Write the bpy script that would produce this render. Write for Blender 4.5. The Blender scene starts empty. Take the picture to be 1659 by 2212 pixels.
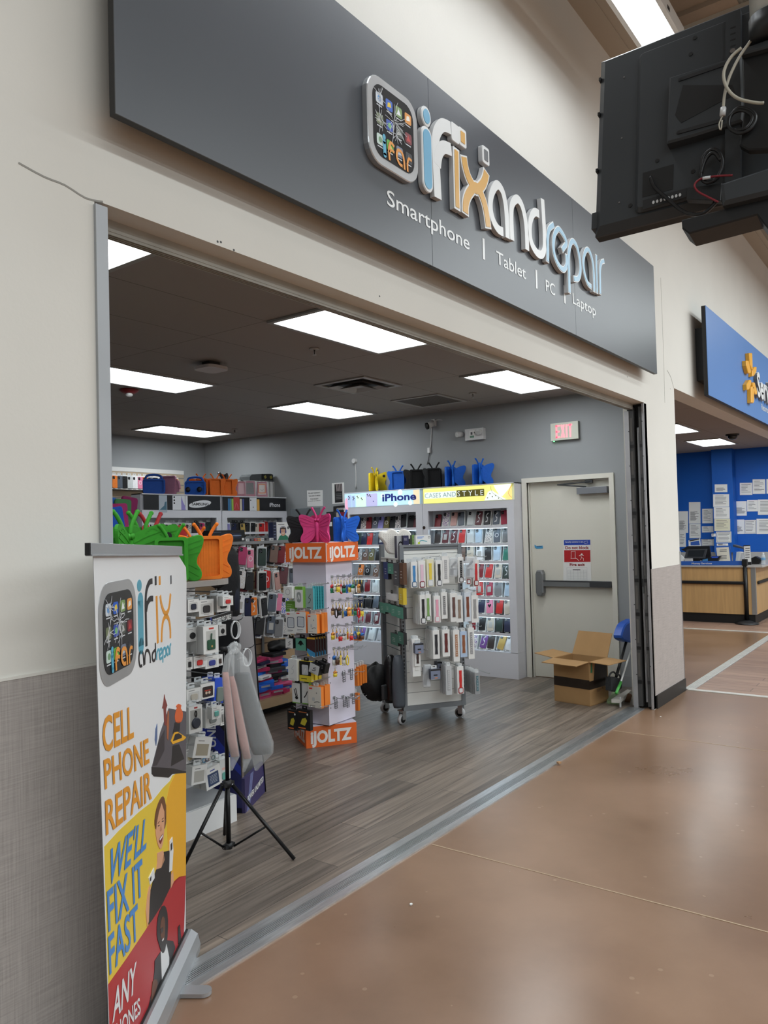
import bpy, bmesh, math, random
from mathutils import Vector, Matrix, Euler
V=Vector; PI=math.pi; R=math.radians
random.seed(7)
SC=bpy.context.scene; COL=SC.collection
# ---------------------------------------------------------------- camera
CAM=V((0,-2.178,1.63)); FPX=1668.184; CX,CY=829.5,1106.0
YAW,PIT,ROL=R(53.61715798),R(1.43902484),R(1.46129076)
_f=V((math.sin(YAW)*math.cos(PIT),math.cos(YAW)*math.cos(PIT),math.sin(PIT)))
_r0=V((math.cos(YAW),-math.sin(YAW),0)); _d0=_f.cross(_r0)
_r=_r0*math.cos(ROL)+_d0*math.sin(ROL); _d=_d0*math.cos(ROL)-_r0*math.sin(ROL)
def ray(u,v): return _r*((u-CX)/FPX)+_d*((v-CY)/FPX)+_f
def px(u,v,ax,val):
    d=ray(u,v); return CAM+d*((val-CAM[ax])/d[ax])
cd=bpy.data.cameras.new('camera'); cam=bpy.data.objects.new('camera',cd); COL.objects.link(cam)
cd.sensor_fit='VERTICAL'; cd.sensor_height=36.0; cd.sensor_width=27.0; cd.lens=FPX/2212*36
cd.clip_start=.05; cd.clip_end=200
mw=Matrix.Identity(4)
for i in range(3): mw[i][0]=_r[i]; mw[i][1]=-_d[i]; mw[i][2]=-_f[i]; mw[i][3]=CAM[i]
cam.matrix_world=mw; SC.camera=cam
# ---------------------------------------------------------------- materials
MATS={}
def lin(c): return tuple((x/255/12.92 if x/255<=.04045 else ((x/255+.055)/1.055)**2.4) for x in c)
def mat(name,rgb,rough=.5,metal=0.,spec=.5,noise=None,bump=None,emit=0.,alpha=1.,trans=0.,coat=0.,aniso=None):
    if name in MATS: return MATS[name]
    m=bpy.data.materials.new(name); m.use_nodes=True; nt=m.node_tree; b=nt.nodes['Principled BSDF']
    c=lin(rgb)+(1,)
    b.inputs['Base Color'].default_value=c; b.inputs['Roughness'].default_value=rough
    b.inputs['Metallic'].default_value=metal; b.inputs['Specular IOR Level'].default_value=spec
    if coat: b.inputs['Coat Weight'].default_value=coat; b.inputs['Coat Roughness'].default_value=.12
    if trans: b.inputs['Transmission Weight'].default_value=trans
    if alpha<1: b.inputs['Alpha'].default_value=alpha
    if emit:
        b.inputs['Emission Color'].default_value=c; b.inputs['Emission Strength'].default_value=emit
    tc=None
    if noise or bump:
        tc=nt.nodes.new('ShaderNodeTexCoord')
    if noise:
        sc_,amt=noise[0],noise[1]; n=nt.nodes.new('ShaderNodeTexNoise'); n.inputs['Scale'].default_value=sc_; n.inputs['Detail'].default_value=3
        mp=nt.nodes.new('ShaderNodeMapping'); nt.links.new(tc.outputs['Object'],mp.inputs['Vector'])
        if len(noise)>2: mp.inputs['Scale'].default_value=noise[2]
        nt.links.new(mp.outputs['Vector'],n.inputs['Vector'])
        r=nt.nodes.new('ShaderNodeMapRange'); r.inputs['From Min'].default_value=.3; r.inputs['From Max'].default_value=.7
        r.inputs['To Min'].default_value=1-amt; r.inputs['To Max'].default_value=1+amt
        nt.links.new(n.outputs['Fac'],r.inputs['Value'])
        h=nt.nodes.new('ShaderNodeHueSaturation'); h.inputs['Color'].default_value=c
        nt.links.new(r.outputs['Result'],h.inputs['Value']); nt.links.new(h.outputs['Color'],b.inputs['Base Color'])
    if bump:
        n2=nt.nodes.new('ShaderNodeTexNoise'); n2.inputs['Scale'].default_value=bump[0]; n2.inputs['Detail'].default_value=4
        nt.links.new(tc.outputs['Object'],n2.inputs['Vector'])
        bp_=nt.nodes.new('ShaderNodeBump'); bp_.inputs['Strength'].default_value=bump[1]; bp_.inputs['Distance'].default_value=.01
        nt.links.new(n2.outputs['Fac'],bp_.inputs['Height']); nt.links.new(bp_.outputs['Normal'],b.inputs['Normal'])
    MATS[name]=m; return m
def col(rgb,rough=.5,spec=.5):
    return mat('paint_%d_%d_%d_%d'%(rgb[0],rgb[1],rgb[2],int(rough*100)),rgb,rough,0,spec)
def emis(name,rgb,st):
    if name in MATS: return MATS[name]
    m=bpy.data.materials.new(name); m.use_nodes=True; nt=m.node_tree; b=nt.nodes['Principled BSDF']
    c=lin(rgb)+(1,); b.inputs['Base Color'].default_value=(.5,.5,.5,1); b.inputs['Roughness'].default_value=.5
    b.inputs['Emission Color'].default_value=c; b.inputs['Emission Strength'].default_value=st
    MATS[name]=m; return m
# ---------------------------------------------------------------- mesh builder
TXT={}
def txtmesh(s,bold=0.0,res=3):
    k=(s,bold)
    if k in TXT: return TXT[k]
    c=bpy.data.curves.new('t','FONT'); c.body=s; c.size=1; c.offset=bold; c.resolution_u=res
    o=bpy.data.objects.new('t',c); COL.objects.link(o)
    dg=bpy.context.evaluated_depsgraph_get(); me=o.evaluated_get(dg).to_mesh()
    vs=[tuple(v.co) for v in me.vertices]; fs=[tuple(p.vertices) for p in me.polygons]
    o.evaluated_get(dg).to_mesh_clear(); bpy.data.objects.remove(o); bpy.data.curves.remove(c)
    if not vs: vs=[(0,0,0),(1,0,0),(0,1,0)]; fs=[]
    x0=min(v[0] for v in vs); x1=max(v[0] for v in vs); y1=max(v[1] for v in vs); y0=min(v[1] for v in vs)
    TXT[k]=(vs,fs,x0,x1,y0,y1); return TXT[k]
def frame(o,ux,uy):
    ux=V(ux).normalized(); uy=V(uy).normalized(); n=ux.cross(uy)
    m=Matrix.Identity(4)
    for i in range(3): m[i][0]=ux[i]; m[i][1]=uy[i]; m[i][2]=n[i]; m[i][3]=o[i]
    return m
def rotz(a,loc=(0,0,0)): return Matrix.Translation(V(loc))@Matrix.Rotation(a,4,'Z')
def rrect(w,h,r,cx=0,cy=0,n=4):
    p=[]
    for (sx,sy,a0) in ((1,1,0),(-1,1,90),(-1,-1,180),(1,-1,270)):
        for k in range(n+1):
            a=R(a0+90*k/n); p.append((cx+sx*(w/2-r)+r*math.cos(a),cy+sy*(h/2-r)+r*math.sin(a)))
    return p
def ell(rx,ry,cx=0,cy=0,n=20,a0=0): return [(cx+rx*math.cos(2*PI*k/n+a0),cy+ry*math.sin(2*PI*k/n+a0)) for k in range(n)]
def smooth_path(pts,n=4,closed=False):
    P=[V(p) for p in pts]; out=[]; N=len(P)
    if N<3: return P
    for i in range(N-1 if not closed else N):
        p0=P[i-1] if (i>0 or closed) else P[0]; p1=P[i]; p2=P[(i+1)%N]; p3=P[(i+2)%N] if (i+2<N or closed) else P[-1]
        for k in range(n):
            t=k/n; out.append(.5*((2*p1)+(p2-p0)*t+(2*p0-5*p1+4*p2-p3)*t*t+(3*p1-p0-3*p2+p3)*t*t*t))
    if not closed: out.append(P[-1])
    return out
class MB:
    def __init__(s): s.v=[]; s.f=[]; s.mi=[]; s.ms=[]; s.T=Matrix.Identity(4); s.sm=[]
    def m(s,m):
        if m not in s.ms: s.ms.append(m)
        return s.ms.index(m)
    def add(s,vs,fs,m,sm=False):
        o=len(s.v); T=s.T
        s.v+= [T@V(v) for v in vs]; i=s.m(m)
        for f in fs: s.f.append([o+k for k in f]); s.mi.append(i); s.sm.append(sm)
        return s
    def box(s,x0,x1,y0,y1,z0,z1,m):
        vs=[(x,y,z) for z in (z0,z1) for y in (y0,y1) for x in (x0,x1)]
        return s.add(vs,[(0,2,3,1),(4,5,7,6),(0,1,5,4),(1,3,7,5),(3,2,6,7),(2,0,4,6)],m)
    def prism(s,p,z0,z1,m,m2=None,sm=False):
        n=len(p); A=sum(p[i][0]*p[(i+1)%n][1]-p[(i+1)%n][0]*p[i][1] for i in range(n))
        if A<0: p=p[::-1]
        vs=[(a[0],a[1],z0) for a in p]+[(a[0],a[1],z1) for a in p]
        s.add(vs,[tuple(range(n-1,-1,-1))]+[(i,(i+1)%n,n+(i+1)%n,n+i) for i in range(n)],m if m2 is None else m2,sm)
        s.add([(a[0],a[1],z1) for a in p],[tuple(range(n))],m); return s
    def bprism(s,p,z0,z1,b,m):   # prism with a bevelled top edge
        n=len(p); A=sum(p[i][0]*p[(i+1)%n][1]-p[(i+1)%n][0]*p[i][1] for i in range(n))
        if A<0: p=p[::-1]
        q=inset(p,b)
        vs=[(a[0],a[1],z0) for a in p]+[(a[0],a[1],z1-b) for a in p]+[(a[0],a[1],z1) for a in q]
        fs=[tuple(range(n-1,-1,-1)),tuple(range(2*n,3*n))]
        for k in (0,n): fs+=[(k+i,k+(i+1)%n,k+n+(i+1)%n,k+n+i) for i in range(n)]
        return s.add(vs,fs,m)
    def ring(s,po,pi,z0,z1,m):
        n=len(po); vs=[(a[0],a[1],z) for z in (z0,z1) for L in (po,pi) for a in L]; fs=[]
        for i in range(n):
            j=(i+1)%n; o0,o1,i0,i1=i,j,n+i,n+j; O0,O1,I0,I1=2*n+i,2*n+j,3*n+i,3*n+j
            fs+=[(O0,O1,I1,I0),(o1,o0,i0,i1),(o0,o1,O1,O0),(i1,i0,I0,I1)]
        return s.add(vs,fs,m)
    def stroke(s,pts,w,z0,z1,m,n=5,closed=False,cap=0):
        P=smooth_path([V((p[0],p[1])) for p in pts],n,closed); L=[];Rr=[]; N=len(P)
        for i in range(N):
            a=P[i-1] if i>0 or closed else P[i]; b=P[(i+1)%N] if i<N-1 or closed else P[i]
            d=(b-a); d=d.normalized() if d.length>1e-9 else V((1,0)); q=V((-d.y,d.x))*(w/2)
            L.append(P[i]+q); Rr.append(P[i]-q)
        vs=[(p.x,p.y,z) for z in (z0,z1) for S_ in (L,Rr) for p in S_]; fs=[]
        for i in range(N if closed else N-1):
            j=(i+1)%N; fs+=[(2*N+i,3*N+i,3*N+j,2*N+j),(i,j,N+j,N+i),(i,2*N+i,2*N+j,j),(N+i,N+j,3*N+j,3*N+i)]
        if not closed: fs+=[(0,N,3*N,2*N),(N-1,3*N-1,4*N-1,2*N-1)]
        s.add(vs,fs,m)
        if cap:
            for e in (P[0],P[-1]): s.prism(ell(w/2,w/2,e.x,e.y,14),z0,z1,m)
        return s
    def tube(s,pts,r,m,n=8,sm=True,k=3,closed=False,taper=None):
        P=smooth_path([V(p) for p in pts],k,closed) if k>1 else [V(p) for p in pts]; N=len(P); vs=[];fs=[]; up=None
        for i in range(N):
            a=P[i-1] if i>0 or closed else P[i]; b=P[(i+1)%N] if i<N-1 or closed else P[i]
            d=(b-a).normalized() if (b-a).length>1e-9 else V((0,0,1))
            if up is None:
                up=V((0,0,1)) if abs(d.z)<.9 else V((1,0,0))
            x=(up-d*up.dot(d)); x=x.normalized() if x.length>1e-6 else d.orthogonal().normalized(); y=d.cross(x); up=x
            rr=r if taper is None else r*(taper[0]+(taper[1]-taper[0])*i/max(1,N-1))
            vs+=[P[i]+(x*math.cos(2*PI*j/n)+y*math.sin(2*PI*j/n))*rr for j in range(n)]
        for i in range(N if closed else N-1):
            for j in range(n): fs.append((i*n+j,i*n+(j+1)%n,((i+1)%N)*n+(j+1)%n,((i+1)%N)*n+j))
        if not closed: fs+=[tuple(range(n-1,-1,-1)),tuple((N-1)*n+j for j in range(n))]
        return s.add(vs,fs,m,sm)
    def cyl(s,a,b,r,m,n=16,r2=None,sm=True):
        return s.tube([a,b],r,m,n,sm,1,False,None if r2 is None else (1,r2/r))
    def lathe(s,prof,m,n=24,sm=True,c=(0,0)):
        vs=[(c[0]+r*math.cos(2*PI*j/n),c[1]+r*math.sin(2*PI*j/n),z) for (r,z) in prof for j in range(n)]; fs=[]
        for i in range(len(prof)-1):
            for j in range(n): fs.append((i*n+j,i*n+(j+1)%n,(i+1)*n+(j+1)%n,(i+1)*n+j))
        fs+=[tuple(range(n-1,-1,-1)),tuple((len(prof)-1)*n+j for j in range(n))]
        return s.add(vs,fs,m,sm)
    def ball(s,c,r,m,n=12,k=8):
        rx,ry,rz=(r,r,r) if not hasattr(r,'__len__') else r; vs=[];fs=[]
        for i in range(k+1):
            t=PI*i/k
            vs+=[(c[0]+rx*math.sin(t)*math.cos(2*PI*j/n),c[1]+ry*math.sin(t)*math.sin(2*PI*j/n),c[2]-rz*math.cos(t)) for j in range(n)]
        for i in range(k):
            for j in range(n): fs.append((i*n+j,i*n+(j+1)%n,(i+1)*n+(j+1)%n,(i+1)*n+j))
        return s.add(vs,fs,m,True)
    def loft(s,secs,m,sm=True,caps=True):
        n=len(secs[0]); vs=[p for q in secs for p in q]; fs=[]
        for i in range(len(secs)-1):
            for j in range(n): fs.append((i*n+j,i*n+(j+1)%n,(i+1)*n+(j+1)%n,(i+1)*n+j))
        if caps: fs+=[tuple(range(n-1,-1,-1)),tuple((len(secs)-1)*n+j for j in range(n))]
        return s.add(vs,fs,m,sm)
    def text(s,t,O,X,Y,m,bold=0.,d=.0008,anchor='box',desc=False):
        # t fills the parallelogram O + [0,1]X + [0,1]Y (baseline at O, cap height = |Y|)
        vs,fs,x0,x1,y0,y1=txtmesh(t,bold); O=V(O);X=V(X);Y=V(Y); nn=X.cross(Y).normalized()*d
        yb=0. ; yt=.73 if not desc else y1
        if desc: yb=y0
        W=max(1e-6,x1-x0)
        s.add([O+X*((v[0]-x0)/W)+Y*((v[1]-yb)/(yt-yb))+nn for v in vs],fs,m); return s
    def obj(s,name,parent=None,world=False,bev=0,solid=0):
        me=bpy.data.meshes.new(name); vs=s.v
        if world and parent is not None:
            inv=PM[parent.name].inverted(); vs=[inv@v for v in vs]
        me.from_pydata([tuple(v) for v in vs],[],s.f)
        for m in s.ms: me.materials.append(m)
        me.polygons.foreach_set('material_index',s.mi); me.polygons.foreach_set('use_smooth',s.sm); me.update()
        o=bpy.data.objects.new(name,me); COL.objects.link(o)
        if parent is not None: o.parent=parent; PM[o.name]=PM[parent.name].copy()
        else: PM[o.name]=Matrix.Identity(4)
        if bev:
            b=o.modifiers.new('b','BEVEL'); b.width=bev; b.segments=2; b.limit_method='ANGLE'; b.angle_limit=R(50)
        return o
PM={}
def inset(p,b):
    n=len(p); out=[]
    for i in range(n):
        a=V(p[i-1][:2]);c=V(p[i][:2]);d=V(p[(i+1)%n][:2]); e1=(c-a).normalized(); e2=(d-c).normalized()
        n1=V((-e1.y,e1.x)); n2=V((-e2.y,e2.x)); k=n1+n2
        q=c+k*(2*b/max(k.length_squared,.6)); out.append((q.x,q.y))
    return out
def thing(name,label,cat,loc=(0,0,0),rz=0,group=None,rot=None,M=None):
    o=bpy.data.objects.new(name,None); COL.objects.link(o); o.empty_display_size=.05
    T=M if M is not None else Matrix.Translation(V(loc))@(rot.to_matrix().to_4x4() if rot else Matrix.Rotation(rz,4,'Z'))
    o.matrix_world=T; o.location=T.to_translation(); o.rotation_euler=T.to_euler()
    PM[o.name]=T.copy(); tag(o,label,cat,group); return o
LABELS={}
def tag(o,label,cat,group=None,kind=None):
    o['label']=label; o['category']=cat
    if group: o['group']=group
    if kind: o['kind']=kind
    return o
def struct(mb,name,label=None):
    o=mb.obj(name); o['kind']='structure'
    if label: o['label']=label
    return o
def inst(name,me,parent,M=None,mats=None):
    o=bpy.data.objects.new(name,me); COL.objects.link(o)
    if parent is not None: o.parent=parent
    if M is not None: o.matrix_local=M
    return o
def dup(root,M,label,group=None,mats=None):
    r=root.copy(); COL.objects.link(r); r.location=M.to_translation(); r.rotation_euler=M.to_euler(); r.scale=M.to_scale()
    PM[r.name]=M.copy(); r['label']=label
    if group: r['group']=group
    def swap(o):
        if mats and o.type=='MESH':
            for sl in o.material_slots:
                if sl.material and sl.material.name in mats:
                    nm=mats[sl.material.name]; sl.link='OBJECT'; sl.material=nm
    for ch in list(root.children):
        c=ch.copy(); COL.objects.link(c); c.parent=r; swap(c)
        for g in list(ch.children):
            d=g.copy(); COL.objects.link(d); d.parent=c; swap(d)
    return r
class Plane:
    """a real plane in the place; p(u,v) gives the point of that plane seen at photo pixel u,v"""
    def __init__(s,o,ux,uy):
        s.o=V(o); s.ux=V(ux).normalized(); s.uy=V(uy).normalized(); s.n=s.ux.cross(s.uy).normalized()
        s.M=frame(s.o,s.ux,s.uy)
    def p(s,u,v,d=0.):
        r=ray(u,v); o=s.o+s.n*d; t=(o-CAM).dot(s.n)/r.dot(s.n); return CAM+r*t
    def l(s,u,v,d=0.):
        q=s.p(u,v,d)-s.o; return (q.dot(s.ux),q.dot(s.uy))
    def L(s,pts,d=0.): return [s.l(a,b,d) for a,b in pts]
ORD=['first','second','third','fourth','fifth','sixth','seventh','eighth','ninth','tenth','eleventh','twelfth','thirteenth','fourteenth','fifteenth','sixteenth']
SHOPL=9.5; HBL=13.0; LEDV=5.0; SGV=.9
# ================================================================ ROOM
def nodes(name,rough=.5,spec=.5,coat=0):
    m=bpy.data.materials.new(name); m.use_nodes=True; nt=m.node_tree; b=nt.nodes['Principled BSDF']
    b.inputs['Roughness'].default_value=rough; b.inputs['Specular IOR Level'].default_value=spec
    if coat: b.inputs['Coat Weight'].default_value=coat; b.inputs['Coat Roughness'].default_value=.2
    N=lambda t,**k: (lambda n:[setattr(n,a,c) for a,c in k.items()] and n or n)(nt.nodes.new(t))
    return m,nt,b,N,nt.links.new
def brickmat(name,c1,c2,mc,bw,bh,mort,rough,grain=None,off=.5,loc=(0,0,0),rz=0,spec=.5,coat=0,gr_amt=.25):
    m,nt,b,N,L=nodes(name,rough,spec,coat)
    tc=N('ShaderNodeTexCoord'); mp=N('ShaderNodeMapping'); mp.inputs['Location'].default_value=loc; mp.inputs['Rotation'].default_value=(0,0,rz)
    L(tc.outputs['Object'],mp.inputs['Vector'])
    br=N('ShaderNodeTexBrick'); br.offset=off; br.inputs['Scale'].default_value=1; br.inputs['Brick Width'].default_value=bw; br.inputs['Row Height'].default_value=bh
    br.inputs['Mortar Size'].default_value=mort; br.inputs['Mortar Smooth'].default_value=.1
    br.inputs['Color1'].default_value=lin(c1)+(1,); br.inputs['Color2'].default_value=lin(c2)+(1,); br.inputs['Mortar'].default_value=lin(mc)+(1,)
    L(mp.outputs['Vector'],br.inputs['Vector']); out=br.outputs['Color']
    if grain:
        m2=N('ShaderNodeMapping'); m2.inputs['Scale'].default_value=grain; L(mp.outputs['Vector'],m2.inputs['Vector'])
        n=N('ShaderNodeTexNoise'); n.inputs['Scale'].default_value=1; n.inputs['Detail'].default_value=6; n.inputs['Distortion'].default_value=.6
        L(m2.outputs['Vector'],n.inputs['Vector'])
        r=N('ShaderNodeMapRange'); r.inputs['From Min'].default_value=.3; r.inputs['From Max'].default_value=.7; r.inputs['To Min'].default_value=1-gr_amt; r.inputs['To Max'].default_value=1+gr_amt
        L(n.outputs['Fac'],r.inputs['Value']); h=N('ShaderNodeHueSaturation'); L(out,h.inputs['Color']); L(r.outputs['Result'],h.inputs['Value']); out=h.outputs['Color']
    L(out,b.inputs['Base Color']); MATS[name]=m; return m
def linen(name,rgb,amt=.1):
    m,nt,b,N,L=nodes(name,.7,.3); tc=N('ShaderNodeTexCoord'); outs=[]
    for sc in ((6,6,220),(220,6,6)):
        mp=N('ShaderNodeMapping'); mp.inputs['Scale'].default_value=sc; L(tc.outputs['Object'],mp.inputs['Vector'])
        n=N('ShaderNodeTexNoise'); n.inputs['Scale'].default_value=1; n.inputs['Detail'].default_value=2; L(mp.outputs['Vector'],n.inputs['Vector']); outs.append(n.outputs['Fac'])
    a=N('ShaderNodeMath',operation='ADD'); L(outs[0],a.inputs[0]); L(outs[1],a.inputs[1])
    r=N('ShaderNodeMapRange'); r.inputs['From Min'].default_value=.7; r.inputs['From Max'].default_value=1.3; r.inputs['To Min'].default_value=1-amt*1.6; r.inputs['To Max'].default_value=1+amt*1.6
    L(a.outputs[0],r.inputs['Value']); h=N('ShaderNodeHueSaturation'); h.inputs['Color'].default_value=lin(rgb)+(1,); L(r.outputs['Result'],h.inputs['Value']); L(h.outputs['Color'],b.inputs['Base Color'])
    MATS[name]=m; return m
def concrete(name,rgb,rgb2):
    m,nt,b,N,L=nodes(name,.3,.45,.25); tc=N('ShaderNodeTexCoord')
    n=N('ShaderNodeTexNoise'); n.inputs['Scale'].default_value=.9; n.inputs['Detail'].default_value=7; n.inputs['Roughness'].default_value=.6; L(tc.outputs['Object'],n.inputs['Vector'])
    cr=N('ShaderNodeValToRGB'); cr.color_ramp.elements[0].position=.34; cr.color_ramp.elements[1].position=.66
    cr.color_ramp.elements[0].color=lin(rgb)+(1,); cr.color_ramp.elements[1].color=lin(rgb2)+(1,); L(n.outputs['Fac'],cr.inputs['Fac'])
    vo=N('ShaderNodeTexVoronoi'); vo.inputs['Scale'].default_value=9; vo.inputs['Randomness'].default_value=1; L(tc.outputs['Object'],vo.inputs['Vector'])
    t=N('ShaderNodeMath',operation='LESS_THAN'); t.inputs[1].default_value=.085; L(vo.outputs['Distance'],t.inputs[0])
    n3=N('ShaderNodeTexNoise'); n3.inputs['Scale'].default_value=1.3; L(tc.outputs['Object'],n3.inputs['Vector'])
    g=N('ShaderNodeMath',operation='GREATER_THAN'); g.inputs[1].default_value=.5; L(n3.outputs['Fac'],g.inputs[0])
    mu=N('ShaderNodeMath',operation='MULTIPLY'); L(t.outputs[0],mu.inputs[0]); L(g.outputs[0],mu.inputs[1])
    mu2=N('ShaderNodeMath',operation='MULTIPLY'); L(mu.outputs[0],mu2.inputs[0]); mu2.inputs[1].default_value=.3
    mx=N('ShaderNodeMix',data_type='RGBA'); L(mu2.outputs[0],mx.inputs['Factor']); L(cr.outputs['Color'],mx.inputs[6]); mx.inputs[7].default_value=lin((190,165,140))+(1,)
    L(mx.outputs[2],b.inputs['Base Color'])
    rr=N('ShaderNodeMapRange'); rr.inputs['To Min'].default_value=.2; rr.inputs['To Max'].default_value=.42; L(n.outputs['Fac'],rr.inputs['Value']); L(rr.outputs['Result'],b.inputs['Roughness'])
    MATS[name]=m; return m
WHITE=mat('white_wall_paint',(222,220,213),.75,0,.3,noise=(1.2,.03),bump=(60,.05))
GREYW=mat('grey_wall_paint',(150,153,155),.8,0,.3,noise=(1.5,.02))
BLUEW=mat('blue_wall_paint',(20,88,178),.6,0,.3,noise=(1.5,.03))
LINEN=linen('linen_wall_panel',(166,160,156))
LINENR=linen('linen_pillar_panel',(172,164,160))
BASEB=mat('black_vinyl_base',(34,34,34),.45,noise=(8,.1))
STEEL=mat('brushed_steel',(185,188,190),.32,.85,noise=(30,.06,(1,30,30)))
ALU=mat('worn_aluminium',(208,210,212),.3,.9,noise=(14,.12,(.6,6,1)))
GALV=mat('galvanised_metal',(180,178,170),.5,.5,noise=(6,.1))
CREAM=mat('cream_door_paint',(214,211,200),.45,0,.4,noise=(2,.015))
DARKGAP=mat('dark_gap',(14,13,13),.6)
WOODF=brickmat('grey_oak_planks',(124,112,101),(90,82,75),(40,36,33),1.22,.178,.0016,.36,(1.6,34,1),.37,(0.3,.06,0),0,.45,0,.42)
CONC=concrete('stained_concrete',(118,90,68),(146,116,94))
TILE=brickmat('wood_look_tile',(168,138,120),(140,112,97),(70,58,52),.9,.15,.003,.4,(2,26,1),.4,(0,0,0),R(90),.4)
CEILT=brickmat('ceiling_tile',(150,143,138),(146,140,135),(104,99,96),1.22,.61,.0035,.9,None,0,(-(3.60-1.22*4),-(1.395-.61*4),0))
# floors
mb=MB(); mb.box(.55,7.80,.085,6.9,-.05,0,WOODF); struct(mb,'floor','grey wood plank floor inside the phone shop')
mb=MB(); mb.box(-6,7.86,-16,.085,-.05,-.001,CONC); mb.box(7.86,12.47,-.035,7,-.05,-.001,CONC); struct(mb,'floor','polished brown concrete floor in front of the shops')
mb=MB(); mb.box(7.86,26,-16,-.035,-.05,-.001,TILE); mb.box(12.47,26,-.035,7,-.05,-.001,TILE); struct(mb,'floor','wood look tile floor on the right')
# threshold with ribs
def profile_x(name,x0,x1,secs,lab):
    mb=MB()
    for (y0,y1,z1,m) in secs: mb.box(x0,x1,y0,y1,-.002,z1,m)
    return struct(mb,name,lab)
RIB=mat('ribbed_strip_dark',(120,122,124),.35,.8)
secs=[(.078,.118,.007,ALU),(.118,.178,.005,RIB),(.178,.225,.007,ALU)]+[(.121+.0095*k,.126+.0095*k,.009,ALU) for k in range(6)]
profile_x('trim_1',.8,6.87,secs,'ribbed aluminium threshold strip along the shop opening')
WSTRIP=mat('worn_white_strip',(214,212,205),.4,.3,noise=(9,.08))
mb=MB(); mb.box(7.86,7.93,-6,-.02,-.002,.006,WSTRIP); struct(mb,'trim_2','white floor strip running towards the camera on the right')
mb=MB(); mb.box(12.44,12.52,-.06,4,-.002,.006,WSTRIP); struct(mb,'trim_3','white floor strip in front of the service counter')
secs=[(-.075,.02,.004,ALU)]+[(-.07+.0135*k,-.063+.0135*k,.008,WSTRIP) for k in range(7)]
profile_x('trim_4',7.89,12.44,secs,'ribbed metal strip between concrete and tile')
CRACK=mat('pale_saw_cut',(172,150,125),.6)
for k,((u0,v0),(u1,v1)) in enumerate((((933.7,1824),(1659,2013)),((1319,1577),(1659,1624.6)))):
    a=px(u0,v0,2,0); mb=MB(); mb.box(a.x-.0035,a.x+.0035,-9,.06,-.002,.0006,CRACK); struct(mb,'trim_%d'%(5+k),'thin pale saw cut joint in the concrete')
# front wall
XL,XR,ZT=1.475,6.885,2.715
PX=7.838
mb=MB()
mb.box(-6,XL-.04,0,.2,0,5.55,WHITE); mb.box(XL-.04,XR,0,.1,ZT,5.55,WHITE); mb.box(XL-.04,XR,.1,.16,ZT+.001,5.55,WHITE); mb.box(XR+.09,PX,.012,.22,0,ZT,WHITE); mb.box(XR+.004,PX,0,.012,0,ZT,WHITE); mb.box(XR,PX,0,.22,ZT,5.55,WHITE); mb.box(PX,26,0,.2,2.973,5.55,WHITE)
struct(mb,'wall_front','white painted storefront wall with patched plaster')
mb=MB(); mb.box(-6,XL-.045,-.006,0,.09,1.24,LINEN); mb.box(-6,XL-.045,-.008,0,1.235,1.243,WHITE); struct(mb,'trim_7','grey linen wainscot on the left wall')
mb=MB(); mb.box(XR+.04,PX-.005,-.006,0,.115,1.235,LINENR); struct(mb,'trim_8','grey linen wainscot on the pillar')
mb=MB(); mb.box(-6,XL-.03,-.012,0,0,.1,BASEB); struct(mb,'baseboard_left','black vinyl base along the left wall')
mb=MB(); mb.box(XR+.06,PX+.012,-.014,0,0,.118,BASEB); mb.box(PX,PX+.012,0,.25,0,.118,BASEB); struct(mb,'baseboard_right','black vinyl base around the pillar')
mb=MB(); mb.box(PX-.012,PX+.004,-.009,.0,.118,1.36,STEEL); struct(mb,'trim_9','steel corner guard on the pillar edge')
# left jamb strip
JAMB=mat('grey_jamb_paint',(172,176,180),.5,.2,.4,noise=(3,.04))
mb=MB(); mb.box(XL-.043,XL,-.012,.2,0,2.70,JAMB); struct(mb,'trim_10','grey painted jamb at the left of the opening')
# plaster flaws: crack from the jamb corner, patch spots
FLAW=mat('plaster_crack',(150,148,142),.8)
PW=Plane((0,0,0),(1,0,0),(0,0,1))
mb=MB(); mb.T=PW.M
mb.stroke(PW.L([(40,352),(95,382),(140,400),(185,428),(222,436)]),.006,0,.0012,FLAW,3)
mb.stroke(PW.L([(1427,600),(1433,760),(1436,870)]),.004,0,.0012,FLAW,3); mb.stroke(PW.L([(1441,800),(1449,815),(1455,838)]),.006,0,.0012,FLAW,3)
for (u,v) in ((470,522),(477,523),(505,540),(1356,802),(1355,814),(1448,840),(820,640)):
    a=PW.l(u,v); mb.prism(ell(.0045,.0045,a[0],a[1],8),0,.001,BASEB)
struct(mb,'trim_11','hairline cracks and old screw holes in the wall')
# header guide inside the opening
mb=MB()
mb.box(XL,XR+.02,.16,.21,2.722,3.1,mat('header_inner_paint',(140,132,122),.6)); mb.box(XL,XR,.098,.16,2.675,ZT,GALV)  # grey-brown inner header board, then the galvanised guide
for k in range(4): mb.box(XL,XR,.10+.013*k,.105+.013*k,2.665,2.676,GALV)
mb.box(XL,XR,.15,.172,2.69,2.73,DARKGAP); struct(mb,'trim_12','metal head guide of the rolling grille')
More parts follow.
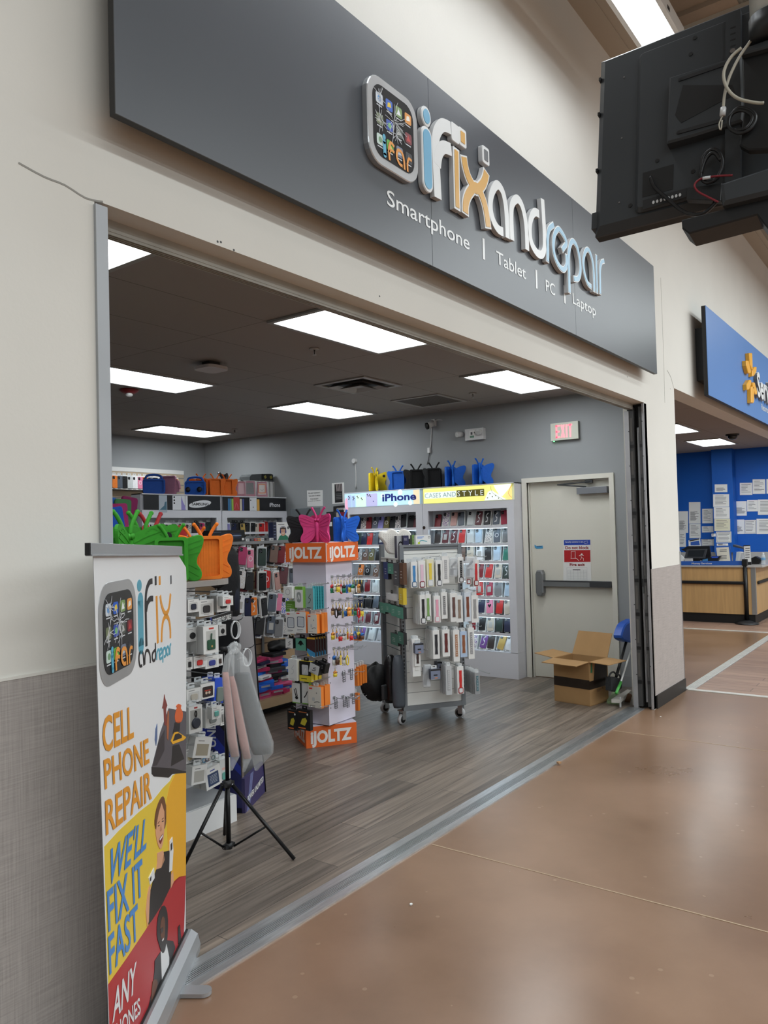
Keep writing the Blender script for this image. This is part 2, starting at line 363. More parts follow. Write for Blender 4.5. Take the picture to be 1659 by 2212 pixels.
# right grille guide
GRAF=mat('dirty_graphite_rubber',(66,66,66),.55,0,.4,noise=(7,.2)); BLK=mat('matte_black',(16,16,17),.5)
GP=mat('guide_metal',(178,178,180),.45,.55,noise=(6,.08)); LG=GP
DHD0=mat('lock_plate_grey',(96,98,98),.4,.5)
t=thing('grille_guide','tall dirty steel and black rubber guide channel of the rolling grille beside the pillar','door guide',(XR+.05,.12,0))
def gb(name,y0,y1,z0,z1,x0,x1,m,bev=0):
    mb=MB(); mb.box(XR+x0,XR+x1,y0,y1,z0,z1,m); return mb.obj(name,t,True,bev)
gb('back_channel',.012,.175,0,ZT-.002,.07,.088,BLK); gb('front_flange',.0,.022,0,ZT-.002,-.002,.07,GP,.002); gb('rear_flange',.138,.178,0,ZT-.06,-.002,.07,GP,.002)
GRL=mat('dirty_rubber_light',(88,86,83),.55,0,.4,noise=(6,.15))
for nm,y0,y1,x in (('rear_seal',.098,.137,.004),('front_seal',.024,.052,.004)):
    mb=MB(); mb.box(XR+x,XR+.06,y0,y1,.02,ZT-.03,GRAF)
    for k in range(8):
        z=.22+.3*k; mb.box(XR+x-.003,XR+x,y0+.002,y1-.002,z,z+.03,BLK); mb.box(XR+x-.0015,XR+x,y0+.012,y1-.006,z+.06,z+.27,GRL)
    mb.obj(nm,t,True)
gb('slide_bar',.056,.07,.06,2.5,.012,.05,GP); gb('bar_groove',.0615,.0645,.06,2.5,.0105,.0125,BLK); gb('lock_plate',.054,.072,1.02,1.27,.006,.02,DHD0,.002); gb('lock_slot',.058,.068,1.08,1.15,.004,.0062,BLK)
for k in range(8):
    for (yy,zz) in ((.142,.3+.31*k),(.02,.38+.31*k)):
        mb=MB(); mb.cyl((XR-.005,yy,zz),(XR+.003,yy,zz),.0045,BLK,8); mb.obj('screw',t,True)
# shop walls
XW,YB,ZC=7.75,6.87,3.025
DY0,DY1,DZ=.65,1.576,2.122
mb=MB(); mb.box(XW,PX,DY1,YB,0,ZC+.2,GREYW); mb.box(XW,PX,.22,DY0,0,ZC+.2,GREYW); mb.box(XW,PX,DY0,DY1,DZ,ZC+.2,GREYW); struct(mb,'wall_right','grey side wall of the shop with the exit door')
mb=MB(); mb.box(.5,PX,YB,YB+.1,0,ZC+.2,GREYW); struct(mb,'wall_back','grey back wall of the shop')
mb=MB(); mb.box(.5,.6,.2,YB,0,ZC+.2,GREYW); struct(mb,'wall_left','grey left wall of the shop')
mb=MB(); mb.box(XW-.012,XW,.285,.59,0,.11,GREYW); struct(mb,'baseboard_shop','grey base of the side wall beside the exit door')
mb=MB(); mb.box(.5,PX,.172,YB+.1,ZC,ZC+.06,CEILT); struct(mb,'ceiling','drop ceiling of the shop')
# the service area behind the pillar
mb=MB(); mb.box(PX,16.2,.2,7,3.025,3.08,CEILT); struct(mb,'ceiling','drop ceiling of the service desk')
mb=MB(); mb.box(15.8,15.9,-.0,7,1.07,3.1,BLUEW); mb.box(15.79,15.9,-.0,7,0,1.07,mat('grey_splash_panel',(168,166,164),.5)); mb.box(15.55,15.8,1.135,1.5,1.07,3.05,BLUEW); struct(mb,'wall_service','blue wall behind the service desk')
mb=MB(); mb.box(7.9,16,6.9,7,0,3.1,BLUEW); struct(mb,'wall_service_side','blue side wall of the service area')
mb=MB(); mb.box(15.9,16,-.2,.2,0,2.97,WHITE); mb.box(15.8,26,.2,.3,0,2.97,WHITE); struct(mb,'wall_service_end','white end wall beyond the service desk')
# exit door with frame
DF=mat('cream_frame_paint',(218,215,205),.45,0,.4)
mb=MB()
for (y0,y1,z0,z1) in ((DY0-.05,DY0,0,DZ+.05),(DY1,DY1+.055,0,DZ+.05),(DY0,DY1,DZ,DZ+.05)): mb.box(XW-.02,XW+.085,y0,y1,z0,z1,DF)
for (y0,y1,z0,z1) in ((DY0,DY0+.016,0,DZ),(DY1-.016,DY1,0,DZ),(DY0,DY1,DZ-.016,DZ)): mb.box(XW+.022,XW+.05,y0,y1,z0,z1,DF)
struct(mb,'trim_13','cream steel frame of the exit door')
d=MB(); d.box(XW+.05,XW+.088,DY0+.004,DY1-.004,.008,DZ-.004,CREAM); d=struct(d,'door_1','cream fire exit door')
PD=Plane((XW+.05,0,0),(0,-1,0),(0,0,1))
t=thing('panic_bar','grey push bar with latch box across the cream exit door','door hardware',(XW+.05,1.1,.95))
DH=mat('grey_door_hardware',(132,134,136),.4,.5); DHD=mat('dark_door_hardware',(70,72,74),.4,.4)
mb=MB(); mb.T=PD.M
a=PD.l(1174,1260); b=PD.l(1328,1262); z=(a[1]+b[1])/2
mb.box(a[0],b[0]-.02,z-.032,z+.03,0,.055,DH); mb.box(a[0],b[0]-.02,z+.022,z+.034,.03,.06,DHD); mb.obj('push_rail',t,True,.004)
mb=MB(); mb.T=PD.M; mb.box(PD.l(1278,1260)[0],b[0]-.015,z-.028,z+.026,.02,.06,DHD); mb.obj('end_cover',t,True,.003)
mb=MB(); mb.T=PD.M; x=PD.l(1170,1262)[0]; mb.bprism([(x-.042,z+.1),(x-.025,z+.14),(x+.03,z+.14),(x+.048,z+.1),(x+.048,z-.1),(x+.03,z-.14),(x-.025,z-.14),(x-.042,z-.1)],0,.07,.012,DH); mb.obj('latch_box',t,True)
t=thing('door_closer','grey box door closer with folded arm at the top of the exit door','door closer',(XW+.05,.85,2.0))
mb=MB(); mb.T=PD.M; a=PD.l(1251,1061); b=PD.l(1316,1061); mb.box(a[0],b[0],a[1]-.035,a[1]+.035,0,.07,mat('closer_grey',(128,130,136),.4,.3)); mb.obj('body',t,True,.003)
mb=MB(); mb.T=PD.M; c=PD.l(1213,1050); e=PD.l(1272,1044); mb.tube([(c[0],c[1]+.01,.11),(e[0]+.06,e[1]+.015,.05)],.008,DHD,6,True,1); mb.tube([(c[0],c[1]+.01,.11),(PD.l(1270,1050)[0],a[1]+.04,.05)],.009,DHD,6,True,1); mb.box(e[0]-.02,e[0]+.06,e[1]+.0,e[1]+.03,.03,.06,DHD); mb.obj('arm',t,True)
# mall roof: deck, joists, wall beam
DECK=mat('painted_roof_deck',(196,188,176),.7,0,.2,noise=(4,.05)); JO=mat('painted_joist',(176,168,154),.6,0,.3)
mb=MB(); mb.box(-8,28,-18,.2,6.75,6.85,DECK)
for k in range(60): mb.box(-6+.45*k,-5.85+.45*k,-18,.15,6.70,6.75,DECK)
struct(mb,'ceiling','painted steel roof deck above the store')
mb=MB(); mb.box(-8,28,-.16,.2,5.55,5.62,JO); mb.box(-8,28,-.06,.0,5.62,6.75,mat('beam_web',(150,143,131),.6)); mb.box(-8,28,-.22,-.16,5.56,5.68,JO); mb.box(-8,28,-.52,-.22,5.70,5.72,mat('beam_soffit',(128,121,111),.7)); struct(mb,'trim_14','steel ledger beam along the top of the storefront wall')
for k in range(8):
    x=-1.0+1.83*k+.22; mb=MB(); mb.box(x-.05,x+.05,-18,-.1,5.62,5.68,JO); mb.box(x-.05,x+.05,-18,-.1,6.62,6.70,JO)
    for q in range(24):
        y=-.3-.7*q; mb.tube([(x,y,5.66),(x,y-.35,6.65)],.022,JO,6,True,1); mb.tube([(x,y-.35,6.65),(x,y-.7,5.66)],.022,JO,6,True,1)
    struct(mb,'trim_%d'%(15+k),'open web roof joist')
# ---------------------------------------------------------------- lamps

def lensmat(name,st):
    m,nt,b,N,L=nodes(name,.4,.3); tc=N('ShaderNodeTexCoord'); sx=N('ShaderNodeSeparateXYZ'); L(tc.outputs['Object'],sx.inputs[0])
    mu=N('ShaderNodeMath',operation='MULTIPLY'); mu.inputs[1].default_value=2*PI*2/.55; L(sx.outputs['Y'],mu.inputs[0])
    si=N('ShaderNodeMath',operation='COSINE'); L(mu.outputs[0],si.inputs[0])
    r=N('ShaderNodeMapRange'); r.inputs['From Min'].default_value=-1; r.inputs['From Max'].default_value=1; r.inputs['To Min'].default_value=st*1.25; r.inputs['To Max'].default_value=st*.75
    L(si.outputs[0],r.inputs['Value']); L(r.outputs['Result'],b.inputs['Emission Strength'])
    b.inputs['Emission Color'].default_value=(.93,.98,1,1); b.inputs['Base Color'].default_value=(.6,.6,.6,1); return m
LENS=lensmat('troffer_lens',SHOPL if 'SHOPL' in globals() else 2.2)
LFR=mat('lamp_frame',(150,150,148),.5)
def troffer(x,y,z,label,grp):
    t=thing('ceiling_light',label,'ceiling light',(x,y,z),0,grp)
    mb=MB(); w,h=.575,.27; mb.ring(rrect(1.215,.605,.004,n=1),rrect(2*w,2*h,.004,n=1),-.012,.004,LFR); mb.obj('frame',t)
    mb=MB(); mb.box(-w,w,-h,h,-.006,.0,LENS); mb.obj('diffuser',t); return t
for (i,j,lab) in ((0,0,'lit ceiling panel cut off by the left jamb, nearest the opening'),(2,0,'large lit ceiling panel in the middle, close behind the head of the opening'),(4,0,'lit ceiling panel nearest the exit sign, behind the head of the opening'),
    (2,4,'lit ceiling panel at the left, above the red fire alarm'),(4,4,'lit ceiling panel between the air vent and the small return grille'),(4,8,'lit ceiling panel deepest in the shop, over the back corner')):
    troffer(3.60-1.22*2+1.22*i+.61,1.395-.305+.61*j,ZC-.004,lab,'ceiling light panels in the shop')
for (x,y,lab) in ((14.05,1.13,'lit ceiling panel of the service desk seen whole beside the black camera dome'),(11.6,1.13,'lit ceiling panel of the service desk cut off by the pillar')):
    troffer(x,y,ZC-.004,lab,'ceiling light panels over the service desk')
HB=emis('high_bay_tube',(244,250,255),HBL); HBF=mat('lamp_white_metal',(226,228,226),.4,.2)
def strip(x0,x1,y,z,label,grp='strip lights under the roof'):
    t=thing('strip_light',label,'strip light',((x0+x1)/2,y,z),0,grp)
    mb=MB(); w=.11; L=(x1-x0)/2
    mb.box(-L,L,-w-.03,-w,-.02,.06,HBF); mb.box(-L,L,w,w+.03,-.02,.06,HBF); mb.box(-L,L,-w-.03,w+.03,.06,.08,HBF)
    for k in range(int(L*4)):
        for s in (-1,1): mb.box(-L+.15+.5*k,-L+.2+.5*k,s*(w+.031)-.001,s*(w+.031)+.001,.005,.03,BLK)
    mb.obj('housing',t); mb=MB(); mb.box(-L+.02,L-.02,-w,w,.03,.058,HB); mb.obj('tube_panel',t); return t
strip(2.0,5.55,-.65,5.0,'long lit strip light above the black television')
# ================================================================ SHOP SIGN
SGREY=mat('charcoal_sign_panel',(76,80,86),.33,0,.45,noise=(.8,.04))
SBLK=mat('sign_edge_black',(22,22,24),.5)
SY=-.12
PS=Plane((0,SY,0),(1,0,0),(0,0,1))
t=thing('shop_sign','long charcoal sign board over the shop opening with an app icon and raised lettering','sign',(4.17,SY,3.0))
x0=PS.l(250,248)[0]; x1=PS.l(1419.5,806.7)[0]; z0=(PS.l(250,248)[1]+PS.l(1419.5,806.7)[1])/2; z1=(PS.l(1410,574.5)[1]+PS.l(725,0)[1])/2
s1=PS.l(931,430)[0]; s2=PS.l(1244,700)[0]
for a,b in ((x0,s1-.0015),(s1+.0015,s2-.0015),(s2+.0015,x1)):
    mb=MB(); mb.box(a,b,SY,SY+.004,z0,z1,SGREY); mb.box(a,b,SY+.004,SY+.032,z0,z1,SBLK); mb.obj('panel',t,True)
mb=MB(); mb.box(x0+.4,x1-.4,SY+.032,0,z0+.15,z0+.2,SBLK); mb.box(x0+.4,x1-.4,SY+.032,0,z1-.2,z1-.15,SBLK); mb.obj('mounting_rail',t,True)
LW=mat('sign_letter_white',(226,228,228),.35); LWS=mat('sign_letter_side',(206,206,206),.4,.1); LB=mat('sign_letter_blue',(112,172,205),.35); LO=mat('sign_letter_orange',(216,168,90),.35); LLB=mat('sign_letter_pale_blue',(150,192,218),.35); LG1=mat('sign_letter_grey',(105,108,112),.4)
LD=.03  # letter depth
S1=lambda x,y:(x/5.53+770,y/5.53+140)
S2=lambda x,y:(x/4.88+1000,y/4.88+360)
def sl(f,pts): return PS.L([f(*p) for p in pts],LD)
def letter(name,strokes,w,face,b=.014,n=6,sub='face',cap=0,lab=None):
    mb=MB(); mb.T=PS.M
    for k_,q in enumerate(strokes): mb.stroke(q,w,0.003,LD-.0005*k_,LWS,n,False,cap)
    for k_,q in enumerate(strokes): mb.stroke(q,w-.0004,LD-.0005*k_,LD+.0006+.0004*k_,LW,n,False,cap)
    o=mb.obj(name,t,True)
    if face is not None:
        mb=MB(); mb.T=PS.M
        for k_,q in enumerate(strokes):
            q=[V(p) for p in q]
            if not cap: # pull ends in
                a=(q[1]-q[0]).normalized(); c=(q[-2]-q[-1]).normalized(); q[0]=q[0]+a*b; q[-1]=q[-1]+c*b
            mb.stroke(q,w-2*b,LD+.0004,LD+.003+.0004*k_,face,n,False,cap)
        f=mb.obj(sub,o); f.location=(0,0,0)
        # keep in root space
        f.data.transform(PM[t.name].inverted()); 
    return o
w1=.07
# i : dot and stem
def capsule_letter(name,outer,inner,face):
    mb=MB(); mb.T=PS.M; mb.bprism(outer,.003,LD,.004,LWS); mb.prism(inset(outer,.004),LD-.001,LD+.0006,LW); o=mb.obj(name,t,True)
    mb=MB(); mb.T=PS.M; mb.prism(inner,LD,LD+.003,face); f=mb.obj('face',o); f.data.transform(PM[t.name].inverted()); return o
def ellfit(f,l,r,tp,bt):
    a=sl(f,[l,r,tp,bt]); cx=(a[0][0]+a[1][0])/2; cz=(a[2][1]+a[3][1])/2; return cx,cz,abs(a[1][0]-a[0][0])/2,abs(a[2][1]-a[3][1])/2
cx,cz,rx,rz=ellfit(S1,(778,640),(890,610),(830,492),(838,742)); capsule_letter('letter_dot',ell(rx,rz,cx,cz,28),ell(rx-.014,rz-.016,cx,cz,28),LB)
cx,cz,rx,rz=ellfit(S1,(785,1100),(908,1100),(838,735),(868,1530)); 
capsule_letter('letter_i',rrect(2*rx,2*rz,rx*.99,cx,cz,8),rrect(2*rx-.026,2*rz-.034,(rx-.013)*.99,cx,cz,8),LB)
letter('letter_f',[sl(S1,[(975,1595),(962,1350),(950,1100),(945,920),(965,800),(1030,720),(1125,755)]),sl(S1,[(965,1200),(985,1060),(1040,985),(1132,1015)])],w1*.95,None)
for (c,fc) in (((1180,815),None),((1268,870),LO),((1546,1085),LG1)):
    a=sl(S1,[c])[0]; mb=MB(); mb.T=PS.M; mb.bprism(rrect(.08,.1,.014,a[0],a[1]),.003,LD,.003,LWS); mb.prism(rrect(.076,.096,.012,a[0],a[1]),LD-.001,LD+.0006,LW); o=mb.obj('letter_dot',t,True)
    if fc: mb=MB(); mb.T=PS.M; mb.prism(rrect(.042,.06,.002,a[0],a[1],1),LD,LD+.003,fc); f=mb.obj('face',o); f.data.transform(PM[t.name].inverted())
letter('letter_i',[sl(S1,[(1190,995),(1196,1370),(1206,1735)])],w1*.9,LO,.013,2)
letter('letter_x',[sl(S1,[(1278,1080),(1300,1225),(1345,1365),(1425,1485),(1500,1435),(1535,1360),(1553,1272)]),sl(S1,[(1300,1790),(1303,1660),(1335,1550),(1405,1465),(1465,1505),(1520,1640),(1553,1790),(1575,1960)])],w1*1.05,LO,.01,8)
wa=.052
letter('letter_a',[sl(S2,[(425,690),(370,655),(318,560),(290,425),(302,290),(358,192),(415,255),(447,385),(463,540),(472,755)])],wa,None,n=7)
letter('letter_n',[sl(S2,[(520,775),(512,620),(510,470),(525,385),(572,340),(620,405),(655,540),(672,700),(678,880)])],wa,None,n=7)
letter('letter_d',[sl(S2,[(803,500),(757,480),(718,545),(705,670),(722,800),(775,900),(828,928),(858,870),(860,740),(852,560),(838,340)])],wa,None,n=7)
letter('letter_r',[sl(S2,[(893,1010),(893,880),(892,760),(908,660),(958,610)])],wa*.85,LLB,.007)
letter('letter_e',[sl(S2,[(1043,885),(1065,850),(1088,812),(1075,755),(1030,680),(1000,660),(965,720),(952,840),(972,960),(1020,1055),(1065,1085),(1092,1030),(1090,920)])],wa*.85,LLB,.007)
letter('letter_p',[sl(S2,[(1122,1335),(1118,1150),(1112,980),(1125,850),(1155,785),(1200,845),(1230,980),(1237,1100),(1215,1180),(1165,1180)])],wa*.85,LLB,.007)
letter('letter_a',[sl(S2,[(1355,1270),(1312,1225),(1280,1120),(1268,1000),(1288,900),(1318,875),(1352,945),(1375,1080),(1385,1325)])],wa*.8,LLB,.007)
letter('letter_i',[sl(S2,[(1404,925),(1408,1130),(1415,1340)])],wa*.7,LLB,.007,2)
letter('letter_r',[sl(S2,[(1448,1350),(1445,1200),(1445,1085),(1460,1010),(1490,995)])],wa*.75,LLB,.007)
# small text line
PT=Plane((0,SY-.001,0),(1,0,0),(0,0,1))
def signtext(s,ul,vl,ur,vr,h,desc=False):
    a=PT.p(ul,vl); b=PT.p(ur,vr); mb=MB(); mb.text(s,a,V((b.x-a.x,0,0)),V((0,0,h)),LW,.006,.001); return mb.obj('lettering',t,True)
hcap=(PT.l(845,412)[1]-PT.l(845,447)[1])
signtext('Smartphone',836,442,1014,535,hcap); signtext('Tablet',1072,568,1136,603,hcap); signtext('PC',1179,628,1199,638,hcap); signtext('Laptop',1237,655,1287,682,hcap)
for (u,v0,v1) in ((1044,515,560),(1158,583,623),(1219,617,655)):
    a=PT.l(u,v0); b=PT.l(u,v1); mb=MB(); mb.T=PT.M; mb.box(a[0]-.012,a[0]+.012,b[1],a[1],0,.001,LW); mb.obj('divider',t,True)
# ---- cracked app icon, shared by sign and banner
IC=dict(frame=mat('icon_silver',(196,198,200),.28,.6,noise=(3,.1)),scr=mat('icon_screen',(26,28,32),.25),shard=mat('icon_crack',(205,208,212),.4))
APPC=[(205,212,220),(40,92,190),(120,150,90),(222,150,70),(110,120,90),(52,80,170),(80,86,80),(120,40,48),(196,214,206),(96,170,62),(110,120,140),(40,42,46)]
APPC2=[(80,140,200),(226,196,60),(235,238,240),(240,236,225),(190,190,170),(120,180,120),(170,170,165),(190,60,60),(110,150,110),(225,200,90),(190,200,210),(90,92,95)]
def icon(parent,M,w,h,depth,rnd):
    """rounded square app icon with a shattered screen, lower left corner at M's origin, w x h"""
    rg=random.Random(rnd); e=w*.095
    mb=MB(); mb.T=M; mb.bprism(rrect(w,h,w*.24,w/2,h/2,6),0.0005,depth,min(.004,depth*.4),IC['frame']); o=mb.obj('icon_frame',parent,True)
    mb=MB(); mb.T=M; mb.prism(rrect(w-2*e,h-2*e,w*.17,w/2,h/2,6),depth,depth+.0012,IC['scr']); mb.obj('icon_screen',parent,True)
    iw=w-2*e; ih=h-2*e; z=depth+.0012
    mb=MB(); mb.T=M
    for r in range(3):
        for c in range(4):
            cx=e+iw*(.155+.235*c); cy=e+ih*(.80-.285*r); k=r*4+c; q=iw*.165; qh=ih*.15
            mb.prism(rrect(q,qh,q*.16,cx,cy,2),z,z+.0006,col(APPC[k],.4)); zz=z+.0006
            if k in (1,3): mb.prism([(cx-q*.3,cy-qh*.25),(cx+q*.3,cy-qh*.1),(cx+q*.15,cy+qh*.3),(cx-q*.2,cy+qh*.2)],zz,zz+.0004,col(APPC2[k],.4))
            elif k in (0,5,8): mb.prism(ell(q*.25,qh*.28,cx,cy,12),zz,zz+.0004,col(APPC2[k],.4))
            else: mb.prism([(cx-q*.3,cy-qh*.3),(cx+q*.32,cy-qh*.25),(cx-q*.05,cy+qh*.34)],zz,zz+.0004,col(APPC2[k],.4))
            mb.box(cx-q*.4,cx+q*.35,cy-qh*.72,cy-qh*.62,z,z+.0004,IC['shard'])
    mb.obj('icon_artwork',parent,True)
    mb=MB(); mb.T=M; z+=.0012
    for (fx,fy,n,L) in ((.5,.62,22,.3),(.17,.82,12,.16),(.16,.52,16,.18),(.55,.45,10,.14)):
        cx=e+iw*fx; cy=e+ih*fy
        for k in range(n):
            a=rg.uniform(0,2*PI); l=L*rg.uniform(.4,1.2); p=[(cx,cy)]
            for s_ in range(3): 
                a2=a+rg.uniform(-.35,.35); p.append((p[-1][0]+math.cos(a2)*l*iw/3,p[-1][1]+math.sin(a2)*l*ih/3))
            p=[(min(max(x,e*1.05),w-e*1.05),min(max(y,e*1.05),h-e*1.05)) for x,y in p]
            mb.stroke(p,w*.0055,z,z+.0004,IC['shard'],1)
    mb.obj('crack_pattern',parent,True)
    mb=MB(); mb.T=M; z+=.0006; B=mat('logo_blue',(86,170,200),.4); Oo=mat('logo_orange',(226,150,66),.4)
    f=lambda a,b:(e+iw*a,e+ih*b)
    mb.prism(ell(iw*.035,ih*.04,*f(.24,.30)),z,z+.0006,B); mb.stroke([f(.24,.235),f(.25,.05)],iw*.07,z,z+.0006,B,1,False,1)
    mb.stroke([f(.36,.02),f(.35,.18),f(.4,.28),f(.48,.25)],iw*.045,z,z+.0006,Oo,3); mb.stroke([f(.36,.13),f(.41,.18),f(.48,.17)],iw*.04,z,z+.0006,Oo,3)
    mb.stroke([f(.68,.05),f(.6,.06),f(.54,.14),f(.57,.24),f(.67,.24),f(.72,.15),f(.73,.02)],iw*.045,z,z+.0006,Oo,4)
    mb.stroke([f(.81,.02),f(.81,.14),f(.85,.22),f(.92,.21)],iw*.04,z,z+.0006,Oo,3); mb.obj('icon_lettering',parent,True)
xl=PS.l(794.5,249,LD)[0]; xr=PS.l(903,321,LD)[0]; zt=PS.l(*S1(400,235),LD)[1]; zb=PS.l(*S1(480,1310),LD)[1]
icon(t,Matrix.Translation((xl,SY,zb))@Matrix.Rotation(PI/2,4,'X'),xr-xl,zt-zb,LD,3)
# ================================================================ SERVICE DESK SIGN
WY=-.16
PWm=Plane((0,WY,0),(1,0,0),(0,0,1)); WB=mat('blue_sign_face',(84,128,190),.4,0,.4,noise=(.7,.03)); WYL=mat('sign_spark_yellow',(236,172,50),.35)
t=thing('service_sign','blue sign board with a yellow spark emblem at the right edge of the photo','sign',(9.5,WY,3.3))
a=PWm.l(1524,659.5); b=PWm.l(1530,852.6)
mb=MB(); mb.box(a[0],13.2,WY,WY+.004,b[1],a[1],WB); mb.box(a[0],13.2,WY+.004,WY+.045,b[1],a[1],SBLK); mb.obj('panel',t,True)
mb=MB(); c=px(1503,710,1,-.01); e=px(1507.5,822.6,1,-.01); mb.box(c.x,12.9,WY+.045,0,e.z,c.z,SBLK); mb.obj('mounting_box',t,True)
S7=lambda x,y:(x/5.53+1380,y/5.53+560)
for pts in ([(1320,1120),(1355,1120),(1362,1310),(1352,1320),(1330,1260)],[(1283,1212),(1312,1212),(1343,1340),(1335,1365),(1310,1360),(1285,1270)],[(1360,1330),(1385,1285),(1408,1285),(1405,1345),(1375,1398),(1358,1398)],
    [(1290,1495),(1325,1440),(1345,1445),(1342,1500),(1318,1560),(1295,1560)],[(1360,1470),(1385,1470),(1415,1580),(1410,1618),(1388,1610),(1365,1530)],[(1342,1520),(1375,1520),(1380,1700),(1370,1720),(1345,1712)]):
    q=PWm.L([S7(*p) for p in pts],.05); mb=MB(); mb.T=PWm.M; mb.bprism(q,.002,.05,.006,WYL); mb.obj('spark_ray',t,True)
p0=PWm.p(*S7(1425,1625),.05); p1=PWm.p(*S7(1540,1690),.05); hh=PWm.l(*S7(1440,1345),.05)[1]-PWm.l(*S7(1440,1630),.05)[1]
mb=MB(); vs,fs,tx0,tx1,ty0,ty1=txtmesh('Service',.03); wid=(p1.x-p0.x)*(tx1-tx0)/(txtmesh('Ser',.03)[3]-txtmesh('Ser',.03)[2])*.95
for k in range(8): mb.text('Service',V((p0.x,WY-.002-.006*k,p0.z)),V((wid,0,0)),V((0,0,hh)),LW,.03,.001)
mb.obj('lettering',t,True)
p0=PWm.p(*S7(1465,1795),0); mb=MB(); mb.text('Returns  |  Money Services',V((p0.x,WY-.001,p0.z)),V((1.55,0,0)),V((0,0,.085)),LW,.01,.001); mb.obj('lettering',t,True)
# ================================================================ HANGING TELEVISION
TX,TT=2.7,R(9.87)
o=px(1300,136,0,TX)
PTV=Plane(o,(0,-1,0),(math.sin(TT),0,math.cos(TT)))
t=thing('television','large black flat television seen from behind, hanging at the top right','television',tuple(o))
Z8=lambda x,y:(x/4.158+1260,y/4.158)
TB=mat('tv_back_grey',(56,59,62),.42,0,.4,noise=(3,.05)); TB2=mat('tv_back_dark',(30,31,33),.45); TBL=mat('tv_black',(12,12,13),.5); SCRW=mat('screw_metal',(170,170,172),.3,.9)
H=.682
mb=MB(); mb.T=PTV.M; mb.box(0,1.22,-H,0,-.035,-.004,TBL); mb.box(.008,1.212,-H+.01,-.01,-.042,-.035,mat('tv_screen',(8,9,12),.12)); mb.obj('screen_frame',t,True)
mb=MB(); mb.T=PTV.M; mb.bprism([(0,-H),(1.22,-H),(1.22,0),(0,0)],-.004,.028,.024,TB); mb.obj('rear_shell',t,True)
mb=MB(); mb.T=PTV.M; a=PTV.l(*Z8(500,600),.03); mb.bprism(rrect(1.22-a[0]-.02,H-.085,.02,(a[0]+1.2)/2,-H/2-.012,3),.026,.046,.012,TB); mb.obj('raised_cover',t,True)
d0=.046
q=PTV.L([Z8(*p) for p in ((770,690),(1300,520),(1300,1120),(745,1280))],.075)
mb=MB(); mb.T=PTV.M
outer=PTV.L([Z8(*p) for p in ((770,690),(1020,610),(1420,485),(1440,1000),(1430,1080),(1000,1215),(745,1285),(758,980))],.085)
mb.bprism(outer,d0,.085,.006,TB); mb.obj('mount_plate',t,True)
hole=PTV.L([Z8(*p) for p in ((895,765),(1340,765),(1370,850),(1280,890),(880,1105),(825,1035))],.0855)
mb=MB(); mb.T=PTV.M; mb.prism(hole,.0851,.0862,TBL); mb.obj('plate_opening',t,True)
for e0,e1 in (((870,715),(1290,570)),((855,1190),(1250,1080))):
    a=PTV.l(*Z8(*e0),.086); b=PTV.l(*Z8(*e1),.086); mb=MB(); mb.T=PTV.M; mb.stroke([a,b],.012,.0851,.088,TB2,1,False,1); mb.obj('plate_rib',t,True)
io=PTV.L([Z8(*p) for p in ((535,1555),(812,1475),(805,1700),(530,1775))],d0)
mb=MB(); mb.T=PTV.M; mb.prism(io,d0,d0+.001,TBL); mb.obj('socket_recess',t,True)
pp=PTV.L([Z8(*p) for p in ((535,1800),(965,1680),(965,1760),(535,1885))],d0)
mb=MB(); mb.T=PTV.M; mb.prism(pp,d0,d0+.001,TB2); 
for k in range(8):
    a=PTV.l(*Z8(632+34*k,1820-9.5*k),d0); mb.prism(ell(.004,.006,a[0],a[1],8),d0+.001,d0+.003,LWS)
mb.obj('port_panel',t,True)
for k,(x,y) in enumerate(((1015,370),(978,515),(678,1468),(1000,1565),(422,1845),(345,1240),(322,1818),(366,693))):
    a=PTV.l(*Z8(x,y),.03); mb=MB(); mb.T=PTV.M; r_=.007 if k<5 else .003; zz=d0 if k<4 else .0285; mb.prism(ell(r_,r_,a[0],a[1],12),zz,zz+.002,TBL if k<5 else SCRW); mb.obj('screw',t,True)
a=PTV.l(*Z8(1350,200),.06); b=PTV.l(*Z8(1340,520),.06)
mb=MB(); mb.T=PTV.M; x=a[0]
mb.box(x-.022,x+.022,-H-.02,-.06,d0,d0+.022,TB)
for k in range(5): mb.box(x-.008,x+.008,-.12-.022*k,-.115-.022*k,d0+.022,d0+.0225,TBL)
c=PTV.l(*Z8(1343,460),.07); mb.prism(ell(.008,.008,c[0],c[1],12),d0+.022,d0+.028,SCRW); mb.obj('mount_rail',t,True)
# clip on the lower left edge
a=PTV.l(*Z8(128,1900),0); mb=MB(); mb.T=PTV.M; mb.box(-.012,.008,-H+.03,-H+.09,-.03,.012,TB); mb.box(-.0125,-.006,-H+.052,-H+.062,-.005,.006,SCRW); mb.obj('edge_clip',t,True)
for k,s_ in enumerate(((180,735),(160,1050),(138,1555))):
    a=PTV.l(*Z8(*s_),0); mb=MB(); mb.T=PTV.M; mb.box(-.001,.006,a[1]-.006,a[1]+.006,.0,.02,TBL); mb.obj('edge_slot',t,True)
